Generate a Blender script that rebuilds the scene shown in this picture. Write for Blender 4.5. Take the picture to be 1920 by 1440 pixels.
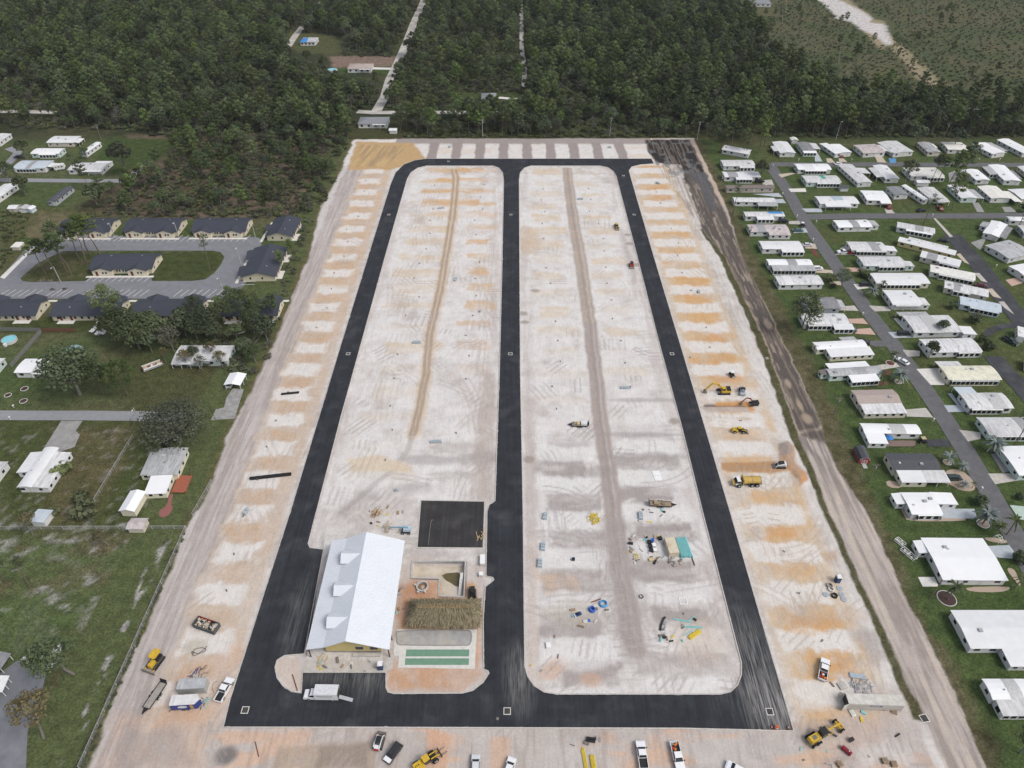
import bpy, bmesh, math, random
import numpy as np
from mathutils import Vector, Matrix

for _o in list(bpy.data.objects):
    bpy.data.objects.remove(_o)
sc = bpy.context.scene
COL = sc.collection
RND = random.Random(11)
rad = math.radians

# ---------------------------------------------------------------- camera, sky, sun, exposure
CAMH, PITCH, FPX = 160.0, rad(40.1), 1333.0        # a drone 160 m up, looking 40 degrees down
cam_d = bpy.data.cameras.new('camera')
cam_d.sensor_width = 36.0
cam_d.lens = FPX / 1920 * 36.0
cam_d.clip_start = 1.0
cam_d.clip_end = 9000.0
cam = bpy.data.objects.new('camera', cam_d)
COL.objects.link(cam)
cam.location = (0, 0, CAMH)
cam.rotation_euler = (math.pi / 2 - PITCH, 0, 0)
sc.camera = cam

SUN_EL, SUN_AZ = rad(52), rad(118)                 # azimuth from +Y towards +X
world = bpy.data.worlds.new('World')
sc.world = world
world.use_nodes = True
wn = world.node_tree
sky = wn.nodes.new('ShaderNodeTexSky')
sky.sky_type = 'NISHITA'
sky.sun_disc = False
sky.sun_elevation = SUN_EL
sky.sun_rotation = SUN_AZ
sky.air_density = 1.0
sky.dust_density = 4.0
sky.ozone_density = 1.0
hs = wn.nodes.new('ShaderNodeHueSaturation')        # an overcast sky has little colour left
hs.inputs['Saturation'].default_value = 0.55
wn.links.new(sky.outputs[0], hs.inputs['Color'])
wn.links.new(hs.outputs[0], wn.nodes['Background'].inputs['Color'])
wn.nodes['Background'].inputs['Strength'].default_value = 0.14

sun_d = bpy.data.lights.new('sun', 'SUN')
sun_d.energy = 1.1
sun_d.angle = rad(20)
sun_d.color = (1.0, 0.98, 0.95)
sun = bpy.data.objects.new('sun', sun_d)
COL.objects.link(sun)
_sd = Vector((math.sin(SUN_AZ) * math.cos(SUN_EL), math.cos(SUN_AZ) * math.cos(SUN_EL), math.sin(SUN_EL)))
sun.rotation_euler = _sd.to_track_quat('Z', 'Y').to_euler()
sun.location = (0, 0, 300)

vs = sc.view_settings
vs.view_transform = 'Standard'
vs.look = 'None'
vs.exposure = 0.16
vs.gamma = 1.0
vs.use_curve_mapping = False
sc.cycles.max_bounces = 4
sc.cycles.diffuse_bounces = 2
sc.cycles.glossy_bounces = 2
sc.cycles.transmission_bounces = 2
sc.cycles.transparent_max_bounces = 4
sc.cycles.caustics_reflective = False
sc.cycles.caustics_refractive = False

# ---------------------------------------------------------------- survey helpers
_cP, _sP = math.cos(PITCH), math.sin(PITCH)

def G(px, py, z=0.0):
    """where the survey point seen at (px, py) of the 1920 x 1440 photograph stands at height z"""
    u, w = (px - 960) / FPX, (720 - py) / FPX
    dx, dy, dz = u, _cP + w * _sP, -_sP + w * _cP
    t = (CAMH - z) / -dz
    return Vector((dx * t, dy * t, z))

def G2(px, py, z=0.0):
    p = G(px, py, z)
    return (p.x, p.y)

def PXY(x, y, z=0.0):
    vx, vy, vz = x, y, z - CAMH
    depth = vy * _cP - vz * _sP
    up = vy * _sP + vz * _cP
    return 960 + FPX * vx / depth, 720 - FPX * up / depth

# ---------------------------------------------------------------- scene helpers
def tag(o, label=None, cat=None, group=None, kind=None):
    if label: o['label'] = label
    if cat: o['category'] = cat
    if group: o['group'] = group
    if kind: o['kind'] = kind
    return o

def link(o, parent=None):
    COL.objects.link(o)
    if parent is not None:
        o.parent = parent
    return o

def empty(name, loc, rz=0.0):
    e = bpy.data.objects.new(name, None)
    e.empty_display_size = 0.5
    e.location = loc
    e.rotation_euler = (0, 0, rz)
    return link(e)

def thing(name, label, cat, loc, rz=0.0, group=None):
    return tag(empty(name, loc, rz), label, cat, group)

def new_obj(name, me, parent=None, loc=None, rot=None):
    o = bpy.data.objects.new(name, me)
    if loc is not None: o.location = loc
    if rot is not None: o.rotation_euler = rot
    return link(o, parent)

def copy_tree(o, parent=None):
    c = o.copy()
    COL.objects.link(c)
    c.parent = parent
    for ch in o.children:
        copy_tree(ch, c)
    return c

class MB:
    """collects shapes and links them as one mesh object"""
    def __init__(s):
        s.v, s.f, s.m, s.mats = [], [], [], []
        s.cur = 0
    def mat(s, m):
        if m not in s.mats: s.mats.append(m)
        s.cur = s.mats.index(m)
        return s
    def add(s, vs_, fs_):
        b = len(s.v)
        s.v.extend([tuple(p) for p in vs_])
        for f in fs_:
            s.f.append(tuple(b + i for i in f))
            s.m.append(s.cur)
        return s
    def box(s, x0, x1, y0, y1, z0, z1):
        return s.add([(x0,y0,z0),(x1,y0,z0),(x1,y1,z0),(x0,y1,z0),(x0,y0,z1),(x1,y0,z1),(x1,y1,z1),(x0,y1,z1)],
                     [(3,2,1,0),(4,5,6,7),(0,1,5,4),(1,2,6,5),(2,3,7,6),(3,0,4,7)])
    def frus(s, x0, x1, y0, y1, z0, z1, ix0, ix1, iy0, iy1):
        """box whose top is inset by ix0 / ix1 / iy0 / iy1"""
        return s.add([(x0,y0,z0),(x1,y0,z0),(x1,y1,z0),(x0,y1,z0),(x0+ix0,y0+iy0,z1),(x1-ix1,y0+iy0,z1),(x1-ix1,y1-iy1,z1),(x0+ix0,y1-iy1,z1)],
                     [(3,2,1,0),(4,5,6,7),(0,1,5,4),(1,2,6,5),(2,3,7,6),(3,0,4,7)])
    def prism(s, prof, a0, a1, axis='y'):
        """extrude an (u, z) outline along y (u = x) or along x (u = y)"""
        n = len(prof)
        if axis == 'y':
            vv = [(u, a0, z) for u, z in prof] + [(u, a1, z) for u, z in prof]
        else:
            vv = [(a0, u, z) for u, z in prof] + [(a1, u, z) for u, z in prof]
        ff = [tuple(range(n))[::-1], tuple(range(n, 2 * n))] + [(i, (i+1) % n, n + (i+1) % n, n + i) for i in range(n)]
        return s.add(vv, ff)
    def cyl(s, p0, p1, r0, r1=None, n=8, caps=True):
        r1 = r0 if r1 is None else r1
        p0, p1 = Vector(p0), Vector(p1)
        d = (p1 - p0)
        if d.length < 1e-6: return s
        q = d.to_track_quat('Z', 'Y')
        vv = []
        for p, r in ((p0, r0), (p1, r1)):
            for i in range(n):
                a = 2 * math.pi * i / n
                vv.append(p + q @ Vector((r * math.cos(a), r * math.sin(a), 0)))
        ff = [(i, (i+1) % n, n + (i+1) % n, n + i) for i in range(n)]
        if caps: ff += [tuple(range(n))[::-1], tuple(range(n, 2 * n))]
        return s.add(vv, ff)
    def tube(s, pts, r, n=6):
        for a, b in zip(pts[:-1], pts[1:]):
            s.cyl(a, b, r, r, n)
        return s
    def ring(s, c, R_, r, n=20, k=6):
        vv, ff = [], []
        for i in range(n):
            a = 2 * math.pi * i / n
            for j in range(k):
                b = 2 * math.pi * j / k
                vv.append((c[0] + (R_ + r * math.cos(b)) * math.cos(a), c[1] + (R_ + r * math.cos(b)) * math.sin(a), c[2] + r * math.sin(b)))
        for i in range(n):
            for j in range(k):
                ff.append((i*k+j, ((i+1) % n)*k+j, ((i+1) % n)*k+(j+1) % k, i*k+(j+1) % k))
        return s.add(vv, ff)
    def mesh(s, name):
        me = bpy.data.meshes.new(name)
        me.from_pydata(s.v, [], s.f)
        for m in s.mats: me.materials.append(m)
        if len(s.mats) > 1: me.polygons.foreach_set('material_index', s.m)
        me.update()
        return me
    def obj(s, name, mat=None, parent=None, loc=None, rot=None):
        me = s.mesh(name)
        if mat is not None and not s.mats: me.materials.append(mat)
        return new_obj(name, me, parent, loc, rot)

def B1(x0, x1, y0, y1, z0, z1):
    return MB().box(x0, x1, y0, y1, z0, z1)

# ---------------------------------------------------------------- materials
_mc = {}
def M(name, c=(.5,.5,.5), rough=.75, var=.12, scale=1.5, metal=0.0, stain=None, stain_amt=.5, stain_scale=(.8,.8,.8), bump=0.0, ribs=0.0, rnd=.0, spec=.3):
    """painted / metal / masonry surface: base colour, slow variation, optional dirt, optional ribs"""
    if name in _mc: return _mc[name]
    m = bpy.data.materials.new(name)
    m.use_nodes = True
    nt = m.node_tree
    N, L = nt.nodes, nt.links
    b = N['Principled BSDF']
    b.inputs['Roughness'].default_value = rough
    b.inputs['Metallic'].default_value = metal
    b.inputs['Specular IOR Level'].default_value = spec
    tc = N.new('ShaderNodeTexCoord')
    nz = N.new('ShaderNodeTexNoise')
    nz.inputs['Scale'].default_value = scale
    nz.inputs['Detail'].default_value = 5
    L.new(tc.outputs['Object'], nz.inputs['Vector'])
    mr = N.new('ShaderNodeMapRange')
    mr.inputs['From Min'].default_value = .3
    mr.inputs['From Max'].default_value = .7
    mr.inputs['To Min'].default_value = 1 - var
    mr.inputs['To Max'].default_value = 1 + var * .6
    L.new(nz.outputs['Fac'], mr.inputs['Value'])
    mul = N.new('ShaderNodeMix'); mul.data_type = 'RGBA'; mul.blend_type = 'MULTIPLY'
    mul.inputs['Factor'].default_value = 1
    mul.inputs['A'].default_value = (*c, 1)
    cur = mr.outputs['Result']
    if rnd:
        oi = N.new('ShaderNodeObjectInfo')
        m2 = N.new('ShaderNodeMapRange')
        m2.inputs['To Min'].default_value = 1 - rnd
        m2.inputs['To Max'].default_value = 1 + rnd
        L.new(oi.outputs['Random'], m2.inputs['Value'])
        mm = N.new('ShaderNodeMath'); mm.operation = 'MULTIPLY'
        L.new(cur, mm.inputs[0]); L.new(m2.outputs[0], mm.inputs[1])
        cur = mm.outputs[0]
    L.new(cur, mul.inputs['B'])
    out = mul.outputs['Result']
    if stain is not None:
        mp = N.new('ShaderNodeMapping')
        mp.inputs['Scale'].default_value = stain_scale
        L.new(tc.outputs['Object'], mp.inputs['Vector'])
        if rnd or True:
            oi2 = N.new('ShaderNodeObjectInfo')
            L.new(oi2.outputs['Random'], mp.inputs['Location'])
        n2 = N.new('ShaderNodeTexNoise')
        n2.inputs['Scale'].default_value = 1.0
        n2.inputs['Detail'].default_value = 6
        n2.inputs['Roughness'].default_value = .65
        L.new(mp.outputs[0], n2.inputs['Vector'])
        m3 = N.new('ShaderNodeMapRange')
        m3.inputs['From Min'].default_value = .46
        m3.inputs['From Max'].default_value = .66
        m3.inputs['To Max'].default_value = stain_amt
        L.new(n2.outputs['Fac'], m3.inputs['Value'])
        mx = N.new('ShaderNodeMix'); mx.data_type = 'RGBA'
        mx.inputs['B'].default_value = (*stain, 1)
        L.new(m3.outputs[0], mx.inputs['Factor'])
        L.new(out, mx.inputs['A'])
        out = mx.outputs['Result']
    L.new(out, b.inputs['Base Color'])
    if bump or ribs:
        bp = N.new('ShaderNodeBump')
        bp.inputs['Strength'].default_value = .6
        bp.inputs['Distance'].default_value = bump or .03
        if ribs:
            wv = N.new('ShaderNodeTexWave')
            wv.bands_direction = 'X'
            wv.inputs['Scale'].default_value = ribs
            L.new(tc.outputs['Object'], wv.inputs['Vector'])
            L.new(wv.outputs['Fac'], bp.inputs['Height'])
        else:
            n4 = N.new('ShaderNodeTexNoise')
            n4.inputs['Scale'].default_value = scale * 6
            L.new(tc.outputs['Object'], n4.inputs['Vector'])
            L.new(n4.outputs['Fac'], bp.inputs['Height'])
        L.new(bp.outputs[0], b.inputs['Normal'])
    _mc[name] = m
    return m

def ground_mat(name, fine=1.0):
    """soil and grass: colour field of the sheet, broken up by several grains of noise and a fine bump"""
    m = bpy.data.materials.new(name)
    m.use_nodes = True
    nt = m.node_tree
    N, L = nt.nodes, nt.links
    b = N['Principled BSDF']
    b.inputs['Roughness'].default_value = .95
    b.inputs['Specular IOR Level'].default_value = .1
    at = N.new('ShaderNodeAttribute'); at.attribute_name = 'soil'
    ga = N.new('ShaderNodeAttribute'); ga.attribute_name = 'grass'
    tc = N.new('ShaderNodeTexCoord')
    out = at.outputs['Color']
    for sca, lo, hi, fac in ((0.35 * fine, .84, 1.13, 1), (1.7 * fine, .78, 1.2, 1), (6.5 * fine, .82, 1.18, 1)):
        nz = N.new('ShaderNodeTexNoise')
        nz.inputs['Scale'].default_value = sca
        nz.inputs['Detail'].default_value = 4
        nz.inputs['Roughness'].default_value = .6
        L.new(tc.outputs['Object'], nz.inputs['Vector'])
        mr = N.new('ShaderNodeMapRange')
        mr.inputs['From Min'].default_value = .3
        mr.inputs['From Max'].default_value = .7
        mr.inputs['To Min'].default_value = lo
        mr.inputs['To Max'].default_value = hi
        L.new(nz.outputs['Fac'], mr.inputs['Value'])
        # grass is blotchier than sand
        sb = N.new('ShaderNodeMath'); sb.operation = 'SUBTRACT'; sb.inputs[1].default_value = 1
        L.new(mr.outputs[0], sb.inputs[0])
        gm = N.new('ShaderNodeMapRange'); gm.inputs['To Min'].default_value = .40; gm.inputs['To Max'].default_value = 2.1
        L.new(ga.outputs['Fac'], gm.inputs['Value'])
        ml = N.new('ShaderNodeMath'); ml.operation = 'MULTIPLY_ADD'
        ml.inputs[2].default_value = 1
        L.new(sb.outputs[0], ml.inputs[0]); L.new(gm.outputs[0], ml.inputs[1])
        mx = N.new('ShaderNodeMix'); mx.data_type = 'RGBA'; mx.blend_type = 'MULTIPLY'
        mx.inputs['Factor'].default_value = fac
        L.new(out, mx.inputs['A']); L.new(ml.outputs[0], mx.inputs['B'])
        out = mx.outputs['Result']
    # drag marks of blades and tracks on the bare soil
    for rot, sc3, amt in ((.12, (2.6, .22, 1), .06), (1.45, (2.2, .3, 1), .035)):
        mp = N.new('ShaderNodeMapping'); mp.inputs['Rotation'].default_value = (0, 0, rot); mp.inputs['Scale'].default_value = sc3
        L.new(tc.outputs['Object'], mp.inputs['Vector'])
        nz = N.new('ShaderNodeTexNoise'); nz.inputs['Scale'].default_value = 1; nz.inputs['Detail'].default_value = 3; nz.inputs['Distortion'].default_value = .8
        L.new(mp.outputs[0], nz.inputs['Vector'])
        mr = N.new('ShaderNodeMapRange'); mr.inputs['From Min'].default_value = .52; mr.inputs['From Max'].default_value = .68; mr.inputs['To Min'].default_value = 1; mr.inputs['To Max'].default_value = 1 - amt * 1.6
        L.new(nz.outputs['Fac'], mr.inputs['Value'])
        mk = N.new('ShaderNodeMath'); mk.operation = 'MULTIPLY_ADD'; mk.inputs[1].default_value = -1; mk.inputs[2].default_value = 1
        L.new(ga.outputs['Fac'], mk.inputs[0])
        mx = N.new('ShaderNodeMix'); mx.data_type = 'RGBA'; mx.blend_type = 'MULTIPLY'
        L.new(mk.outputs[0], mx.inputs['Factor']); L.new(out, mx.inputs['A']); L.new(mr.outputs[0], mx.inputs['B'])
        out = mx.outputs['Result']
    L.new(out, b.inputs['Base Color'])
    n4 = N.new('ShaderNodeTexNoise'); n4.inputs['Scale'].default_value = 2.2; n4.inputs['Detail'].default_value = 6
    L.new(tc.outputs['Object'], n4.inputs['Vector'])
    bp = N.new('ShaderNodeBump'); bp.inputs['Strength'].default_value = .35; bp.inputs['Distance'].default_value = .12
    L.new(n4.outputs['Fac'], bp.inputs['Height'])
    L.new(bp.outputs[0], b.inputs['Normal'])
    return m

# ---------------------------------------------------------------- colour fields of the ground
_tab = np.random.RandomState(5).rand(257, 257).astype(np.float32)
_tab[256, :] = _tab[0, :]; _tab[:, 256] = _tab[:, 0]
def vnoise(x, y):
    xi, yi = np.floor(x), np.floor(y)
    fx, fy = x - xi, y - yi
    fx = fx * fx * (3 - 2 * fx); fy = fy * fy * (3 - 2 * fy)
    xi = xi.astype(np.int64) % 256; yi = yi.astype(np.int64) % 256
    a, b_, c, d = _tab[xi, yi], _tab[xi + 1, yi], _tab[xi, yi + 1], _tab[xi + 1, yi + 1]
    return (a * (1 - fx) + b_ * fx) * (1 - fy) + (c * (1 - fx) + d * fx) * fy
def fbm(x, y, o=4):
    s, a, t = 0.0, 1.0, 0.0
    for i in range(o):
        s = s + a * vnoise(x * 2 ** i + 17.3 * i, y * 2 ** i + 9.1 * i); t += a; a *= .55
    return s / t
def sstep(a, b, x):
    t = np.clip((x - a) / (b - a), 0, 1)
    return t * t * (3 - 2 * t)

class Field:
    def __init__(s, X, Y, base):
        s.X, s.Y = X, Y
        s.C = np.tile(np.array(base, np.float32), (X.size, 1))
        s.g = np.zeros(X.size, np.float32)
        s.wx = (fbm(X * .22, Y * .22, 3) - .5) * 2
        s.wy = (fbm(X * .22 + 50, Y * .22 + 70, 3) - .5) * 2
        s.Z = np.zeros(X.size, np.float32)
    def mix(s, c, m, idx=None, grass=None):
        c = np.array(c, np.float32)
        if idx is None:
            s.C += (c - s.C) * m[:, None]
            if grass is not None: s.g += (grass - s.g) * m
        else:
            s.C[idx] += (c - s.C[idx]) * m[:, None]
            if grass is not None: s.g[idx] += (grass - s.g[idx]) * m
    def _sub(s, P, pad):
        return np.nonzero((s.X > P[:, 0].min() - pad) & (s.X < P[:, 0].max() + pad) & (s.Y > P[:, 1].min() - pad) & (s.Y < P[:, 1].max() + pad))[0]
    def poly_m(s, P, soft=.6, warp=.8):
        P = np.array(P)
        idx = s._sub(P, soft + warp + .5)
        if idx.size == 0: return idx, None
        x, y = s.X[idx] + s.wx[idx] * warp, s.Y[idx] + s.wy[idx] * warp
        inside = np.zeros(idx.size, bool)
        dm = np.full(idx.size, 1e9)
        n = len(P)
        for i in range(n):
            (x0, y0), (x1, y1) = P[i], P[(i + 1) % n]
            c = ((y0 > y) != (y1 > y))
            with np.errstate(divide='ignore', invalid='ignore'):
                xc = (x1 - x0) * (y - y0) / (y1 - y0 + 1e-12) + x0
            inside ^= c & (x < xc)
            dx, dy = x1 - x0, y1 - y0
            t = np.clip(((x - x0) * dx + (y - y0) * dy) / (dx * dx + dy * dy + 1e-9), 0, 1)
            dm = np.minimum(dm, (x - x0 - t * dx) ** 2 + (y - y0 - t * dy) ** 2)
        sd = np.sqrt(dm) * np.where(inside, 1, -1)
        return idx, sstep(-soft, soft, sd)
    def line_m(s, P, half, soft=.3, warp=.4):
        P = np.array(P)
        idx = s._sub(P, half + soft + warp + .3)
        if idx.size == 0: return idx, None
        x, y = s.X[idx] + s.wx[idx] * warp, s.Y[idx] + s.wy[idx] * warp
        dm = np.full(idx.size, 1e9)
        for (x0, y0), (x1, y1) in zip(P[:-1], P[1:]):
            dx, dy = x1 - x0, y1 - y0
            t = np.clip(((x - x0) * dx + (y - y0) * dy) / (dx * dx + dy * dy + 1e-9), 0, 1)
            dm = np.minimum(dm, (x - x0 - t * dx) ** 2 + (y - y0 - t * dy) ** 2)
        return idx, sstep(half + soft, half - soft, np.sqrt(dm))
    def poly(s, pts, c, op=1.0, soft=.6, warp=.8, grass=None, nz=0.0, nsc=.3):
        idx, m = s.poly_m([G2(*p) for p in pts], soft, warp)
        if m is None: return
        m = m * op
        if nz: m = m * (1 - nz + nz * sstep(.35, .65, fbm(s.X[idx] * nsc, s.Y[idx] * nsc)))
        s.mix(c, m, idx, grass)
    def wpoly(s, pts, c, op=1.0, soft=.6, warp=.8, grass=None, nz=0.0, nsc=.3):
        idx, m = s.poly_m(pts, soft, warp)
        if m is None: return
        m = m * op
        if nz: m = m * (1 - nz + nz * sstep(.35, .65, fbm(s.X[idx] * nsc, s.Y[idx] * nsc)))
        s.mix(c, m, idx, grass)
    def line(s, pts, half, c, op=1.0, soft=.3, warp=.4, grass=None, nz=0.0, nsc=.3):
        idx, m = s.line_m([G2(*p) for p in pts], half, soft, warp)
        if m is None: return
        m = m * op
        if nz: m = m * (1 - nz + nz * sstep(.3, .7, fbm(s.X[idx] * nsc, s.Y[idx] * nsc)))
        s.mix(c, m, idx, grass)
    def wline(s, P, half, c, op=1.0, soft=.2, warp=.2):
        idx, m = s.line_m(P, half, soft, warp)
        if m is not None: s.mix(c, m * op, idx)
    def blob(s, p, rx, ry, c, op=1.0, grass=None, hard=.5):
        x0, y0 = G2(*p)
        r = max(rx, ry) * 1.6
        idx = np.nonzero((abs(s.X - x0) < r) & (abs(s.Y - y0) < r))[0]
        if idx.size == 0: return
        d = np.sqrt(((s.X[idx] - x0) / rx) ** 2 + ((s.Y[idx] - y0) / ry) ** 2) + s.wx[idx] * .35
        s.mix(c, sstep(1.25, hard, d) * op, idx, grass)

def grid_sheet(name, xs_of, ys, nx, paint, mat, z0, skirt=None):
    """sheet of nx columns per row; xs_of(y) gives the row's left and right end"""
    rows = len(ys)
    t = np.linspace(0, 1, nx)
    X = np.empty((rows, nx)); Y = np.empty((rows, nx))
    for i, y in enumerate(ys):
        a, b = xs_of(y)
        X[i] = a + (b - a) * t; Y[i] = y
    f = Field(X.ravel(), Y.ravel(), (.5, .5, .5))
    paint(f)
    n = rows * nx
    co = np.empty((n, 3), np.float32)
    co[:, 0] = f.X; co[:, 1] = f.Y; co[:, 2] = z0 + f.Z
    i = np.arange((rows - 1) * nx).reshape(rows - 1, nx)[:, :-1].ravel()
    F = np.stack([i, i + 1, i + nx + 1, i + nx], 1).astype(np.int32)
    me = bpy.data.meshes.new(name)
    me.vertices.add(n); me.vertices.foreach_set('co', co.ravel())
    nf = F.shape[0]
    me.loops.add(nf * 4); me.loops.foreach_set('vertex_index', F.ravel())
    me.polygons.add(nf); me.polygons.foreach_set('loop_start', np.arange(0, nf * 4, 4, dtype=np.int32))
    me.update(calc_edges=True)
    a = me.attributes.new('soil', 'FLOAT_COLOR', 'POINT')
    c4 = np.ones((n, 4), np.float32); c4[:, :3] = np.clip(f.C, 0, 1)
    a.data.foreach_set('color', c4.ravel())
    a = me.attributes.new('grass', 'FLOAT', 'POINT')
    a.data.foreach_set('value', f.g)
    me.materials.append(mat)
    o = new_obj(name, me)
    tag(o, kind='structure')
    return o

def sheet(name, loops, mat, z, thick=0.0, parent=None, px=True, kind='structure'):
    """flat area with holes: the first loop is the outline"""
    cu = bpy.data.curves.new(name, 'CURVE')
    cu.dimensions = '2D'
    cu.fill_mode = 'BOTH'
    cu.extrude = thick / 2
    for lp in loops:
        sp = cu.splines.new('POLY')
        sp.points.add(len(lp) - 1)
        for q, p in zip(sp.points, lp):
            x, y = G2(*p) if px else p
            q.co = (x, y, 0, 1)
        sp.use_cyclic_u = True
    tmp = bpy.data.objects.new('tmp', cu)
    me = bpy.data.meshes.new_from_object(tmp)
    bpy.data.objects.remove(tmp); bpy.data.curves.remove(cu)
    me.name = name
    me.materials.clear(); me.materials.append(mat)
    o = new_obj(name, me, parent, (0, 0, z - thick / 2))
    if parent is None and kind: tag(o, kind=kind)
    return o

def smooth_loop(pts, n=3):
    """Chaikin corner cutting for a closed outline"""
    for _ in range(n):
        q = []
        for i in range(len(pts)):
            a, b = pts[i], pts[(i + 1) % len(pts)]
            q += [(a[0]*.75+b[0]*.25, a[1]*.75+b[1]*.25), (a[0]*.25+b[0]*.75, a[1]*.25+b[1]*.75)]
        pts = q
    return pts
# ================================================================ GROUND
SAND, SANDW = (.60, .565, .53), (.68, .655, .625)
ORANGE, DORANGE, TAN = (.58, .355, .165), (.55, .28, .105), (.60, .47, .315)
GREYB, DGREY, PINK = (.37, .325, .30), (.285, .255, .24), (.46, .405, .375)
LAWN, LAWN2, DRY, WEED = (.064, .094, .031), (.084, .102, .042), (.112, .100, .056), (.080, .076, .034)
PITCHY = 13.2

TRACK_R = [(1300,262),(1360,383),(1391,480),(1450,600),(1525,760),(1570,880),(1625,960),(1680,1080),(1730,1180),(1780,1275),(1817,1360),(1850,1445),(1880,1520)]
TRACK_L = [(1262,318),(1283,322),(1317,430),(1358,480),(1427,623),(1497,813),(1557,960),(1607,1075),(1665,1200),(1700,1280),(1738,1353),(1775,1445),(1800,1520)]
STRIP_L = [(1312,430),(1347,480),(1413,623),(1480,813),(1545,960),(1590,1067),(1628,1150),(1663,1235),(1685,1290),(1713,1347)]
STRIP_R = [(1317,430),(1358,480),(1427,623),(1497,813),(1557,960),(1607,1075),(1665,1200),(1700,1280),(1738,1353)]
SITE_L = [(662,262),(640,315),(597,397),(578,480),(515,640),(430,810),(380,940),(363,962),(250,1230),(162,1440),(125,1530)]

def lots(f, x0, x1, phase, c, op_of, half=2.9, ragged=1.2, skip=()):
    """cross bands of bare soil between the pads of one row"""
    k = np.round((f.Y - phase) / PITCHY)
    yk = phase + k * PITCHY
    ki = k.astype(int)
    r = lambda q: _tab[(ki * 13 + int(x0) * 5 + q * 37) % 256, (ki * 7 + q) % 256]
    d = np.abs(f.Y - yk + f.wy * 1.5 + (r(1) - .5) * 2.2) + (fbm(f.X * .5, f.Y * .5, 3) - .5) * ragged
    hf = half * (.62 + .75 * r(2))
    m = sstep(hf + .8, hf - .8, d)
    w_ = (x1 - x0)
    m *= sstep(x0 - .8, x0 + .8, f.X + f.wx * 2.4 - r(3) * w_ * .28) * sstep(x1 + .8, x1 - .8, f.X + f.wx * 2.4 + r(4) * w_ * .22)
    m *= op_of(f.Y, r(5)) * (.45 + .55 * sstep(.3, .62, fbm(f.X * .16, f.Y * .4, 4)))
    f.mix(c, np.clip(m, 0, 1))

def tracks(f, rs, n, cx, cy, sx, sy, c, op, half=.2, gauge=1.9, long=None, curl=1.0):
    """pairs of tyre marks: short parallel passes over the pads, a few long sweeps"""
    k = 0
    while k < n:
        x0, y0 = rs.uniform(cx - sx, cx + sx), rs.uniform(cy - sy, cy + sy)
        a0 = (rs.choice((math.pi / 2, math.pi / 2, 0, .9, 2.2)) + rs.gauss(0, .12)) if long is None else long + rs.gauss(0, .08)
        sweep = long is None and rs.random() < .22
        da = rs.gauss(0, .05) * curl if sweep else rs.gauss(0, .012)
        st, ln = 1.4, rs.randint(9, 16) if (sweep or long is not None) else rs.randint(3, 6)
        for rep in range(1 if sweep else rs.randint(2, 4)):
            x, y, a = x0 + rep * rs.uniform(1.2, 2.6) * math.sin(a0), y0 - rep * rs.uniform(1.2, 2.6) * math.cos(a0), a0
            P = []
            for i in range(ln):
                P.append((x, y)); a += da
                x += math.cos(a) * st; y += math.sin(a) * st
            o_ = op * rs.uniform(.3, .9)
            for s_ in (-.5, .5):
                Q = []
                for i in range(len(P)):
                    p, q = P[max(i - 1, 0)], P[min(i + 1, len(P) - 1)]
                    dx, dy = q[0] - p[0], q[1] - p[1]
                    l = math.hypot(dx, dy) or 1
                    Q.append((P[i][0] - dy / l * gauge * s_, P[i][1] + dx / l * gauge * s_))
                f.wline(Q, half, c, o_, .2, .2)
            k += 1

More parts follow.
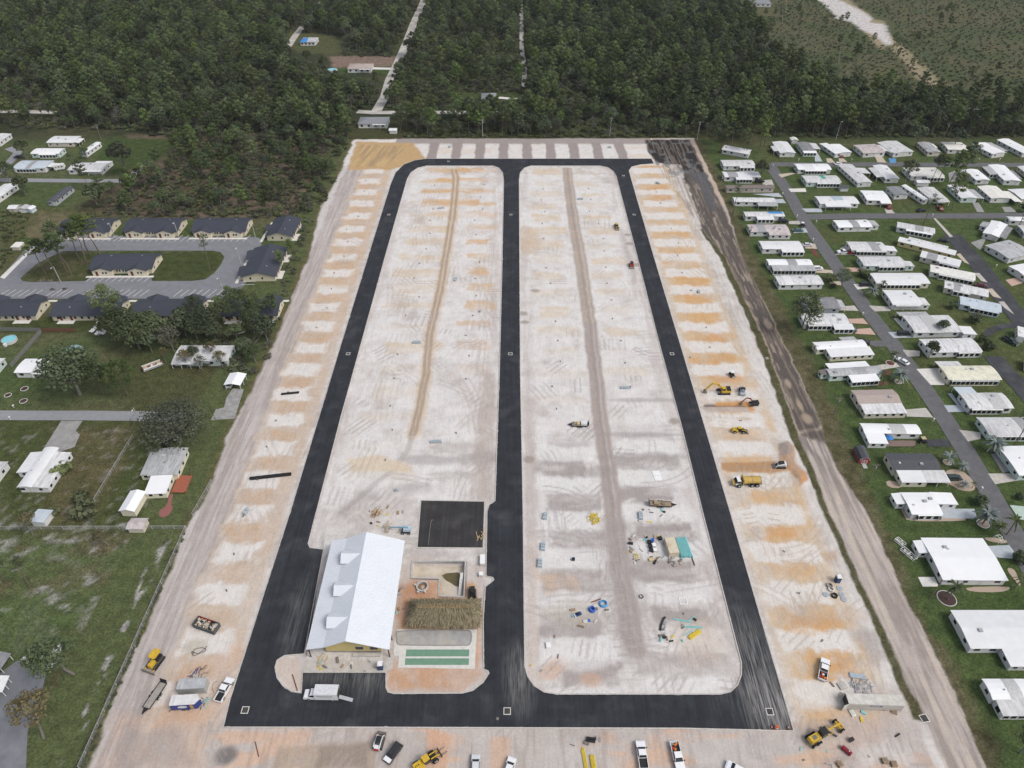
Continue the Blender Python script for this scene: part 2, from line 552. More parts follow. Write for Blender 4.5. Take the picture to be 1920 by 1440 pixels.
def paint_site(f):
    X, Y = f.X, f.Y
    rs = random.Random(3)
    f.C[:] = SAND
    n1, n2 = fbm(X * .07, Y * .07), fbm(X * .5 + 9, Y * .5)
    f.mix(PINK, sstep(.48, .72, n1) * .55)
    f.mix(SANDW, sstep(.5, .75, fbm(X * .12 + 40, Y * .12)) * .5)
    f.mix(GREYB, sstep(.58, .8, n2) * .3)
    far = sstep(150, 260, Y)
    # pads, whiter than what lies between
    inner = ((X > -56) & (X < 54) & (Y > 118) & (Y < 365)).astype(np.float32)
    f.mix((.70,.68,.66), inner * .6 * sstep(.25, .55, fbm(X * .2 + 3, Y * .2)))
    lowR = ((X > 4) & (X < 54)).astype(np.float32) * sstep(175, 140, Y)
    f.mix((.56,.53,.505), lowR * .4)
    # churned, gritty patches, most of them on the outer rows
    bare = ((X > -84) & (X < 88)).astype(np.float32) * (1 - .72 * inner * sstep(120, 150, Y))
    f.mix((.38,.335,.31), bare * sstep(.54, .70, fbm(X * .16 + 31, Y * .16 + 7, 5)) * .45)
    f.mix((.36,.32,.295), bare * sstep(.60, .72, fbm(X * .7 + 3, Y * .7 + 17, 4)) * .35)
    f.mix((.72,.70,.68), bare * sstep(.60, .74, fbm(X * .45 + 63, Y * .45 + 21, 4)) * .4)
    # wheel-worn margins along the roads
    for xr in (-55.5, -7.5, 5.5, 52.5):
        f.mix(PINK, sstep(3.5, .6, np.abs(X - xr) + f.wx * 1.4) * .5 * sstep(.3, .6, fbm(X * .6, Y * .05)))
    # cross bands
    lots(f, -53, -26, 93.4, TAN, lambda y, r: (.25 + .75 * far) * (.35 + .6 * r))
    lots(f, -22, -7, 93.4, ORANGE, lambda y, r: far * (.2 + .55 * r))
    lots(f, -50, -9, 93.4, ORANGE, lambda y, r: sstep(310, 335, y) * .8)
    lots(f, 6, 26, 90.0, TAN, lambda y, r: far * (.3 + .6 * r))
    lots(f, 32, 50, 90.0, TAN, lambda y, r: far * (.2 + .6 * r))
    for xa, xb, ph in ((6, 27, 96.9), (29, 53, 99.6)):
        lots(f, xa, xb, ph, (.42,.38,.36), lambda y, r: sstep(180, 140, y) * .55, 3.7, 3.2)
        lots(f, xa, xb, ph, (.31,.27,.255), lambda y, r: sstep(175, 140, y) * (.55 + .3 * r), 3.0, 3.0)
        k = np.round((Y - ph) / PITCHY - .5) + .5
        m = sstep(3.9, 2.6, np.abs(Y - (ph + k * PITCHY)) + f.wy * 1.2) * sstep(xa - .5, xa + 2, X + f.wx * 1.5) * sstep(xb + .5, xb - 2, X + f.wx * 1.5) * sstep(185, 150, Y)
        f.mix((.70,.68,.66), m * .6)
    lots(f, -30, -8, 93.4, GREYB, lambda y, r: sstep(190, 160, y) * (.25 + .4 * r), 2.2, 2.5)
    # the two outer rows: pale pads, orange bands
    f.mix((.57,.455,.33), sstep(62, 66, X) * sstep(88, 84, X) * (.35 + .5 * sstep(.35, .6, fbm(X * .15 + 14, Y * .12))))
    f.mix((.57,.39,.22), sstep(63, 67, X) * sstep(87, 84, X) * sstep(.5, .66, fbm(X * .14 + 24, Y * .10 + 3, 4)) * .7)
    f.mix((.53,.43,.345), sstep(-86, -83, X) * sstep(-64, -66.5, X) * (.75 + .25 * sstep(.4, .6, fbm(X * .3, Y * .3))))
    f.mix((.58,.40,.24), sstep(-84, -80, X) * sstep(-65, -68, X) * sstep(160, 300, Y) * sstep(.38, .62, fbm(X * .2 + 4, Y * .22)) * .55)
    for a, b, ph, c1, o1 in ((-81, -69, 85.8, (.50,.34,.215), .7), (65, 84, 85.8, ORANGE, .9)):
        k = np.round((Y - ph) / PITCHY - .5) + .5
        d = np.abs(Y - (ph + k * PITCHY)) + f.wy * 1.2 + (fbm(X * .6, Y * .6, 3) - .5) * 2.4
        m = sstep(4.2, 2.6, d) * sstep(a - 1, a + 1.5, X + f.wx * 2.6) * sstep(b + 1, b - 1.5, X + f.wx * 2.6)
        f.mix(SANDW, m * .8)
        lots(f, a, b, ph, c1, lambda y, r: o1 * (.45 + .55 * r), 2.9, 3.4)
    lots(f, 70, 83, 85.8, DORANGE, lambda y, r: .5 * sstep(.3, .7, r), 2.3, 2.2)
    # haul track along the west fence
    st = fbm(X * 1.6, Y * .06, 4)
    mtrk = sstep(-80.5, -83.5, X + f.wx * 2.2)
    f.mix((.435,.385,.36), mtrk * .95)
    f.mix((.33,.285,.26), mtrk * sstep(.52, .68, st) * .7)
    f.mix((.56,.52,.50), mtrk * sstep(.48, .32, st) * .5)
    f.mix((.60,.57,.55), sstep(2.6, .8, np.abs(X + 92.3) + f.wx) * .75)
    f.mix(GREYB, sstep(4, 1, np.abs(X - 87.5 - (Y - 90) * -.002) + f.wx) * .0)
    # southern apron
    ap = sstep(73.5, 72, Y) * (X > -80) * (X < 90)
    f.mix((.47,.42,.385), ap * .8)
    f.mix((.60,.40,.28), ap * sstep(.55, .72, fbm(X * .09 + 20, Y * .2)) * .75)
    f.mix((.30,.25,.22), ap * sstep(.58, .7, fbm(X * .8, Y * .05 + 4)) * .4)
    f.poly([(165,1440),(225,1335),(420,1330),(416,1365),(380,1400),(390,1445)], (.545,.375,.27), .55, 1.5, 2, nz=.6)
    f.poly([(225,1375),(330,1365),(365,1440),(200,1445)], (.35,.30,.275), .65, 2, 2)
    f.poly([(520,1400),(700,1392),(705,1445),(505,1445)], (.40,.32,.25), .8, .8, .8)
    f.poly([(596,1400),(690,1395),(688,1440),(592,1440)], (.27,.215,.175), .7, .8, .8)
    f.poly([(800,1372),(842,1372),(842,1445),(800,1445)], (.58,.36,.24), .8, .6, .6)
    f.poly([(920,1380),(955,1380),(955,1445),(918,1445)], (.58,.385,.27), .7, .6, .6)
    f.poly([(1495,1330),(1600,1330),(1640,1370),(1520,1440),(1500,1440)], (.60,.42,.27), .55, 2, 2, nz=.5)
    f.blob((424,1416), 2.8, 2.3, (.17,.155,.145), .9)
    f.blob((365,1212), 3.2, 2.4, (.42,.37,.29), .6)
    f.poly([(330,1262),(395,1232),(440,1205),(470,1215),(425,1330),(380,1350),(300,1350)], (.56,.37,.26), .5, 1.5, 1.5, nz=.5)
    # club house surroundings
    f.poly([(723,1262),(726,1298),(870,1298),(915,1262),(905,1250),(905,1060),(770,1040),(745,1100),(730,1255)], (.50,.43,.39), .7, .8, .8)
    f.poly([(727,1256),(730,1297),(868,1297),(905,1268),(895,1200),(890,1090),(768,1085),(745,1130),(748,1230)], (.50,.29,.165), .85, 1, 1, nz=.4)
    f.poly([(745,1098),(800,1078),(818,1098),(815,1120),(750,1160)], (.44,.235,.14), .7, 1, 1.2, nz=.5)
    f.poly([(870,1140),(903,1140),(903,1250),(885,1250)], (.56,.33,.21), .6, .8, 1)
    f.poly([(575,1235),(716,1240),(722,1262),(566,1262)], (.48,.44,.40), .7)
    f.poly([(520,1236),(560,1230),(566,1262),(566,1297),(542,1292),(522,1270)], (.54,.45,.38), .8)
    f.poly([(585,1000),(660,930),(760,922),(785,990),(620,1010)], (.47,.42,.39), .6, 2, 2, nz=.5)
    # the tracked spines of the two inner fields
    IRS = [(1063,318),(1072,390),(1090,500),(1105,600),(1119,720),(1128,800),(1141,890),(1155,990),(1166,1080),(1184,1180),(1192,1215)]
    f.line(IRS, 2.6, (.365,.31,.28), .96, .6, .5)
    f.line(IRS[:4], 2.2, (.50,.40,.29), .55, .8, .5, nz=.7, nsc=.15)
    f.line(IRS, .5, (.30,.255,.235), .6, .3, .4)
    f.line([(p[0] + 5, p[1]) for p in IRS], .3, (.52,.47,.44), .5, .3, .5)
    f.line(IRS[-4:], 4.0, (.34,.30,.28), .55, 2.5, 1.5)
    ILS = [(852,318),(856,335),(850,400),(838,470),(826,545),(806,630),(800,700),(786,770),(775,815)]
    f.line(ILS, 2.2, (.56,.42,.265), .65, 1.0, .6)
    for dx in (-5, 3):
        f.line([(p[0] + dx, p[1]) for p in ILS], .6, (.37,.29,.225), .9, .3, .3)
    f.line([(775,815),(760,850),(740,880),(700,910),(640,960)], .9, GREYB, .5, .5, .6)
    f.line([(640,960),(680,930),(740,920),(800,915)], 2.2, DGREY, .45, 1.2, 1, nz=.6)
    f.poly([(905,700),(928,700),(925,940),(880,930),(895,800)], (.45,.385,.34), .8, 1.2, 1.5, nz=.3)
    f.poly([(980,745),(1002,745),(1005,850),(1010,1000),(985,1010)], (.46,.40,.365), .6, 1.2, 1.5, nz=.3)
    for q in ((905,858,12,3.0), (800,862,11,2.4), (1100,885,9,2.6), (1215,857,16,2.2), (1200,815,13,1.5), (1200,750,14,1.4)):
        f.blob((q[0], q[1]), q[2], q[3], DGREY, .5)
    f.poly([(652,860),(700,852),(770,872),(772,885),(655,886)], (.60,.48,.325), .7, 1, 1)
    f.poly([(1000,1075),(1080,1080),(1085,1105),(1020,1110)], (.56,.41,.30), .7, 1.5, 1.5, nz=.5)
    f.poly([(990,1000),(1002,1000),(1010,1290),(990,1270)], (.56,.46,.39), .5, 1, 1)
    for (a, b) in ((1030,1260), (1110,1275), (1045,1245)): f.blob((a, b), 3, 2, (.56,.36,.25), .6)
    f.poly([(1180,1250),(1300,1230),(1385,1255),(1370,1298),(1200,1300)], (.69,.66,.63), .45, 3, 2, nz=.5)
    f.blob((1090,1238), 7, 3, (.68,.655,.63), .6)
    f.blob((1075,1150), 9, 4, (.48,.43,.36), .5); f.blob((1310,1200), 7, 7, (.52,.42,.33), .5)
    f.blob((992,455), 7, 11, (.52,.39,.27), .6); f.blob((984,430), 3, 5, (.48,.36,.25), .5)
    f.poly([(1170,440),(1195,520),(1190,540),(1160,430)], GREYB, .5, 1.5, 1.5)
    # digs on the eastern row
    f.poly([(1352,868),(1470,864),(1478,880),(1450,886),(1365,884),(1352,880)], (.42,.245,.125), .95, .5, .5)
    f.poly([(1362,874),(1460,873),(1460,878),(1364,879)], (.36,.26,.17), .6, .4, .3)
    f.poly([(1462,836),(1480,830),(1492,842),(1492,868),(1512,890),(1514,902),(1500,912),(1485,892),(1476,880),(1462,862)], (.37,.215,.115), .95, .6, .8, nz=.25)
    f.poly([(1462,834),(1480,832),(1486,850),(1464,856)], (.34,.29,.26), .9, .6, .8)
    f.poly([(1494,880),(1512,890),(1513,904),(1500,912)], (.55,.27,.11), .7, .5, .6)
    f.line([(1324,760),(1396,760)], .75, (.13,.10,.085), .95, .2, .1)
    f.line([(1345,757),(1400,756)], .8, DORANGE, .8, .3, .3)
    f.line([(1326,766),(1400,768)], 1.6, (.42,.35,.31), .85, .4, .4); f.line([(1400,758),(1408,768)], .8, DORANGE, .9, .3, .3)
    f.blob((1394,785), 3.5, 1.2, (.45,.33,.22), .6)
    f.poly([(1535,1035),(1570,1030),(1572,1048),(1545,1052)], (.47,.34,.23), .7, .8, 1)
    f.poly([(1580,1180),(1640,1180),(1665,1240),(1650,1260),(1600,1200)], GREYB, .65, 1.5, 2)
    f.poly([(1445,1135),(1625,1140),(1630,1165),(1460,1172)], (.48,.35,.24), .55, 1.5, 2, nz=.5)
    f.poly([(1600,1290),(1690,1290),(1730,1345),(1760,1440),(1560,1440),(1560,1370)], PINK, .7, 2, 2, nz=.4)
    f.poly([(1650,1388),(1690,1395),(1725,1440),(1620,1440),(1600,1405)], (.62,.595,.565), .6, 1.5, 2)
    # northern strip
    m = sstep(375, 378, Y) * (X < 83)
    f.mix(SANDW, m * .7)
    f.mix((.29,.25,.235), sstep(406, 409, Y + f.wy) * (X > -68) * (X < 82) * .85)
    for k in range(9):
        cx = -45.2 + 13.45 * k
        f.mix((.30,.255,.24), sstep(3.3, 2.2, np.abs(X - cx) + f.wx * .7) * sstep(376, 378.5, Y) * sstep(411, 407, Y) * .95)
    f.mix((.40,.345,.315), sstep(3.0, 1.5, np.abs(Y - 378.3) + f.wy) * (X > -10) * (X < 66) * .5)
    f.poly([(652,318),(668,265),(776,268),(800,300),(778,305),(735,318)], (.48,.325,.16), .97, 1.0, 1.2)
    idx, mm = f.poly_m([G2(*p) for p in [(662,314),(676,272),(755,272),(752,288),(720,312)]], 1.5, 1.5)
    f.mix((.34,.25,.15), mm * sstep(.46, .62, fbm(X[idx] * .7 - Y[idx] * .12, Y[idx] * .05)) * .8, idx)
    f.mix((.55,.39,.20), mm * sstep(.46, .34, fbm(X[idx] * .7 - Y[idx] * .12, Y[idx] * .05)) * .6, idx)
    # mud in the north-east corner and down the eastern track
    f.poly([(1300,262)] + TRACK_R[1:] + TRACK_L[::-1], (.43,.375,.34), 1, .5, .8)
    f.poly([(1208,262),(1296,262),(1322,318),(1330,345),(1285,345),(1278,310),(1232,306),(1215,285)], (.035,.031,.029), 1, .8, 1.5)
    f.poly([(1282,322),(1322,322),(1360,400),(1393,482),(1450,602),(1527,768),(1556,835),(1500,815),(1427,623),(1358,480),(1317,430)], (.092,.078,.070), .96, .5, .8)
    idx, mm = f.poly_m([G2(*p) for p in [(1208,262),(1340,262),(1430,560),(1560,840),(1490,815),(1350,480),(1225,300)]], 1, 1)
    f.mix((.36,.295,.23), mm * sstep(.60, .68, fbm(X[idx] * 1.0, Y[idx] * .10 + 3, 4)) * sstep(372, 340, Y[idx]) * .75, idx)
    f.mix((.24,.19,.155), mm * sstep(.50, .64, fbm(X[idx] * 1.5 + 7, Y[idx] * .06, 4)) * .6, idx)
    f.mix((.16,.165,.17), mm * sstep(.56, .66, fbm(X[idx] * .35, Y[idx] * .25, 4)) * sstep(350, 372, Y[idx]) * .8, idx)
    f.poly([(1292,322),(1322,322),(1336,360),(1345,398),(1330,395),(1312,352)], (.10,.105,.115), .7, .8, 1)
    idx, mm = f.poly_m([G2(*p) for p in [(1497,813),(1550,830),(1625,960),(1780,1275),(1850,1445),(1775,1445),(1700,1280),(1607,1075)]], 1, 1)
    sx = X[idx] * 1.5
    f.mix((.30,.255,.225), mm * sstep(.5, .64, fbm(sx, Y[idx] * .05 + 8, 4)) * .85, idx)
    f.mix((.55,.47,.39), mm * sstep(.48, .36, fbm(sx, Y[idx] * .05 + 8, 4)) * .6, idx)
    f.mix((.17,.15,.14), mm * sstep(128, 160, Y[idx]) * sstep(.42, .6, fbm(sx + 3, Y[idx] * .06, 3)) * .75, idx)
    f.line([(1300,264),(1325,310),(1360,384)], 2.0, (.50,.40,.32), .9, .6, .8)
    f.line([(1396,482),(1450,600),(1530,765),(1565,850)], .5, (.52,.40,.28), .8, .4, .6, nz=.8)
    f.line([(1358,482),(1428,625),(1498,815)], .5, (.52,.41,.30), .7, .4, .6, nz=.8)
    for q in ((1440,610,1.6,4), (1425,655,1.2,2.5), (1500,760,1,4), (1512,785,2,3), (1478,720,1,3)): f.blob(q[:2], q[2], q[3], (.50,.40,.29), .6)
    f.line([(1492,812),(1530,805),(1552,788),(1558,778)], .6, (.52,.43,.33), .5, .5, 1.2, nz=.7)
    # tyre marks
    tracks(f, rs, 135, -30, 190, 24, 70, (.40,.35,.325), .8)
    tracks(f, rs, 82, -30, 300, 24, 55, (.50,.385,.27), .8)
    tracks(f, rs, 135, 30, 165, 22, 60, (.36,.32,.305), .8)
    tracks(f, rs, 67, 30, 290, 22, 60, (.47,.40,.345), .8)
    tracks(f, rs, 105, 30, 96, 23, 18, (.40,.355,.33), .8)
    tracks(f, rs, 90, 75, 110, 9, 38, (.45,.37,.30), .8)
    tracks(f, rs, 60, 75, 260, 9, 100, (.47,.38,.29), .8)
    tracks(f, rs, 90, -75, 200, 9, 130, (.43,.36,.31), .8)
    tracks(f, rs, 75, 10, 66, 80, 6, (.38,.335,.31), .8)
    tracks(f, rs, 70, -87, 200, 4, 140, (.33,.29,.27), .5, long=math.pi / 2, curl=.1)
    tracks(f, rs, 40, 85.5, 220, 2, 140, (.42,.36,.31), .5, long=math.pi / 2, curl=.1)
    tracks(f, rs, 60, -12, 200, 4, 90, (.42,.37,.34), .5, long=math.pi / 2, curl=.15)
    tracks(f, rs, 50, -48, 230, 4, 100, (.44,.38,.33), .5, long=math.pi / 2, curl=.15)
    # grass: strip beside the lots, then everything east of the track and west of the fence
    f.poly(STRIP_L + STRIP_R[::-1], WEED, .97, .35, .7, 1)
    east = [(1300,258)] + TRACK_R[1:] + [(2300,1520),(1900,240)]
    f.poly(east, DRY, 1, .3, .7, 1)
    f.mix(WEED, f.g * sstep(.42, .6, fbm(X * .35, Y * .35)) * .8, grass=None)
    lawn = [(1315,262),(1375,383),(1415,480),(1475,590),(1550,740),(1600,850),(1650,965),(1745,1185),(1810,1285),(1870,1400),(1900,1520),(2300,1520),(1900,240)]
    f.poly(lawn, LAWN, .95, 2.2, 2.5, 1)
    west = SITE_L + [(-200,1530),(300,262)]
    f.poly(west, LAWN2, 1, .4, .9, 1)
    f.poly([(SITE_L[i][0] - 6 - i, SITE_L[i][1]) for i in range(len(SITE_L))] + [(p[0] + 2, p[1]) for p in SITE_L[::-1]], (.12,.10,.045), .8, .6, 1, 1, nz=.5)
    f.mix((.46,.43,.42), sstep(1.6, .3, np.abs(X + 96.5) + f.wx * 1.5) * (Y < 128) * sstep(.5, .66, fbm(X * .5, Y * .25)) * .8)
    north = [(300,230),(300,262),(668,262),(760,260),(1300,259),(1560,259),(1560,200)]
    f.poly(north, (.06,.062,.026), 1, .5, 1.0, 1)
    f.Z += (fbm(X * .25, Y * .25, 3) - .5) * .14 * (1 - f.g) + (fbm(X * .12, Y * .12, 2) - .5) * .1
    # heaps and trenches have real height
    for (px_, py_, rx, ry, h) in ((1478,845,3.2,4.5,1.1), (1502,900,3,3.5,1.0), (1365,767,9,1.3,.55), (980,588,2,1.5,.5), (983,604,2,1.3,.5), (1265,790,2,1.8,.5), (992,862,2,1.5,.5), (1176,440,2,1.5,.5), (1180,457,2,1.5,.5), (1194,497,1.8,1.8,.5), (1130,493,3,1.6,.5), (1003,545,2,1.6,.5)):
        x0, y0 = G2(px_, py_)
        d = ((X - x0) / rx) ** 2 + ((Y - y0) / ry) ** 2
        f.Z += h * np.exp(-d * 1.3) * (.75 + .5 * fbm(X * 1.3, Y * 1.3, 2))
        if rx < 2.5: f.blob((px_, py_), rx, ry, (.30,.25,.205), .75)
    x0, y0 = G2(1362, 760)
    f.Z -= .5 * sstep(9.5, 8.5, np.abs(X - x0)) * sstep(.9, .4, np.abs(Y - y0))
    for pts in (ROAD_OUT, COURT):        # keep the ground flat and just below the paving
        idx, m = f.poly_m([G2(*p) for p in pts], 1.0, 0)
        f.Z[idx] *= (1 - m)
        f.Z[idx] = np.where(m > .5, np.minimum(f.Z[idx], .0), f.Z[idx])
    idx, m = f.poly_m([G2(*p) for p in POOL], .3, 0)
    f.Z[idx] -= 2.2 * m
    idx, m = f.poly_m([G2(*p) for p in [(570,1260),(610,995),(770,1000),(905,1070),(900,1255),(720,1262)]], .6, 0)
    f.Z[idx] = np.where(f.Z[idx] > -1, np.minimum(f.Z[idx], -.02), f.Z[idx])

ROAD_OUT = [(420,1363),(640,1363),(960,1364),(1280,1365),(1487,1370),(1428,1168),(1368,960),(1280,663),(1225,480),(1182,332),(1179,320),(1184,313),(1200,309),(1226,307),(1221,298),(1000,298),(800,298),(778,301),(757,309),(742,324),(733,345),(691,480),(640,646),(545,960),(433,1310)]
FIELD_L = [(577,1020),(581,1028),(606,1031),(570,1226),(555,1227),(533,1229),(519,1238),(515,1252),(519,1272),(530,1287),(547,1298),(566,1301),(568,1262),(723,1262),(723,1290),(727,1299),(740,1302),(868,1301),(888,1295),(906,1281),(918,1263),(916,1258),(908,1255),(907,1160),(911,1101),(927,1088),(925,1083),(912,1080),(914,960),(918,947),(929,940),(932,850),(937,700),(942,500),(945,338),(943,324),(936,315),(925,311),(800,311),(783,315),(770,324),(763,336),(722,480),(640,777)]
FIELD_R = [(973,338),(975,324),(983,315),(995,311),(1125,311),(1140,314),(1150,321),(1156,331),(1195,480),(1233,630),(1280,805),(1318,960),(1391,1243),(1391,1266),(1384,1285),(1370,1298),(1352,1303),(1045,1303),(1020,1299),(1001,1287),(989,1270),(983,1250),(980,960),(975,700)]
COURT = [(790,939),(908,941),(905,1027),(783,1026)]
POOL = [(773.5,1052.5),(871.5,1053.5),(869,1118),(823.5,1117),(825,1084),(772,1083)]

SOIL = ground_mat('soil_and_grass')

def site_rows():
    y, out = 52.0, []
    while y < 436:
        out.append(y)
        y += .34 + max(0, (y - 60)) * .00145
    return out
site = grid_sheet('construction_ground', lambda y: (-106.0, 122.0), site_rows(), 540, paint_site, SOIL, 0.0)

def paint_outer(f):
    X, Y = f.X, f.Y
    f.C[:] = LAWN2
    f.g[:] = 1
    n = fbm(X * .035, Y * .035)
    f.mix(DRY, sstep(.5, .7, n) * .6)
    f.mix(LAWN, sstep(.5, .35, n) * .7)
    # woods and scrub to the north
    f.mix((.040,.048,.024), sstep(405, 425, Y))
    f.mix((.075,.07,.035), sstep(405, 425, Y) * sstep(.48, .66, fbm(X * .05 + 8, Y * .05)) * .8)
    scrub = [(1330,-90),(1390,20),(1440,90),(1500,150),(1640,190),(1780,195),(2000,205),(2200,100),(1990,-90)]
    f.poly(scrub, (.070,.086,.038), 1, 6, 6, 1)
    f.poly(scrub, (.125,.105,.062), .55, 6, 6, 1, nz=1, nsc=.05)
    f.poly([(1540,-60),(1575,0),(1650,95),(1668,85),(1720,150),(1800,200),(1812,196),(1735,125),(1690,84),(1662,58),(1660,40),(1640,36),(1580,-10)], (.30,.25,.16), .9, 2, 3)
    f.poly([(1500,-60),(1535,0),(1562,22),(1570,35),(1600,42),(1610,52),(1640,66),(1660,84),(1675,82),(1668,68),(1660,45),(1630,42),(1638,34),(1610,18),(1575,0),(1550,-60)], (.56,.53,.51), .95, 1.5, 2.5)
    f.poly([(725,120),(745,60),(1000,60),(990,205),(740,205)], (.065,.075,.03), .8, 8, 8, 1)
    f.poly([(0,165),(60,160),(110,190),(60,208),(0,205)], (.085,.09,.034), .9, 3, 5, 1)
    f.poly([(618,105),(760,105),(755,122),(700,132),(640,130),(622,124)], (.23,.165,.13), .85, 2, 2)
    f.poly([(625,128),(660,125),(740,124),(735,142),(700,135),(640,137)], (.05,.085,.022), .9, 2, 2, 1)
    f.poly([(535,55),(640,70),(640,100),(560,100),(530,85)], (.09,.095,.04), .8, 3, 5, 1)
    f.poly([(668,238),(735,238),(745,258),(662,258)], (.055,.08,.025), .9, 2, 2, 1)
    f.poly([(865,172),(985,172),(985,198),(865,200)], (.055,.075,.026), .9, 3, 4, 1)
    # brush land west of the site's north end
    f.poly([(240,250),(655,250),(600,395),(590,408),(180,408),(150,385),(240,330)], (.085,.072,.043), 1, 3, 4, 1)
    f.poly([(240,250),(655,250),(600,395),(590,408),(180,408),(240,330)], (.155,.115,.085), .8, 3, 4, 1, nz=1, nsc=.07)
    f.poly([(205,258),(340,262),(300,300),(210,330),(180,300)], (.05,.075,.022), .95, 2.5, 3, 1)
    f.poly([(0,395),(150,385),(235,408),(90,470),(0,520)], (.085,.085,.035), .85, 3, 4, 1)
    f.poly([(75,398),(160,400),(100,455),(40,450)], (.16,.135,.08), .7, 3, 4, 1)
    # lawns of the flats
    for p in ([(40,525),(110,475),(185,475),(420,470),(418,490),(385,525),(300,527),(45,530)], [(0,605),(240,575),(440,570),(520,510),(560,420),(600,410),(540,600),(400,625),(0,625)]):
        f.poly(p, (.05,.064,.02), .9, 1.5, 2, 1)
    f.poly([(40,525),(110,480),(180,490),(170,520),(60,530)], (.13,.105,.058), .5, 2, 2, 1, nz=.8)
    # yards to the west
    f.poly([(0,780),(430,790),(370,960),(300,995),(0,995)], (.06,.072,.024), .9, 2, 2, 1)
    f.poly([(100,800),(255,800),(240,870),(150,990),(60,990),(120,880)], (.115,.095,.05), .8, 3, 3, 1, nz=.4)
    f.poly([(330,650),(440,650),(420,720),(330,710)], (.12,.085,.055), .7, 2, 3, 1)
    f.poly([(230,660),(420,690),(400,780),(230,770)], (.065,.07,.028), .8, 3, 3, 1)
    f.mix((.42,.40,.39), ((X > -150) & (X < -98) & (Y < 129) & (Y > 100)) * sstep(.53, .66, fbm(X * .28, Y * .45, 5)) * .5)
    f.mix((.36,.34,.32), ((X < -98) & (Y < 104)) * sstep(.58, .70, fbm(X * .34 + Y * .22, Y * .12 - X * .05, 5)) * .3)
    f.mix((.13,.10,.055), ((X < -98) & (Y < 122)) * sstep(.50, .64, fbm(X * .09, Y * .12 + 31)) * .6)
    f.mix((.082,.110,.042), ((X < -98) & (Y < 122)) * sstep(.48, .36, fbm(X * .09, Y * .12 + 31)) * .8)
    f.mix((.34,.32,.30), ((X < -98) & (Y > 129) & (Y < 168)) * sstep(.60, .72, fbm(X * .6, Y * .6)) * .35)
    # eastern lawns
    e = ((X > 108) & (Y < 405)).astype(np.float32)
    f.mix((.066,.096,.031), e * .75)
    f.mix((.085,.092,.036), e * sstep(.5, .66, fbm(X * .06 + 5, Y * .06)) * .65)
    f.mix((.050,.084,.024), e * sstep(165, 120, Y) * .7)
    f.mix((.10,.09,.05), ((X > 100) & (X < 124)) * sstep(82, 72, Y) * .7)
    f.Z -= .09
    f.Z -= 4.5 * ((X > -104) & (X < 120) & (Y > 54) & (Y < 432))

def outer_rows():
    y, out = 30.0, [-3000, -400, -60, 0]
    while y < 860:
        out.append(y)
        y += 1.0 + max(0, (y - 60)) * .0026
    return out + [960, 1400, 2500, 6000]
def outer_x(y):
    h = max(260.0, min(y, 860) * .78 + 60)
    if y > 860 or y < 30: h = 9000 if abs(y) > 900 else 3000
    return (-h, h)
ground = grid_sheet('ground', outer_x, outer_rows(), 520, paint_outer, SOIL, 0.0)

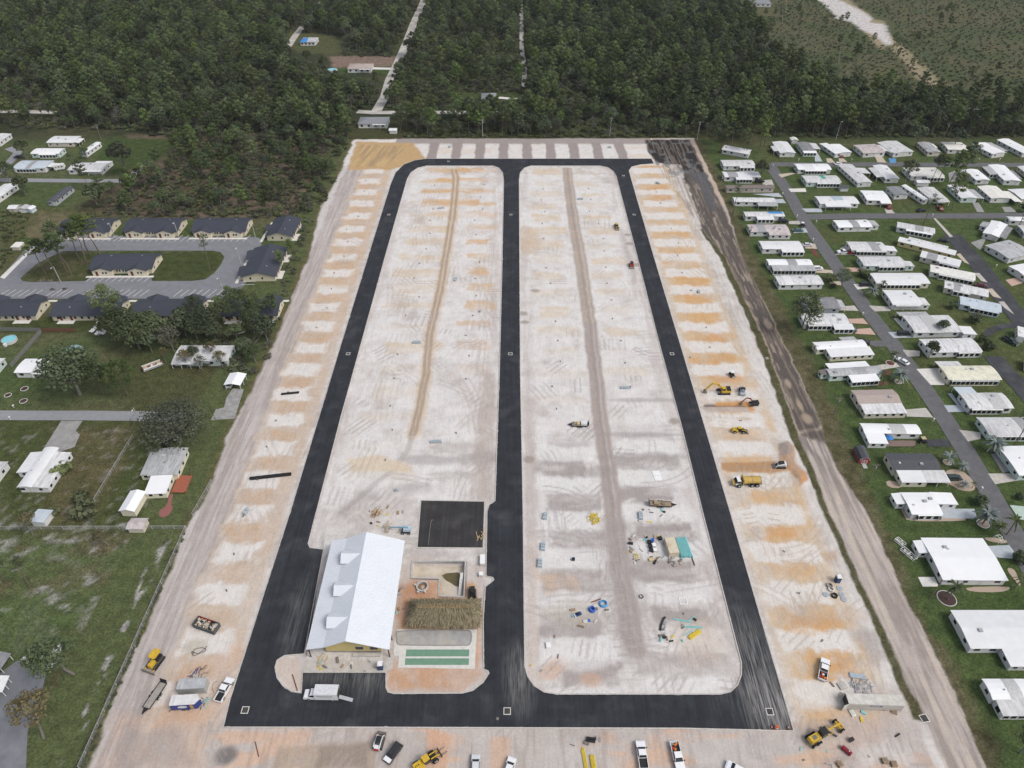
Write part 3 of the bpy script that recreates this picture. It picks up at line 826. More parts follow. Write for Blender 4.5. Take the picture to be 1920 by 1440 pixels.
# ================================================================ PAVING
def asphalt(name, c, dust=(.25,.24,.23), dust_amt=.25, lanes=.0, spots=(), rough=.85):
    m = bpy.data.materials.new(name); m.use_nodes = True
    nt = m.node_tree; N, L = nt.nodes, nt.links
    b = N['Principled BSDF']; b.inputs['Roughness'].default_value = rough; b.inputs['Specular IOR Level'].default_value = .25
    tc = N.new('ShaderNodeTexCoord')
    def noise(scale, vec, det=5, ro=.6):
        n = N.new('ShaderNodeTexNoise'); n.inputs['Scale'].default_value = scale; n.inputs['Detail'].default_value = det; n.inputs['Roughness'].default_value = ro
        L.new(vec, n.inputs['Vector']); return n.outputs['Fac']
    def mr(v, a, b_, lo, hi):
        n = N.new('ShaderNodeMapRange'); n.inputs['From Min'].default_value = a; n.inputs['From Max'].default_value = b_
        n.inputs['To Min'].default_value = lo; n.inputs['To Max'].default_value = hi
        L.new(v, n.inputs['Value']); return n.outputs[0]
    def op(o, a, b_):
        n = N.new('ShaderNodeMath'); n.operation = o
        for i, q in enumerate((a, b_)):
            if isinstance(q, (int, float)): n.inputs[i].default_value = q
            else: L.new(q, n.inputs[i])
        return n.outputs[0]
    P = tc.outputs['Object']
    v = op('MULTIPLY', mr(noise(.25, P), .3, .7, .75, 1.3), mr(noise(5, P), .3, .7, .8, 1.2))
    mpY = N.new('ShaderNodeMapping'); mpY.inputs['Scale'].default_value = (1.3, .03, 1); L.new(P, mpY.inputs['Vector'])
    v = op('MULTIPLY', v, mr(noise(1, mpY.outputs[0]), .35, .65, .84, 1.2))
    mx = N.new('ShaderNodeMix'); mx.data_type = 'RGBA'; mx.blend_type = 'MULTIPLY'; mx.inputs['Factor'].default_value = 1
    mx.inputs['A'].default_value = (*c, 1); L.new(v, mx.inputs['B'])
    d = mr(noise(.12, P, 6), .52, .75, 0, dust_amt)
    mp2 = N.new('ShaderNodeMapping'); mp2.inputs['Scale'].default_value = (2.2, .12, 1); mp2.inputs['Rotation'].default_value = (0, 0, .1); L.new(P, mp2.inputs['Vector'])
    streak = mr(noise(1, mp2.outputs[0], 6, .7), .40, .66, 0, 1)
    for (px_, py_, rx, ry, amt) in spots:
        x0, y0 = G2(px_, py_)
        s1 = N.new('ShaderNodeVectorMath'); s1.operation = 'SUBTRACT'; s1.inputs[1].default_value = (x0, y0, 0); L.new(P, s1.inputs[0])
        s2 = N.new('ShaderNodeVectorMath'); s2.operation = 'MULTIPLY'; s2.inputs[1].default_value = (1 / rx, 1 / ry, 0); L.new(s1.outputs[0], s2.inputs[0])
        s3 = N.new('ShaderNodeVectorMath'); s3.operation = 'LENGTH'; L.new(s2.outputs[0], s3.inputs[0])
        d = op('ADD', d, op('MULTIPLY', op('MULTIPLY', mr(s3.outputs['Value'], .2, 1, 1, 0), streak), amt))
    dm = N.new('ShaderNodeMix'); dm.data_type = 'RGBA'; dm.inputs['B'].default_value = (*dust, 1)
    cl = N.new('ShaderNodeClamp'); L.new(d, cl.inputs['Value'])
    L.new(cl.outputs[0], dm.inputs['Factor']); L.new(mx.outputs['Result'], dm.inputs['A'])
    L.new(dm.outputs['Result'], b.inputs['Base Color'])
    return m

FRESH = asphalt('fresh_asphalt', (.0245,.027,.0325), (.26,.25,.24), .14, spots=((1425,1270,7,22,.95), (1462,1345,9,6,.5), (1440,1320,14,8,.35), (975,1270,5,12,.75), (620,1272,12,3,.4), (690,1280,8,6,.45), (455,1150,8,40,.12), (980,690,2,5,.5), (560,1150,4,16,.35)))
CURBC = M('kerb_concrete', (.52,.485,.445), .9, .2, 2)
OLDA = asphalt('old_asphalt', (.128,.13,.135), (.2,.2,.19), .3)
LOTA = M('lot_asphalt', (.205,.21,.225), .9, .12, .4, stain=(.17,.17,.18), stain_amt=.5, stain_scale=(.1,.3,1))
DARKA = asphalt('sealed_asphalt', (.05,.052,.058), (.16,.16,.16), .35)
CONC = M('concrete', (.50,.47,.43), .9, .18, .8, stain=(.33,.31,.28), stain_amt=.4, stain_scale=(.4,.4,.4))
CONCW = M('pale_concrete', (.68,.655,.61), .85, .1, .8, stain=(.5,.47,.43), stain_amt=.3, stain_scale=(.5,.5,.5))
CONCB = M('blue_painted_drive', (.42,.455,.485), .8, .1, .8, stain=(.55,.57,.58), stain_amt=.3, stain_scale=(.5,.5,.5))
PAVER = M('salmon_pavers', (.52,.36,.29), .9, .15, 2)
SANDR = M('sand_road', (.50,.475,.44), .95, .25, .2, stain=(.30,.27,.22), stain_amt=.6, stain_scale=(.12,.12,.12))
MULCH = M('red_mulch', (.15,.055,.04), .95, .3, 4)
PEBBLE = M('pebble_bed', (.42,.335,.26), .95, .2, 6)
WHITEP = M('white_line_paint', (.72,.72,.71), .7, .12, 3)

def grow(pts, m):
    """outline in ground metres, pushed out by m"""
    P = [Vector(G2(*p)) for p in pts]
    area = sum(P[i].x * P[(i+1) % len(P)].y - P[(i+1) % len(P)].x * P[i].y for i in range(len(P)))
    s_ = 1 if area > 0 else -1
    out = []
    for i in range(len(P)):
        a, b, c = P[i-1], P[i], P[(i+1) % len(P)]
        d = ((b - a).normalized() + (c - b).normalized())
        d = d.normalized() if d.length > 1e-6 else (c - b).normalized()
        out.append((b.x + d.y * m * s_, b.y - d.x * m * s_))
    return out

W2 = lambda pts: [G2(*p) for p in pts]
def frayed(pts, amp, step=.9):
    """a laid edge: the outline resampled and slightly uneven"""
    P = W2(pts); out = []; rj = random.Random(8)
    for i in range(len(P)):
        a, b = Vector(P[i]), Vector(P[(i + 1) % len(P)])
        n = max(1, int((b - a).length / step)); t = (b - a).normalized()
        for k in range(n):
            q = a.lerp(b, k / n); j = rj.gauss(0, amp) * (2.2 if rj.random() < .06 else 1)
            out.append((q.x - t.y * j, q.y + t.x * j))
    return out
sheet('road', [frayed(ROAD_OUT, .07), frayed(FIELD_L, .07), frayed(FIELD_R, .07)], FRESH, .17, .16, px=False)
for lp, m_ in ((ROAD_OUT, .28), (FIELD_L, -.28), (FIELD_R, -.28)):
    o_ = sheet('kerb', [grow(lp, max(m_, 0)) if m_ > 0 else W2(lp), W2(lp) if m_ > 0 else grow(lp, m_)], CURBC, .19, .2, px=False)
sheet('court_pavement', [COURT], asphalt('court_asphalt', (.036,.034,.034), (.2,.19,.18), .2), .10, .1)
sheet('court_kerb', [grow(COURT, .5), grow(COURT, .01)], CURBC, .09, .1, px=False)

# streets of the eastern park
def path_sheet(name, pts, w, mat, z, kind='structure'):
    P = [Vector(G2(*p)) for p in pts]
    L_, R_ = [], []
    for i in range(len(P)):
        d = (P[min(i+1, len(P)-1)] - P[max(i-1, 0)]).normalized()
        L_.append((P[i].x - d.y * w / 2, P[i].y + d.x * w / 2)); R_.append((P[i].x + d.y * w / 2, P[i].y - d.x * w / 2))
    return sheet(name, [L_ + R_[::-1]], mat, z, 0, px=False, kind=kind)
ST = M('street_asphalt', (.135,.135,.14), .9, .15, .7, stain=(.09,.09,.095), stain_amt=.4, stain_scale=(.3,.3,.3))
ST1 = [(1438,308),(1445,312),(1478,360),(1505,410),(1548,470),(1590,530),(1632,590),(1678,650),(1722,712),(1765,775),(1810,845),(1860,930),(1905,1010),(1940,1075)]
path_sheet('street', ST1, 6.4, ST, .03)
path_sheet('street', [(1447,308),(1550,309),(1650,308),(1760,309),(1850,309),(1990,310)], 5.6, ST, .036)
path_sheet('street', [(1508,407),(1600,405),(1700,405),(1800,405),(1990,404)], 5.6, ST, .036)
path_sheet('street', [(1785,440),(1800,458),(1830,490),(1860,530),(1890,570),(1915,600),(1945,640)], 8.5, DARKA, .042)
path_sheet('street', [(1862,668),(1880,690),(1905,715),(1945,760)], 7, DARKA, .042)
path_sheet('street', [(1850,628),(1860,618),(1880,612),(1920,608)], 3, DARKA, .046)
# west
path_sheet('street', [(-60,778),(60,779),(160,779),(255,780),(345,783)], 4.7, M('pale_street', (.265,.27,.28), .9, .1, .6), .03)
path_sheet('street', [(-40,337),(60,338),(150,339),(235,339)], 4.5, M('pale_street'), .03)
path_sheet('street', [(235,339),(255,322),(272,308)], 4.0, M('pale_street'), .034)
path_sheet('street', [(-30,345),(0,320),(24,298),(34,285),(16,277)], 5.0, M('pale_street'), .034)
# sand roads through the woods
path_sheet('sand_road', [(612,-12),(600,10),(575,40),(555,65),(540,88)], 5.5, SANDR, .03)
path_sheet('sand_road', [(800,-12),(790,12),(775,45),(762,80),(745,120),(731,148),(722,180),(706,208)], 6.5, SANDR, .034)
path_sheet('sand_road', [(670,209),(700,211),(760,211),(830,211),(935,211),(985,210)], 6.0, SANDR, .03)
path_sheet('sand_road', [(975,-10),(978,40),(978,90),(984,130),(982,165)], 3.4, SANDR, .03)
path_sheet('sand_road', [(-20,209),(40,209),(105,211)], 5.5, SANDR, .03)
path_sheet('sand_road', [(1790,203),(1850,204),(1960,205)], 3.5, SANDR, .03)
path_sheet('driveway', [(697,128),(735,129)], 5, CONCW, .03)
path_sheet('driveway', [(935,183),(970,186)], 4, CONCW, .03)
sheet('driveway', [[(60,1236),(92,1240),(80,1290),(52,1370),(48,1450),(-60,1450),(-60,1300),(0,1262),(30,1240)]], M('old_drive', (.20,.205,.225), .9, .15, .5, stain=(.13,.13,.14), stain_amt=.5, stain_scale=(.15,.15,.15)), .03)
sheet('driveway', [[(115,789),(155,789),(142,808),(150,815),(140,838),(98,852),(84,838)]], M('cracked_concrete', (.33,.32,.31), .9, .25, .8, stain=(.2,.19,.18), stain_amt=.7, stain_scale=(.4,.4,.4)), .034)
sheet('driveway', [[(437,728),(457,730),(440,785),(395,788),(405,768),(420,764),(425,745)]], M('cracked_concrete'), .034)
# ================================================================ BUILDINGS
ROOF = {
 'white': M('roof_white', (.71,.715,.72), .5, .06, .5, stain=(.62,.62,.61), stain_amt=.35, stain_scale=(.25,.6,1), ribs=1.1),
 'bright': M('roof_bright', (.80,.805,.81), .5, .03, .4, ribs=1.1),
 'worn': M('roof_worn', (.64,.64,.64), .6, .12, .6, stain=(.36,.355,.35), stain_amt=.65, stain_scale=(1.3,.22,1), ribs=1.1, rnd=.08),
 'grey': M('roof_grey', (.46,.465,.47), .6, .12, .6, stain=(.22,.22,.225), stain_amt=.7, stain_scale=(1.6,.2,1), ribs=1.1, rnd=.1),
 'rust': M('roof_rust', (.55,.50,.49), .6, .12, .6, stain=(.33,.24,.23), stain_amt=.7, stain_scale=(.5,.5,1), ribs=1.1),
 'dgrey': M('roof_dark_metal', (.22,.22,.23), .6, .15, .6, stain=(.38,.38,.38), stain_amt=.5, stain_scale=(.8,.3,1), ribs=1.1),
 'blue': M('roof_pale_blue', (.50,.565,.62), .5, .08, .5, stain=(.66,.68,.70), stain_amt=.4, stain_scale=(.6,.3,1), ribs=1.1),
 'ivory': M('roof_ivory', (.75,.735,.68), .6, .06, .5, stain=(.5,.48,.44), stain_amt=.4, stain_scale=(.8,.3,1), ribs=1.1),
 'yellow': M('roof_yellowed', (.74,.72,.57), .6, .06, .5, stain=(.42,.41,.37), stain_amt=.5, stain_scale=(.6,.5,1), ribs=1.1),
 'tan': M('shingle_tan', (.40,.335,.30), .9, .12, 2, bump=.03),
 'brown': M('shingle_brown', (.20,.17,.155), .9, .12, 2, bump=.03),
 'dark': M('shingle_dark', (.085,.088,.098), .9, .2, 2, bump=.03),
 'slate': M('shingle_slate', (.24,.25,.265), .9, .15, 2, bump=.03),
}
WALL = {
 'white': M('siding_white', (.68,.68,.67), .6, .06, 1),
 'cream': M('siding_cream', (.70,.66,.52), .65, .06, 1),
 'mint': M('siding_mint', (.57,.66,.62), .65, .06, 1),
 'blue': M('siding_pale_blue', (.55,.64,.68), .65, .06, 1),
 'tan': M('siding_tan', (.46,.41,.36), .7, .06, 1),
 'beige': M('siding_beige', (.62,.57,.49), .7, .06, 1),
 'grey': M('siding_grey', (.40,.42,.45), .7, .06, 1),
 'yellow': M('siding_yellow', (.66,.55,.26), .7, .06, 1),
}
GLASS = M('window_glass', (.018,.022,.026), .12, .1, 1, spec=.6)
SCREEN = M('porch_screen', (.022,.026,.027), .5, .25, 1)
TRIM = M('white_trim', (.78,.78,.77), .5, .04, 2)
STEEL = M('galvanised_steel', (.42,.44,.46), .45, .15, 2, metal=.4)
DOORM = M('door_paint', (.62,.60,.56), .5, .05, 2)

_wc = {}
def window(parent, x, y, z, w, h, face):
    """a framed pane on a wall that looks towards -y, +y, -x or +x"""
    k = (round(w, 2), round(h, 2))
    if k not in _wc:
        f = MB().box(-w/2-.07, w/2+.07, -.03, .03, -h/2-.07, h/2+.07).mesh('window'); f.materials.append(TRIM)
        p = MB().box(-w/2, w/2, -.05, -.026, -h/2, h/2).mesh('pane'); p.materials.append(GLASS)
        _wc[k] = (f, p)
    rz = {'-y': 0, '+y': math.pi, '+x': math.pi/2, '-x': -math.pi/2}[face]
    o = new_obj('window', _wc[k][0], parent, (x, y, z), (0, 0, rz))
    new_obj('pane', _wc[k][1], o)
    return o

def arc_profile(hw, z0, rise, n, over=.2):
    if n == 2:
        s_ = rise / hw
        return [(-hw - over, z0 - s_ * over), (0, z0 + rise), (hw + over, z0 - s_ * over)]
    pts = []
    for i in range(n + 1):
        t = -1 + 2 * i / n
        pts.append((t * (hw + over), z0 + rise * (1 - t * t) - .03))
    return pts

def roof_shell(hw, hl, z0, rise, axis, n=2, over=.2, th=.1):
    prof = arc_profile(hw, z0, rise, n, over)
    prof = prof + [(u, z - th) for u, z in prof[::-1]]
    return MB().prism(prof, -hl - over, hl + over, 'x' if axis == 'x' else 'y')

def gable_walls(hl, hw, h, rise, axis):
    """wall box whose two ends rise into the gable"""
    if axis == 'x':
        return MB().prism([(-hw, 0), (hw, 0), (hw, h), (0, h + rise - .06), (-hw, h)], -hl, hl, 'x')
    return MB().prism([(-hl, 0), (hl, 0), (hl, h), (0, h + rise - .06), (-hl, h)], -hw, hw, 'y')

def tarp(e, hl, hw, h, s0=.62, s1=.98, c=(.05,.26,.62), name='tarp'):
    m = M('%s_%d_%d' % (name, int(c[0] * 100), int(c[2] * 100)), c, .5, .2, 2)
    u0 = -1.04 if name != 'tarp' else -.2
    prof = [(t * hw * 1.04, h + .45 * (1 - t * t) + .02) for t in (-1.04, -.6, -.2, .2, .5, .8, 1.04) if t >= u0]
    prof = prof + [(u, z - .015) for u, z in prof[::-1]]
    MB().prism(prof, -hl + s0 * hl * 2, -hl + s1 * hl * 2, 'x').obj(name, m, e, (0, 0, 0))

VENTS = []
for a_, b_, c_, m_ in ((.14, .14, .4, STEEL), (.3, .3, .25, DOORM), (.5, .45, .4, STEEL), (.45, .45, .9, STEEL)):
    VENTS.append(MB().frus(-a_, a_, -b_, b_, 0, c_, .03, .03, .03, .03).mesh('roof_vent')); VENTS[-1].materials.append(m_)

def home(label, A, B, w, roof='white', wall='white', wings=(), h=2.55, rise=.45, arc=4, name='mobile_home', cat='mobile home', group='homes of the mobile home park', win=True, ends='both', ridge=None, seed=None, extra=None):
    a, b = G(*A, h), G(*B, h)
    ex = (b - a); L_ = ex.length; ex.normalize()
    nn = Vector((ex.y, -ex.x, 0))
    c = a + ex * L_ / 2 + nn * w / 2
    e = thing(name, label, cat, (c.x, c.y, 0), math.atan2(ex.y, ex.x), group)
    rs = random.Random(hash((round(A[0]), round(A[1]))) & 0xffff)
    hl, hw = L_ / 2, w / 2
    axis = ridge or ('x' if L_ >= w else 'y')
    wm = WALL[wall]
    if axis == 'x':
        gable_walls(hl - .15, hw - .15, h, rise * .9, 'x').obj('wall', wm, e)
        roof_shell(hw, hl, h, rise, 'x', arc).obj('roof', ROOF[roof], e)
    else:
        gable_walls(hl - .15, hw - .15, h, rise * .9, 'y').obj('wall', wm, e)
        roof_shell(hl, hw, h, rise, 'y', arc).obj('roof', ROOF[roof], e)
    covered = []
    for wg in wings:
        side, s0, s1, dep, kind = wg[:5]
        rm = ROOF[wg[5]] if len(wg) > 5 else ROOF[roof]
        covered.append((side, s0, s1))
        if side in 'nf':
            x0, x1 = -hl + s0 * L_, -hl + s1 * L_
            sy = -1 if side == 'n' else 1
            y0, y1 = sy * (hw - .1), sy * (hw + dep)
            prof = [(y0, h + .02), (y1 + sy * .15, h - .36), (y1 + sy * .15, h - .46), (y0, h - .08)]
            MB().prism(prof, x0 - .1, x1 + .1, 'x').obj('porch_roof', rm, e)
            wing_body(e, kind, x0, x1, min(y0, y1), max(y0, y1), h - .45, wm, 'n' if sy < 0 else 'f', rs)
        else:
            y1, y0 = hw - s0 * w, hw - s1 * w
            sx = -1 if side == 'l' else 1
            x0, x1 = sx * (hl - .1), sx * (hl + dep)
            prof = [(x0, h + .02), (x1 + sx * .15, h - .36), (x1 + sx * .15, h - .46), (x0, h - .08)]
            MB().prism(prof, y0 - .1, y1 + .1, 'y').obj('porch_roof', rm, e)
            wing_body(e, kind, min(x0, x1), max(x0, x1), y0, y1, h - .45, wm, side, rs)
    if win:
        # long wall that faces the camera, then the ends
        def free(side, s):
            return not any(k[0] == side and k[1] - .04 <= s <= k[2] + .04 for k in covered)
        n = max(2, int(L_ / 3.6))
        for i in range(n):
            s = (i + .5) / n
            if free('n', s):
                if i == n // 2 and not any(k[0] == 'n' for k in covered):
                    B1(-.45, .45, -.05, .03, 0, 2.0).obj('door', DOORM, e, (-hl + s * L_, -hw + .12, .1))
                else:
                    window(e, -hl + s * L_, -hw + .14, 1.5, rs.choice((.9, 1.2, 1.5)), .95, '-y')
        m = max(1, int(w / 3.4))
        for i in range(m):
            s = (i + .5) / m
            if free('l', s): window(e, -hl + .14, hw - s * w, 1.5, 1.1, .95, '-x')
            if free('r', s): window(e, hl - .14, hw - s * w, 1.5, 1.1, .95, '+x')
    if name != 'shed':
        for k in range(rs.randint(1, 3)):                      # vents and coolers on the roof
            x, y = rs.uniform(-.8, .8) * hl, rs.uniform(-.55, .55) * hw
            u = (y / hw) if axis == 'x' else (x / hl)
            z = h + rise * (1 - u * u if arc > 2 else 1 - abs(u))
            new_obj('roof_vent', VENTS[rs.randrange(3)], e, (x, y, z - .05))
        if axis == 'x' and arc > 2 and extra is None and rs.random() < .55:
            a_ = rs.uniform(.05, .6); c_ = rs.choice(((.72,.72,.72), (.34,.34,.345), (.50,.50,.49)))
            tarp(e, hl, hw, h, a_, a_ + rs.uniform(.12, .35), c_, 'roof_panel')
        if rs.random() < .6: new_obj('cooling_unit', VENTS[3], e, (rs.uniform(-.7, .7) * hl, hw + .6, 0))
    if extra: extra(e, hl, hw, h)
    return e

def wing_body(e, kind, x0, x1, y0, y1, zt, wm, side, rs):
    if kind == 'open':
        n = max(2, int((x1 - x0 if side in 'nf' else y1 - y0) / 3.2) + 1)
        for i in range(n):
            t = i / (n - 1)
            if side in 'nf':
                p = (x0 + .1 + (x1 - x0 - .2) * t, y0 + .1 if side == 'n' else y1 - .1)
            else:
                p = (x0 + .1 if side == 'l' else x1 - .1, y0 + .1 + (y1 - y0 - .2) * t)
            B1(-.06, .06, -.06, .06, 0, zt).obj('post', TRIM, e, (*p, 0))
        return
    B1(x0 + .1, x1 - .1, y0 + .1, y1 - .1, 0, zt).obj('porch_wall', wm, e)
    # outer faces: a run of panes, dark and wide for a screened porch
    def run(a0, a1, fixed, face):
        ln = a1 - a0
        pw = 1.35 if kind == 'screen' else 1.0
        gap = .16 if kind == 'screen' else 1.3
        n = max(1, int((ln - .4) / (pw + gap)))
        for i in range(n):
            c = a0 + ln * (i + .5) / n
            if face in ('-y', '+y'): window(e, c, fixed, 1.25 if kind == 'screen' else 1.4, pw, 1.35 if kind == 'screen' else .9, face)
            else: window(e, fixed, c, 1.25 if kind == 'screen' else 1.4, pw, 1.35 if kind == 'screen' else .9, face)
    if side in 'nf':
        run(x0 + .2, x1 - .2, y0 + .09 if side == 'n' else y1 - .09, '-y' if side == 'n' else '+y')
        if side == 'n':
            run(y0 + .2, y1 - .2, x0 + .09, '-x'); run(y0 + .2, y1 - .2, x1 - .09, '+x')
    else:
        run(y0 + .2, y1 - .2, x0 + .09 if side == 'l' else x1 - .09, '-x' if side == 'l' else '+x')
        run(x0 + .2, x1 - .2, y0 + .09, '-y')

# ---- the park's west column, between the mud track and the street, from the woods down
home('white round-roofed trailer home under the pines by the sandy bank', (1360,272), (1409,281), 7, 'white', 'white', arc=6)
home('grey-white streaked mobile home just below the trailer under the pines', (1351,300), (1409,300), 8, 'worn', 'white', [('n', .5, .98, 1.6, 'screen')])
home('white mobile home with a window strip, behind a thin pine and dark car', (1354,322), (1420,322), 6.5, 'white', 'white', [('n', .3, .75, 2.6, 'screen', 'white')])
home('long beige mobile home with a narrow brown roof beside the mud track', (1360,347), (1448,346.5), 3.8, 'brown', 'tan', rise=.35)
home('mobile home with half dark half white roof and grey porch roof', (1374,370), (1450,371), 4.6, 'worn', 'white', [('n', .55, 1.02, 3.6, 'open', 'grey'), ('f', 0, .5, .8, 'room', 'dgrey')])
home('mobile home with a blue tarp over the street end of its roof', (1394,397), (1466,397), 4.6, 'worn', 'white', [('n', .27, .7, 2.8, 'screen', 'white')], extra=tarp)
home('mobile home with a rust-pink stained roof and three round porch windows', (1401,421), (1472,421), 6.8, 'rust', 'white', [('n', .45, 1, 2.8, 'room', 'rust')])
home('pale mobile home with a glazed porch beside the red mulch path', (1423,452), (1497,452), 7, 'white', 'white', [('n', .45, 1, 2.4, 'screen')])
home('mobile home with white gable and grey porch roof, white van at its end', (1437,486), (1517,486), 4.8, 'bright', 'white', [('n', .04, 1.02, 4.2, 'screen', 'grey')])
home('plain white mobile home with black-streaked roof above the big pine', (1452,517), (1533,516), 7, 'worn', 'white')
home('dark grey patched mobile home hidden under the big spreading pine', (1500,557), (1563,557), 8, 'dgrey', 'grey', [('r', .2, .9, 2.5, 'open', 'grey')])
home('mobile home with dark green screened side and two salmon driveways', (1499,588), (1581,588), 6.8, 'worn', 'white', [('n', .08, .6, 1.0, 'screen', 'worn'), ('n', .62, 1.05, 3.2, 'screen', 'white')])
home('white-roofed mobile home with cream lower wing behind the leaning pole', (1524,642), (1616,637), 4.2, 'bright', 'cream', [('n', .17, 1.04, 4.4, 'room', 'white'), ('f', .6, .9, 2.6, 'open', 'grey')])
home('pale green mobile home with grey ridge roof and white glass sunroom', (1548,692), (1645,686), 3.9, 'grey', 'mint', [('f', .08, .86, 3.4, 'open', 'bright'), ('n', .34, .86, 3.6, 'screen', 'bright'), ('l', 0, .6, 2.4, 'room', 'brown')])
home('mobile home with a tan shingle roof and ribbed grey porch roof', (1596,732), (1673,730.5), 7.0, 'tan', 'beige', [('n', .02, 1.0, 4.4, 'room', 'worn')], rise=.8, arc=2)
home('bright white mobile home with brown deck and blue umbrella', (1613,794), (1717,796), 4.2, 'bright', 'white', [('n', 0, .33, 4.4, 'room', 'bright')])
home('cream mobile home with a dark shingle roof next to the red barn shed', (1659,850.5), (1745,850.5), 7.0, 'dark', 'cream', [('n', .05, .58, 4.4, 'room', 'white'), ('n', .58, 1.06, 4.4, 'open', 'worn')], rise=.9, arc=2)
home('white mobile home in three stepped blocks with a grey drive', (1689,924), (1744,924), 7.8, 'bright', 'white', [('r', -.03, .52, 6.3, 'room', 'bright'), ('l', 0, .5, 2.6, 'room', 'bright'), ('n', .2, .98, .3, 'screen', 'bright')])
home('very large square house with a plain bright white roof', (1728,1009), (1842,1010), 13.2, 'bright', 'white', [('l', .05, .35, 2.4, 'room', 'bright')], rise=.5, arc=2, name='house', cat='house', group=None)
home('big white-roofed house with a stepped corner at the frame edge', (1784,1145), (1955,1145), 10, 'white', 'white', [('n', .32, 1, 4.4, 'room', 'white')], rise=.5, arc=2, name='house', cat='house', group=None)
home('white home with half ribbed grey roof in the lowest yard', (1843,1274), (1965,1274), 4.6, 'bright', 'white', [('n', .04, 1, 3.5, 'screen', 'worn')])
# ---- the north row along the woods, from the west
home('light grey wide home at the street corner with a small side carport', (1448,266), (1476,266), 16, 'white', 'white', [('l', .35, .8, 2.4, 'open', 'worn')], arc=2)
home('home with a dark grey roof and white front sunroom by the round shed', (1493,267), (1517,267), 12, 'dgrey', 'mint', [('r', .05, .75, 3.6, 'open', 'worn'), ('n', .0, 1.0, 2.4, 'screen', 'bright')], arc=2)
home('white L-shaped home with a dark red car in its carport', (1544,273), (1574,270), 12, 'bright', 'white', [('f', 0, .45, 4, 'room', 'bright')], arc=2)
home('home with a brownish patchy roof and a tan driveway', (1600,272), (1640,270), 12, 'rust', 'white', [('r', .1, .85, 3.4, 'open', 'worn')], arc=2)
home('wide pale grey home whose drive is painted bright blue', (1645,267), (1681,264), 16, 'worn', 'white', [('l', .3, .9, .6, 'open')], arc=2)
home('narrow greyish home with an added white roof patch beside the oak', (1720,267), (1743,267), 14, 'grey', 'beige', [('r', .1, .5, 1.5, 'open', 'bright')], arc=2)
home('tan-roofed home almost covered by the round oak in the north row', (1764,266), (1802,267), 11, 'ivory', 'white', arc=2)
home('home with a white half and a grey half roof in the north row', (1824,270), (1848,267), 15, 'bright', 'white', [('r', .02, .85, 3.8, 'open', 'grey')], arc=2)
home('long bright white home at the east end of the north row', (1870,262), (1891,260), 20, 'bright', 'white', arc=2)
# ---- second row, south of the north street
home('white mobile home with dark glazed front inside the street bend', (1489,307), (1550,307), 7.5, 'bright', 'white', [('n', .2, .85, 1.2, 'screen')])
home('grey streaked mobile home with a green roof patch and dark shed', (1503,329), (1567,329), 8.5, 'worn', 'mint', [('n', .3, .95, 1.0, 'screen', 'worn')], extra=lambda e, hl, hw, h: tarp(e, hl, hw, h, .5, .62, (.08,.36,.25)))
home('long home standing end-on with white and grey roof halves', (1572,309), (1597,308), 23, 'worn', 'white', [('r', .2, .5, 5, 'open', 'worn')], arc=2)
home('pale home with a dark open carport on its west side', (1637,310), (1662,310), 17, 'white', 'white', [('l', .15, .85, 3.4, 'open', 'worn')], arc=2)
home('cream-roofed home behind the tall pines with a small white shed', (1693,314), (1753,314), 11, 'ivory', 'white', [('n', .45, .98, 1.5, 'screen')], arc=2)
home('small white hipped home between pines and the black lanai home', (1808,318), (1833,318), 13, 'bright', 'white', [('l', 0, .5, 3, 'open', 'grey')], arc=2)
home('white home with a dark lanai at its side in the second row', (1853,309), (1883,310), 20, 'bright', 'white', [('l', .1, .6, 3.8, 'screen', 'grey'), ('r', .3, .8, 2.2, 'open', 'dgrey')], arc=2)
home('white home cut by the picture edge in the second row', (1908,312), (1938,312), 14, 'worn', 'beige', arc=2)
# ---- third row, north of the cross street
home('arched white and grey home with a pale blue roof patch and carport', (1528,368), (1600,368), 8, 'white', 'white', [('n', .12, .76, 2.6, 'open', 'white')], extra=lambda e, hl, hw, h: tarp(e, hl, hw, h, .38, .66, (.42,.50,.55)))
home('white home with awnings and a red car in its carport', (1613,357), (1655,358), 11, 'bright', 'white', [('n', .55, 1, 2.4, 'open', 'bright')], arc=2)
home('small home with a grey-green shingle roof beside a long white trailer', (1662,351), (1687,350), 9, 'slate', 'white', arc=2)
home('narrow long white trailer next to the grey-green roofed home', (1691,348), (1700,347), 17, 'bright', 'white', arc=6)
home('patchy roofed home with a red car at its drive behind a thin pine', (1720,352), (1750,351), 13, 'worn', 'white', [('n', .3, 1, 3, 'open', 'worn')], arc=2)
home('white home with dark carport roof behind a leafy pine', (1777,347), (1806,347), 15, 'white', 'mint', [('r', .3, 1, 3.4, 'open', 'grey')], arc=2)
home('ivory home with a long carport in the third row', (1833,349), (1868,349), 14, 'ivory', 'white', [('r', .4, 1.25, 4, 'open', 'ivory')], arc=2)
home('cream home behind a pine at the picture edge in the third row', (1890,355), (1935,353), 11, 'white', 'cream', arc=2)
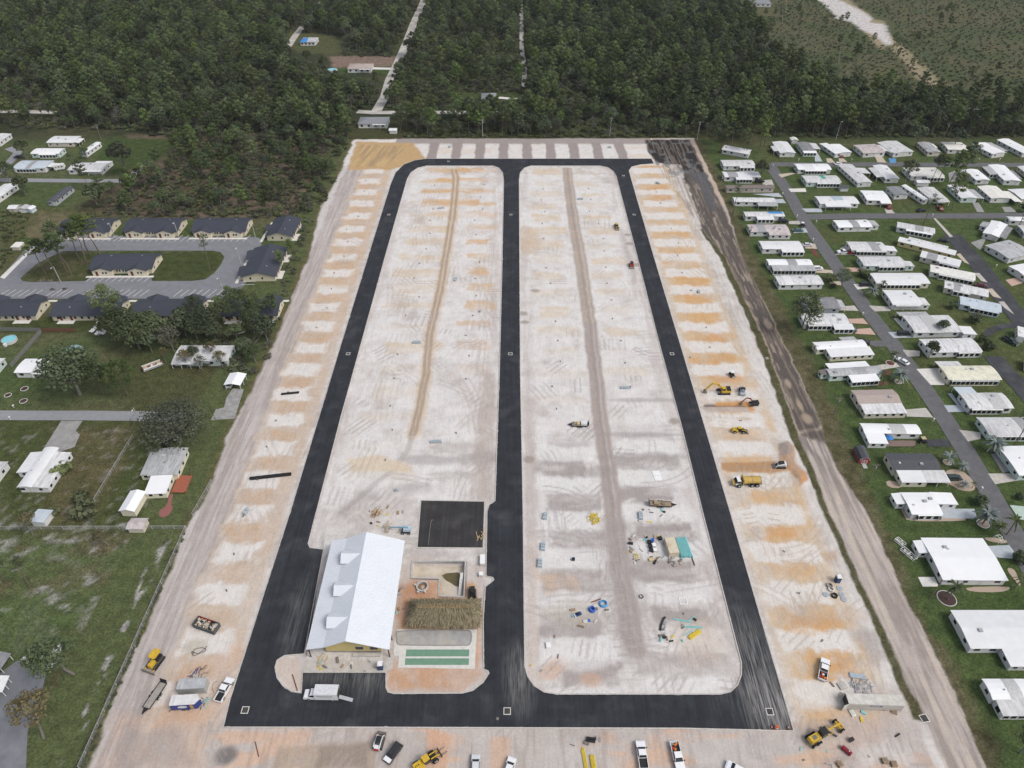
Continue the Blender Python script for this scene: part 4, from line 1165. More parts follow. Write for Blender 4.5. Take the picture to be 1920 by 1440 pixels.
# ---- homes around the crossing and the black asphalt lane
home('bright white round-roofed home on the corner lawn with a tan shed', (1562,413), (1624,412), 7, 'bright', 'white', [('r', .05, .8, 4, 'room', 'grey')], arc=6)
home('slanting home with grey roof and white awning north of the yellow one', (1683,416), (1752,428), 5.5, 'worn', 'white', [('n', .25, .95, 1.2, 'screen', 'bright')])
home('long slanting home with pale yellow wall at the black lane end', (1688,444), (1793,470), 4.6, 'white', 'yellow', [('f', .15, .85, 3, 'open', 'worn')])
home('slanting home with half white half ribbed roof, second along the lane', (1730,470), (1802,488), 6, 'white', 'beige', [('n', .5, 1, .8, 'screen', 'grey')])
home('slanting ivory home, third along the black lane', (1745,496), (1827,512), 6.2, 'ivory', 'white', [('n', .2, .98, .8, 'screen', 'worn')])
home('slanting grey-streaked home, fourth along the black lane', (1772,526), (1852,543), 6, 'worn', 'beige', [('n', .2, .6, .7, 'screen')])
home('slanting bluish home, last along the black lane', (1800,555), (1875,570), 6.2, 'blue', 'blue', [('n', .25, .95, .8, 'screen', 'blue')])
home('angled home with white and dark roof halves near the lane end', (1860,413), (1889,421), 16, 'bright', 'white', [('r', .1, .95, 2.6, 'open', 'dgrey'), ('l', .2, .55, 3, 'room', 'grey')], arc=2)
home('wide grey-roofed home at the picture edge above the salmon drive', (1848,460), (1892,450), 12.5, 'grey', 'white', arc=2)
home('white home with salmon brick drive at the picture edge', (1892,499), (1945,490), 10, 'bright', 'white', arc=2)
home('white camper home at the picture edge below the cross street', (1886,406), (1935,407), 4, 'bright', 'white', arc=6)
home('small grey home cut by the picture edge beside the angled home', (1907,422), (1945,424), 8, 'worn', 'grey')
# ---- east side of the main street, from the crossing down
home('grey-white home with dark screened front and parked white pickup', (1587,453), (1652,454), 7.5, 'worn', 'white', [('n', .12, .98, .9, 'screen', 'worn'), ('r', .4, 1, 4.5, 'room', 'white')])
home('pale green home with worn roof below the white pickup home', (1608,481), (1686,481), 7.8, 'worn', 'mint', [('n', .35, .95, .6, 'screen', 'worn'), ('r', .45, 1, 3.5, 'room', 'worn')])
home('long white home with a row of greenish windows behind a silver palm', (1630,512), (1728,512), 8, 'white', 'cream', [('n', .1, .82, .8, 'screen', 'white')])
home('white and grey home with window awnings on its west end', (1655,544), (1708,544), 10.5, 'white', 'white', [('r', .5, 1, 3.2, 'room', 'worn'), ('n', .1, .95, .6, 'open', 'worn')])
home('very wide grey home with a round tree against its front', (1692,592), (1777,591), 11, 'worn', 'white', [('f', -.05, .6, 3, 'open', 'grey'), ('r', .65, 1.12, 5.2, 'room', 'white')])
home('home with cream awnings behind a round bush on its lawn', (1724,636), (1820,634), 8, 'worn', 'white', [('n', .55, .98, .5, 'screen', 'worn')])
home('yellowish arched home with a pebble garden in front', (1761,686), (1857,686), 7.5, 'yellow', 'cream', [('f', .0, .45, 3, 'open', 'worn'), ('n', .05, .95, .6, 'screen', 'grey')])
home('white and black-streaked home with two pale concrete drives', (1798,737), (1878,737), 7.5, 'worn', 'white', [('f', .0, .42, 3.6, 'open', 'blue'), ('n', .05, .75, .6, 'screen', 'worn')])
home('heavily black-speckled mobile home behind a bushy silver palm', (1832,783), (1940,783), 8, 'worn', 'mint', [('n', .1, 1, .5, 'screen', 'worn')])
home('white home with mint walls and awning at the east picture edge', (1871,837), (1945,836), 12, 'bright', 'mint', [('n', .5, 1, 2, 'open', 'worn')])

# ---- homes west of the site
W = 'homes of the western streets'
home('pale grey house at the west picture edge above the dead-end street', (-10,251), (21,251), 13, 'worn', 'white', group=W, arc=2, name='house', cat='house')
home('patched white-roofed home beside a wooden fence', (103,255), (152,255), 10, 'white', 'beige', [('r', .3, .95, 3, 'open', 'white')], group=W)
home('bright white home with greenish wall above the pale blue one', (70,278), (122,278), 7.5, 'bright', 'mint', [('n', .3, .9, 1, 'screen')], group=W)
home('long pale blue-roofed home with boats beside it', (42,301), (101,301), 10, 'blue', 'white', [('r', .3, .8, 4.5, 'open', 'white'), ('n', .1, .7, .6, 'screen')], group=W)
home('grey-white home with open front porch beside the large oak', (142,305), (206,305), 9.5, 'worn', 'white', [('f', .55, 1, 3, 'room', 'bright'), ('n', .4, 1, 1.5, 'open', 'white')], group=W)
home('narrow white trailer at the edge of the mown field', (178,267), (189,267.5), 15, 'white', 'white', group=W, arc=4)
home('dark-roofed grey mobile home standing end-on in the bare yard', (122,350), (137,350.5), 16.5, 'dark', 'grey', group=W, arc=2, rise=.6)
home('white home with a wide wing at the west picture edge', (8,345), (33,346), 18, 'white', 'white', [('l', .2, 1, 4, 'room', 'worn')], group=W, arc=2)
home('bright white flat-roofed home with three dark windows', (48,673), (112,673), 7.6, 'bright', 'white', [('n', .5, .85, .4, 'screen')], group=W, name='house', cat='house')
home('white home cut by the west picture edge near the round pool', (-35,672), (9,672), 8, 'white', 'mint', group=W)
home('wrecked grey home with torn roof under the leafless tree', (340,648), (440,648), 9, 'worn', 'mint', [('n', .0, .5, 1.5, 'open', 'worn')], group=W, name='wrecked_home')
home('long white home of three parallel roofs beside a cracked drive', (84,840), (109,840), 16, 'white', 'white', [('l', .1, .62, 3.6, 'room', 'white'), ('r', .1, 1, 4.6, 'room', 'worn')], group=W, arc=6)
home('grey-roofed home with white porch roof and red deck', (300,842), (352,840), 11, 'grey', 'cream', [('l', .1, .95, 2.6, 'room', 'grey'), ('n', .12, .85, 7.0, 'room', 'bright')], group=W, arc=2)
home('grey home cut by the west picture edge, fenced yard', (-25,866), (14,866), 6, 'worn', 'white', [('n', .2, 1, 1, 'open')], group=W)

# ---- small sheds
def shed(label, A, B, w, roof, wall, h=2.1, rise=.6, doors='n', gro='garden sheds', ridge=None):
    e = home(label, A, B, w, roof, wall, h=h, rise=rise, arc=2, name='shed', cat='shed', group=gro, win=False, ridge=ridge)
    return e
shed('small round-topped pale shed in the corner of the north lawn', (1481,258), (1493,258), 4, 'ivory', 'white')
shed('tiny white shed in front of the cream-roofed home', (1715,337), (1738,337), 3.5, 'white', 'white')
shed('dark-roofed shed beside the green-patched home', (1573,347), (1588,347), 3.2, 'dark', 'white')
shed('white gabled shed behind the house at the sand road', (731,240), (745,240), 4, 'bright', 'white')
shed('pale grey shed, first of three under the dark-roofed home', (22,384), (38,384), 4, 'white', 'beige')
shed('silver shed, middle one of three in the bare yard', (41,385), (56,385), 4, 'grey', 'white')
shed('small blue-white shed, last of three in the bare yard', (56,386), (67,387), 3.4, 'white', 'blue')
shed('white-roofed garage shed below the red deck', (245,921), (272,922), 7.2, 'bright', 'cream', 2.6, .7)
shed('tan shed with a rust-stained roof by the chain fence', (247,972), (277,972), 3.6, 'rust', 'beige', 2.0, .5, ridge='x')
shed('pale blue roofed shelter under the thin tree', (72,955), (98,957), 4.2, 'blue', 'white', 2.3, .25, ridge='x')
shed('open-topped tan refuse enclosure beside the flats', (30,454), (45,454), 4.5, 'ivory', 'beige', 1.7, .05)

def red_barn():
    p = G(1614, 858)
    e = thing('barn_shed', 'red barn shed with dark gambrel roof and white trim', 'shed', (p.x, p.y, 0), rad(-3))
    hw, hl = 1.7, 2.6
    prof = [(-hw, 0), (hw, 0), (hw, 1.5), (hw * .72, 2.35), (0, 2.8), (-hw * .72, 2.35), (-hw, 1.5)]
    red = M('barn_red', (.30,.045,.05), .7, .1, 1)
    MB().prism(prof, -hl, hl, 'y').obj('wall', red, e)
    top = [(-hw - .12, 1.42), (-hw * .74, 2.42), (0, 2.9), (hw * .74, 2.42), (hw + .12, 1.42)]
    MB().prism(top + [(u, z - .09) for u, z in top[::-1]], -hl - .15, hl + .15, 'y').obj('roof', ROOF['dark'], e)
    d = MB()
    for x in (-.75, 0, .75): d.box(x - .05, x + .05, -hl - .05, -hl - .005, 0, 1.55)
    for z in (.02, .75, 1.5): d.box(-.75, .75, -hl - .045, -hl - .01, z, z + .09)
    d.obj('door_trim', TRIM, e)
    MB().prism([(-hw, 1.48), (-hw * .72, 2.33), (0, 2.78), (hw * .72, 2.33), (hw, 1.48), (hw * .86, 1.48), (hw * .62, 2.2), (0, 2.6), (-hw * .62, 2.2), (-hw * .86, 1.48)], -hl - .06, -hl - .01, 'y').obj('gable_trim', TRIM, e)
    B1(-.6, .6, -hl - 2.0, -hl - .1, 0, .12).obj('ramp', M('grey_ramp', (.45,.45,.44), .8), e)
red_barn()

# ---------------------------------------------------------------- flats with black roofs
SHING = M('black_shingles', (.050,.056,.072), .92, .22, 3, bump=.03, rnd=.08)
STUC = M('cream_stucco', (.66,.60,.46), .8, .06, 1)
RDOOR = M('maroon_door', (.10,.025,.025), .6, .05, 1)
def flats(label, A, B, w, front='n', gables=2):
    h, rise = 2.7, 1.9
    a, b = G(*A, h), G(*B, h)
    ex = (b - a); L_ = ex.length; ex.normalize()
    nn = Vector((ex.y, -ex.x, 0))
    c = a + ex * L_ / 2 + nn * w / 2
    rz = math.atan2(ex.y, ex.x)
    e = thing('apartment_building', label, 'building', (c.x, c.y, 0), rz, 'black-roofed flats around the parking lot')
    lx = L_ >= w
    hl, hw = (L_ / 2, w / 2) if lx else (w / 2, L_ / 2)
    # the parts are laid out with the long side along x; end-on blocks get turned
    q = 0 if (lx and front == 'n') else math.pi if lx else (-math.pi / 2 if front == 'l' else math.pi / 2)
    e.rotation_euler = (0, 0, rz + q)
    gable_walls(hl - .35, hw - .35, h, rise * (hw - .35) / hw - .05, 'x').obj('wall', STUC, e)
    r = roof_shell(hw, hl, h, rise, 'x', 2, .35, .15).obj('roof', SHING, e)
    for k in (-.25, .25): B1(-.25, .25, -.2, .2, 0, .35).obj('roof_vent', STEEL, r, (k * hl * 2, hw * .35, h + rise * .62))
    y0 = -hw
    for k in ((-.5, .5) if gables == 2 else (0,)):
        gx = k * hl * 1.12
        gw, gd = hl * .31, 1.5
        MB().prism([(gx - gw, 0), (gx + gw, 0), (gx + gw, h - .42), (gx, h + .98), (gx - gw, h - .42)], y0 - gd, y0 + 1.2, 'y').obj('wall', STUC, e)
        pr = [(gx - gw - .3, h - .24), (gx, h + 1.3), (gx + gw + .3, h - .24)]
        MB().prism(pr + [(u, z - .13) for u, z in pr[::-1]], y0 - gd - .35, y0 + hw * .62, 'y').obj('roof', SHING, e)
        B1(-.5, .5, -.05, .03, 0, 2.05).obj('door', RDOOR, e, (gx - gw * .55, y0 - gd - .01, .1))
        for wx in (.1, .42): window(e, gx + gw * wx, y0 - gd - .02, 1.5, .75, 1.0, '-y')
    for wx in (-.14, -.06, .06, .14): window(e, wx * hl, y0 + .33, 1.5, .75, 1.0, '-y')
    for wx in (-.8, -.62, -.3, -.1, .1, .3, .62, .8): window(e, wx * hl, hw - .33, 1.4, 1.0, 1.1, '+y')
    for wx in (-.72, -.42, .42, .72): B1(-.5, .5, -.05, .05, 0, 2.05).obj('door', RDOOR, e, (wx * hl, hw - .33, .1))
    for sy in (-.5, .2): window(e, -hl + .33, sy * hw, 1.5, .8, 1.0, '-x'); window(e, hl - .33, sy * hw, 1.5, .8, 1.0, '+x')
    for wx in (-.57, .57): B1(-3.2, 3.2, 0, 2.2, 0, .14).obj('patio', CONCW, e, (wx * hl, hw - .3, 0))
    B1(-hl - 1, hl + 1, -3.0, -1.7, 0, .13).obj('walkway', CONCW, e, (0, y0, 0))
    return e
flats('black-roofed flats, northwest corner, half hidden by pines', (132,409), (226,409), 13, 'n')
flats('black-roofed flats in the middle of the north row', (252,408.5), (351,409), 13, 'n')
flats('black-roofed flats at the east end of the north row', (376,408.5), (474,408.5), 13, 'n')
flats('nearly square black-roofed flats at the northeast corner', (517,409.5), (564,410), 17, 'l', 1)
flats('black-roofed flats standing end-on beside the construction site', (478,465), (538,464), 24, 'l')
flats('black-roofed flats on the green island of the parking lot', (190,476), (304,475.5), 12.5, 'n')
flats('black-roofed flats cut by the west picture edge', (-32,561), (92,560), 11.5, 'f')
flats('black-roofed flats behind a single pine in the south row', (119,561), (243,560), 11.5, 'f')
flats('black-roofed flats partly behind treetops in the south row', (266,561), (390,560), 11.5, 'f')
flats('black-roofed flats almost hidden by pines, southeast corner', (428,561), (532,560), 11.5, 'f')

def stall_lines(parent, pts, dx, dy, n, w=.2):
    """white stall lines, each a mesh of its own, from pts[0] to pts[1]"""
    a, b = Vector(G2(*pts[0])), Vector(G2(*pts[1]))
    for i in range(n):
        p = a.lerp(b, i / (n - 1))
        q = p + Vector((dx, dy))
        d = (q - p).normalized() * 1; s_ = Vector((-d.y, d.x)) * w / 2
        m = MB().add([(p.x + s_.x, p.y + s_.y, 0), (p.x - s_.x, p.y - s_.y, 0), (q.x - s_.x, q.y - s_.y, 0), (q.x + s_.x, q.y + s_.y, 0)], [(0, 1, 2, 3)])
        m.obj('stall_line', WHITEP, parent, (0, 0, .012))
LOT_OUT = [(60,452),(120,442),(200,442),(330,444),(480,444),(492,450),(480,500),(445,555),(420,560),(0,560),(-60,562),(-60,522),(0,520),(30,488)]
LOT_ISL = [(38,522),(70,494),(98,480),(118,471),(190,470),(400,470),(414,473),(421,482),(415,495),(402,512),(385,524),(360,527),(285,527),(283,517),(175,516),(160,527),(60,529),(42,527)]
lot = sheet('parking_pavement', [LOT_OUT, LOT_ISL], LOTA, .034)
stall_lines(lot, [(150,453),(212,453)], 1.9, 6.2, 7)
stall_lines(lot, [(221,453),(455,453)], 1.9, 6.2, 21)
stall_lines(lot, [(452,534),(480,465)], 5.6, .2, 14)
stall_lines(lot, [(-4,556),(60,556)], 1.9, 5.2, 6)
stall_lines(lot, [(85,556),(117,556)], 1.9, 5.2, 4)
stall_lines(lot, [(150,556),(262,556)], 1.9, 5.2, 10)
stall_lines(lot, [(325,556),(403,556)], 1.9, 5.2, 7)
stall_lines(lot, [(161,528),(270,528)], 1.6, 5.0, 10)
sheet('footpath', [[(0,520),(62,462),(66,464),(8,523)]], CONCW, .06, .1)

# ---------------------------------------------------------------- houses in the woods
H = 'houses scattered in the woods'
def hip_house(label, A, B, w, roof, wall, extra=None, h=2.8, rise=1.7):
    a, b = G(*A, h), G(*B, h)
    L_ = (b - a).length
    c = (a + b) / 2 + Vector((0, -w / 2, 0))
    e = thing('house', label, 'house', (c.x, c.y, 0), math.atan2(b.y - a.y, b.x - a.x), H)
    hl, hw = L_ / 2, w / 2
    B1(-hl + .4, hl - .4, -hw + .4, hw - .4, 0, h).obj('wall', WALL[wall], e)
    r = min(hl, hw) * .95
    MB().add([(-hl, -hw, h - .05), (hl, -hw, h - .05), (hl, hw, h - .05), (-hl, hw, h - .05), (-hl + r, 0, h + rise), (hl - r, 0, h + rise)],
             [(0, 1, 5, 4), (1, 2, 5), (2, 3, 4, 5), (3, 0, 4), (3, 2, 1, 0)]).obj('roof', ROOF[roof], e)
    for i in range(4): window(e, -hl + L_ * (i + .6) / 4.3, -hw + .38, 1.5, 1.5, 1.2, '-y')
    for sx, fc in ((-1, '-x'), (1, '+x')): window(e, sx * (hl - .38), 0, 1.5, 1.3, 1.2, fc)
    if extra: extra(e, hl, hw, h, rise)
    return e
def porch(e, hl, hw, h, rise):
    B1(0, hl - .6, -hw - 1.2, -hw + .5, h - .3, h - .18).obj('porch_roof', ROOF['bright'], e)
    for x in (.2, hl * .5, hl - .8): B1(-.08, .08, -.08, .08, 0, h - .3).obj('post', TRIM, e, (x, -hw - 1.1, 0))
def htarp(e, hl, hw, h, rise):
    r = min(hl, hw) * .95
    MB().add([(-hl - .05, -hw - .05, h), (-hl * .1, -hw - .05, h), (-hl * .1, 0, h + rise + .06), (-hl + r, 0, h + rise + .06), (-hl - .05, hw * .5, h)], [(0, 1, 2, 3), (0, 3, 4)]).obj('tarp', M('tarp_5_62'), e)
hip_house('grey hip-roofed house with white shed at the sand road junction', (676,219), (731,219), 12, 'slate', 'white', porch)
hip_house('grey hip-roofed house in a small clearing right of the sand road', (903,174), (931,174), 12, 'slate', 'beige')
hip_house('tan-roofed house with a blue garage door and white drive', (656,119), (701,119), 13, 'tan', 'white', porch)
hip_house('far house with a bright blue tarp over half its roof', (569,70), (598,70), 14, 'grey', 'white', htarp)
hip_house('far grey-roofed house at the edge of the scrub', (1402,-1), (1440,0), 16, 'slate', 'white')
hip_house('white far house cut by the top picture edge', (405,-12), (421,-12), 16, 'bright', 'white')

# ---------------------------------------------------------------- club house
def clubhouse():
    # roof corners seen: far left, far right, near left, near right at the eaves
    h = 4.0
    A, B = G(622, 1013, h), G(758, 1014, h)
    C, D = G(574, 1218, h), G(731, 1218, h)
    x0 = (A.x + C.x) / 2; x1 = (B.x + D.x) / 2
    y1 = (A.y + B.y) / 2; y0 = (C.y + D.y) / 2
    cx, cy = (x0 + x1) / 2, (y0 + y1) / 2
    hw, hl = (x1 - x0) / 2, (y1 - y0) / 2
    e = thing('clubhouse', 'long clubhouse with white metal roof, three dormers and yellow walls', 'building', (cx, cy, 0))
    RM = M('clubhouse_roof', (.66,.69,.73), .42, .03, .3, spec=.4)
    yel = M('clubhouse_yellow', (.60,.49,.22), .75, .06, 1)
    pw = 4.2                                   # depth of the porch along the west side
    rise, brk = 2.9, .45
    zr = h + .8 + rise
    # west slope is steep near the ridge and flatter over the porch
    xb = -hw + pw
    prof = [(-hw, h), (xb, h + .95), (0, zr), (hw, h)]
    MB().prism(prof + [(u, z - .16) for u, z in prof[::-1]], -hl, hl, 'y').obj('roof', RM, e)
    # standing seams on both slopes
    s_ = MB()
    n = int(2 * hl / .6)
    for i in range(n + 1):
        y = -hl + .05 + i * (2 * hl - .1) / n
        for (u0, z0), (u1, z1) in zip(prof[:-1], prof[1:]):
            s_.add([(u0, y - .02, z0 + .004), (u1, y - .02, z1 + .004), (u1, y, z1 + .05), (u0, y, z0 + .05), (u1, y + .02, z1 + .004), (u0, y + .02, z0 + .004)], [(0, 1, 2, 3), (3, 2, 4, 5)])
    so = s_.obj('roof_seams', RM, e); tag(so, kind='stuff')
    wx0, wx1 = xb - .3, hw - 2.6
    wy0, wy1 = -hl + 1.6, hl - 1.2
    def zroof(x): return np.interp(x, [p[0] for p in prof], [p[1] for p in prof])
    wp = [(wx0, 0), (wx1, 0), (wx1, zroof(wx1) - .2), (0, zr - .2), (xb, zroof(xb) - .2), (wx0, zroof(wx0) - .2)]
    MB().prism(wp, wy0, wy1, 'y').obj('wall', yel, e)
    B1(wx0 + .01, wx1 - .01, wy0 - .04, wy0, .0, .55).obj('stone_base', M('block_base', (.33,.31,.29), .9, .3, 3), e)
    for x in (wx0 + (wx1 - wx0) * .62, wx0 + (wx1 - wx0) * .88): window(e, x, wy0 - .01, 1.9, 1.9, 1.3, '-y')
    B1(-.5, .5, -.06, .04, 0, 1.5).obj('gable_vent', TRIM, e, (-.9, wy0 - .02, zr - 2.3))
    B1(-3.4, 3.4, -.8, 0, 0, .35).obj('bench', CONC, e, (wx0 + (wx1 - wx0) * .75, wy0 - .4, .1))
    for i in range(8):
        y = -hl + .4 + i * (2 * hl - .8) / 7
        B1(-.13, .13, -.13, .13, 0, h - .1).obj('post', M('timber_post', (.16,.075,.05), .8, .15, 2), e, (-hw + .4, y, 0))
        if i < 2: B1(-.13, .13, -.13, .13, 0, h - .1).obj('post', M('timber_post'), e, (hw - .4, y, 0))
    for k in range(6):
        window(e, wx0 - .01, wy0 + (k + .6) * (wy1 - wy0) / 6.2, 1.7, 1.3, 1.6, '-x')
        window(e, wx1 + .01, wy0 + (k + .6) * (wy1 - wy0) / 6.2, 1.7, 1.3, 1.6, '+x')
    # dormers on the west slope
    for (px_, py_) in ((640, 1037), (626, 1096), (611, 1155)):
        p = G(px_, py_, h + 1.9)
        y = p.y - cy - 1.2
        xw = xb + .35
        zt = zroof(xw) + 1.55
        xe = xb + (zt + .5 - (h + .95)) / (zr - h - .95) * (0 - xb)
        pr = [(y - 2.1, zt - .75), (y, zt + .75), (y + 2.1, zt - .75)]
        d = MB()
        vv, ff = [], []
        for (yy, zz) in pr:
            xin = xb + (zz - (h + .95)) / (zr - h - .95) * (0 - xb)
            vv += [(xw - .35, yy, zz), (xin + .05, yy, zz), (xw - .35, yy, zz - .1), (xin + .05, yy, zz - .1)]
        ff = [(0, 1, 5, 4), (4, 5, 9, 8), (2, 6, 7, 3), (6, 10, 11, 7), (0, 4, 6, 2), (4, 8, 10, 6), (0, 2, 3, 1), (8, 9, 11, 10)]
        do = d.add(vv, ff).obj('dormer_roof', RM, e)
        z0_ = zroof(xw)
        w_ = MB().add([(xw, y - 1.45, z0_ - .1), (xw, y + 1.45, z0_ - .1), (xw, y + 1.45, zt - .42), (xw, y, zt + .6), (xw, y - 1.45, zt - .42),
                       (xw + 3.2, y - 1.45, z0_ - .1), (xw + 3.2, y + 1.45, z0_ - .1), (xw + 3.2, y + 1.45, zt - .42), (xw + 3.2, y, zt + .6), (xw + 3.2, y - 1.45, zt - .42)],
                      [(4, 3, 2, 1, 0), (5, 6, 7, 8, 9), (0, 1, 6, 5), (1, 2, 7, 6), (4, 0, 5, 9)])
        wo = w_.obj('dormer_wall', yel, e)
        window(wo, xw - .01, y, z0_ + .75, 1.3, .9, '-x')
    return x0, x1, y0, y1
CX0, CX1, CY0, CY1 = clubhouse()
# ================================================================ TREES AND BRUSH
def leaf_mat(name, c0, c1, rnd=.35, rough=.65):
    m = bpy.data.materials.new(name); m.use_nodes = True
    nt = m.node_tree; N, L = nt.nodes, nt.links
    b = N['Principled BSDF']; b.inputs['Roughness'].default_value = rough; b.inputs['Specular IOR Level'].default_value = .2
    at = N.new('ShaderNodeAttribute'); at.attribute_name = 'tint'
    mx = N.new('ShaderNodeMix'); mx.data_type = 'RGBA'
    mx.inputs['A'].default_value = (*c0, 1); mx.inputs['B'].default_value = (*c1, 1)
    L.new(at.outputs['Fac'], mx.inputs['Factor'])
    oi = N.new('ShaderNodeObjectInfo')
    hsv = N.new('ShaderNodeHueSaturation')
    for nm, lo, hi in (('Hue', .485, .515), ('Saturation', .75, 1.08), ('Value', 1 - rnd, 1 + rnd)):
        mr = N.new('ShaderNodeMapRange'); mr.inputs['To Min'].default_value = lo; mr.inputs['To Max'].default_value = hi
        if nm == 'Value': L.new(oi.outputs['Random'], mr.inputs['Value'])
        else:
            ma = N.new('ShaderNodeMath'); ma.operation = 'MULTIPLY'; ma.inputs[1].default_value = 7.31 if nm == 'Hue' else 13.7
            fr = N.new('ShaderNodeMath'); fr.operation = 'FRACT'
            L.new(oi.outputs['Random'], ma.inputs[0]); L.new(ma.outputs[0], fr.inputs[0]); L.new(fr.outputs[0], mr.inputs['Value'])
        L.new(mr.outputs[0], hsv.inputs[nm])
    L.new(mx.outputs['Result'], hsv.inputs['Color'])
    L.new(hsv.outputs[0], b.inputs['Base Color'])
    return m
LM = {
 'pine': leaf_mat('pine_needles', (.046,.072,.022), (.112,.148,.044), .6),
 'oak': leaf_mat('oak_leaves', (.040,.060,.024), (.088,.112,.050), .45),
 'bush': leaf_mat('brush_leaves', (.058,.078,.028), (.118,.138,.052), .42),
 'grey': leaf_mat('thin_grey_leaves', (.075,.078,.052), (.125,.122,.085), .25),
 'palm': leaf_mat('palm_fronds', (.045,.068,.020), (.095,.115,.040), .2),
 'silver': leaf_mat('silver_palm_fronds', (.11,.14,.125), (.21,.25,.235), .12),
 'autumn': leaf_mat('browned_leaves', (.10,.082,.030), (.135,.122,.050), .2),
 'brown': leaf_mat('dead_fronds', (.14,.09,.05), (.22,.15,.09), .2),
}
BARK = M('pine_bark', (.15,.115,.09), .95, .25, 3, bump=.03)
GBARK = M('grey_bark', (.20,.185,.165), .95, .25, 3, bump=.03)
SNAGB = M('bleached_wood', (.36,.335,.30), .95, .2, 3)

class Leaves:
    def __init__(s, seed):
        s.r = np.random.RandomState(seed); s.V, s.T = [], []
    def clump(s, c, rad, n, size, aspect=1.0, up=.35, shell=.55, tint=None):
        r = s.r
        d = r.normal(size=(n, 3)); d /= np.linalg.norm(d, axis=1)[:, None] + 1e-9
        k = shell + (1 - shell) * r.rand(n)
        P = np.array(c) + d * k[:, None] * np.array(rad)
        nr = d * .9 + r.normal(size=(n, 3)) * .55 + np.array([0, 0, up])
        nr /= np.linalg.norm(nr, axis=1)[:, None]
        a = np.cross(nr, r.normal(size=(n, 3))); a /= np.linalg.norm(a, axis=1)[:, None] + 1e-9
        b = np.cross(nr, a)
        sz = size * (.6 + .8 * r.rand(n))[:, None]
        a = a * sz * .5; b = b * sz * .5 * aspect
        q = np.stack([P - a - b, P + a - b * .6, P + a * .8 + b, P - a * .7 + b * .8], 1)
        s.V.append(q.reshape(-1, 3))
        t = np.clip((r.rand() if tint is None else tint) * .6 + r.rand(n) * .4, 0, 1)
        s.T.append(np.repeat(t, 4))
    def blade(s, pts, w0, w1, t):
        """one folded frond along pts"""
        for i in range(len(pts) - 1):
            p, q = np.array(pts[i]), np.array(pts[i + 1])
            d = q - p; sd = np.cross(d, [0, 0, 1.0]); sd /= np.linalg.norm(sd) + 1e-9
            u = i / (len(pts) - 1)
            wa, wb = w0 + (w1 - w0) * u, w0 + (w1 - w0) * (u + 1 / (len(pts) - 1))
            s.V.append(np.array([p - sd * wa, p + sd * wa, q + sd * wb, q - sd * wb])); s.T.append(np.full(4, t))
    def mesh(s, name, mat):
        V = np.concatenate(s.V).astype(np.float32); T = np.concatenate(s.T).astype(np.float32)
        n = len(V)
        me = bpy.data.meshes.new(name)
        me.vertices.add(n); me.vertices.foreach_set('co', V.ravel())
        me.loops.add(n); me.loops.foreach_set('vertex_index', np.arange(n, dtype=np.int32))
        me.polygons.add(n // 4); me.polygons.foreach_set('loop_start', np.arange(0, n, 4, dtype=np.int32))
        me.update(calc_edges=True)
        a = me.attributes.new('tint', 'FLOAT', 'POINT'); a.data.foreach_set('value', T)
        me.materials.append(mat)
        return me

def limb(mb, p, q, r0, r1, rs, seg=3, wob=.12, n=5):
    p, q = Vector(p), Vector(q)
    L_ = (q - p).length
    pr = p
    for i in range(1, seg + 1):
        t = i / seg
        c = p.lerp(q, t)
        if i < seg: c += Vector((rs.gauss(0, wob), rs.gauss(0, wob), rs.gauss(0, wob * .5))) * L_ * .3
        mb.cyl(pr, c, r0 + (r1 - r0) * (i - 1) / seg, r0 + (r1 - r0) * t, n, caps=False)
        pr = c

TREE = {}     # kind -> list of (trunk mesh, crown mesh)
def reg(kind, mb, lv, bark, leaf):
    tm = mb.mesh('trunk'); tm.materials.append(bark)
    for p in tm.polygons: p.use_smooth = True
    cm = lv.mesh('crown', leaf) if lv is not None else None
    TREE.setdefault(kind, []).append((tm, cm))

def make_pine(seed, H=17.0, r=2.6, base=.58, dens=1.0, leaf='pine', kind='pine', nb=13, ls=.62):
    rs = random.Random(seed); lv = Leaves(seed); mb = MB()
    top = Vector((rs.gauss(0, .5), rs.gauss(0, .5), H * .97))
    limb(mb, (0, 0, -.2), top, .21, .06, rs, 4, .03, 6)
    for i in range(nb):
        t = base + (1 - base) * (i + .4) / nb
        z = H * t
        a = i * 2.4 + rs.uniform(-.4, .4)
        prof = math.sin(math.pi * min(1, (t - base) / (1 - base) * .8 + .22)) ** .6
        ln = r * prof * rs.uniform(.65, 1.1)
        p0 = top * t; p0.z = z - ln * .25
        p1 = Vector((p0.x + math.cos(a) * ln, p0.y + math.sin(a) * ln, z + .3))
        limb(mb, p0, p1, .06, .02, rs, 2, .1, 4)
        cr = rs.uniform(.85, 1.25) * (.7 + .3 * r / 2.6)
        lv.clump(p1, (cr * 1.15, cr * 1.15, cr * .75), int(46 * dens), ls, .5, .4)
        lv.clump(p0.lerp(p1, .55), (cr * .8, cr * .8, cr * .6), int(20 * dens), ls, .5, .4)
    lv.clump(top, (.9, .9, .9), int(36 * dens), ls, .5, .4)
    reg(kind, mb, lv, BARK, LM[leaf])
for i in range(4): make_pine(20 + i, 15.5 + i * 1.2, 3.3 + .25 * (i % 2), .50, 1.2, nb=16)
for i in range(2): make_pine(40 + i, 18.5, 2.9, .66, 1.1, kind='tallpine', nb=13, ls=.5)
for i in range(2): make_pine(45 + i, 14.5, 4.9, .46, 1.7, kind='broadpine', nb=24, ls=.46)
make_pine(48, 15, 1.8, .70, .5, kind='thinpine', nb=7, ls=.45)

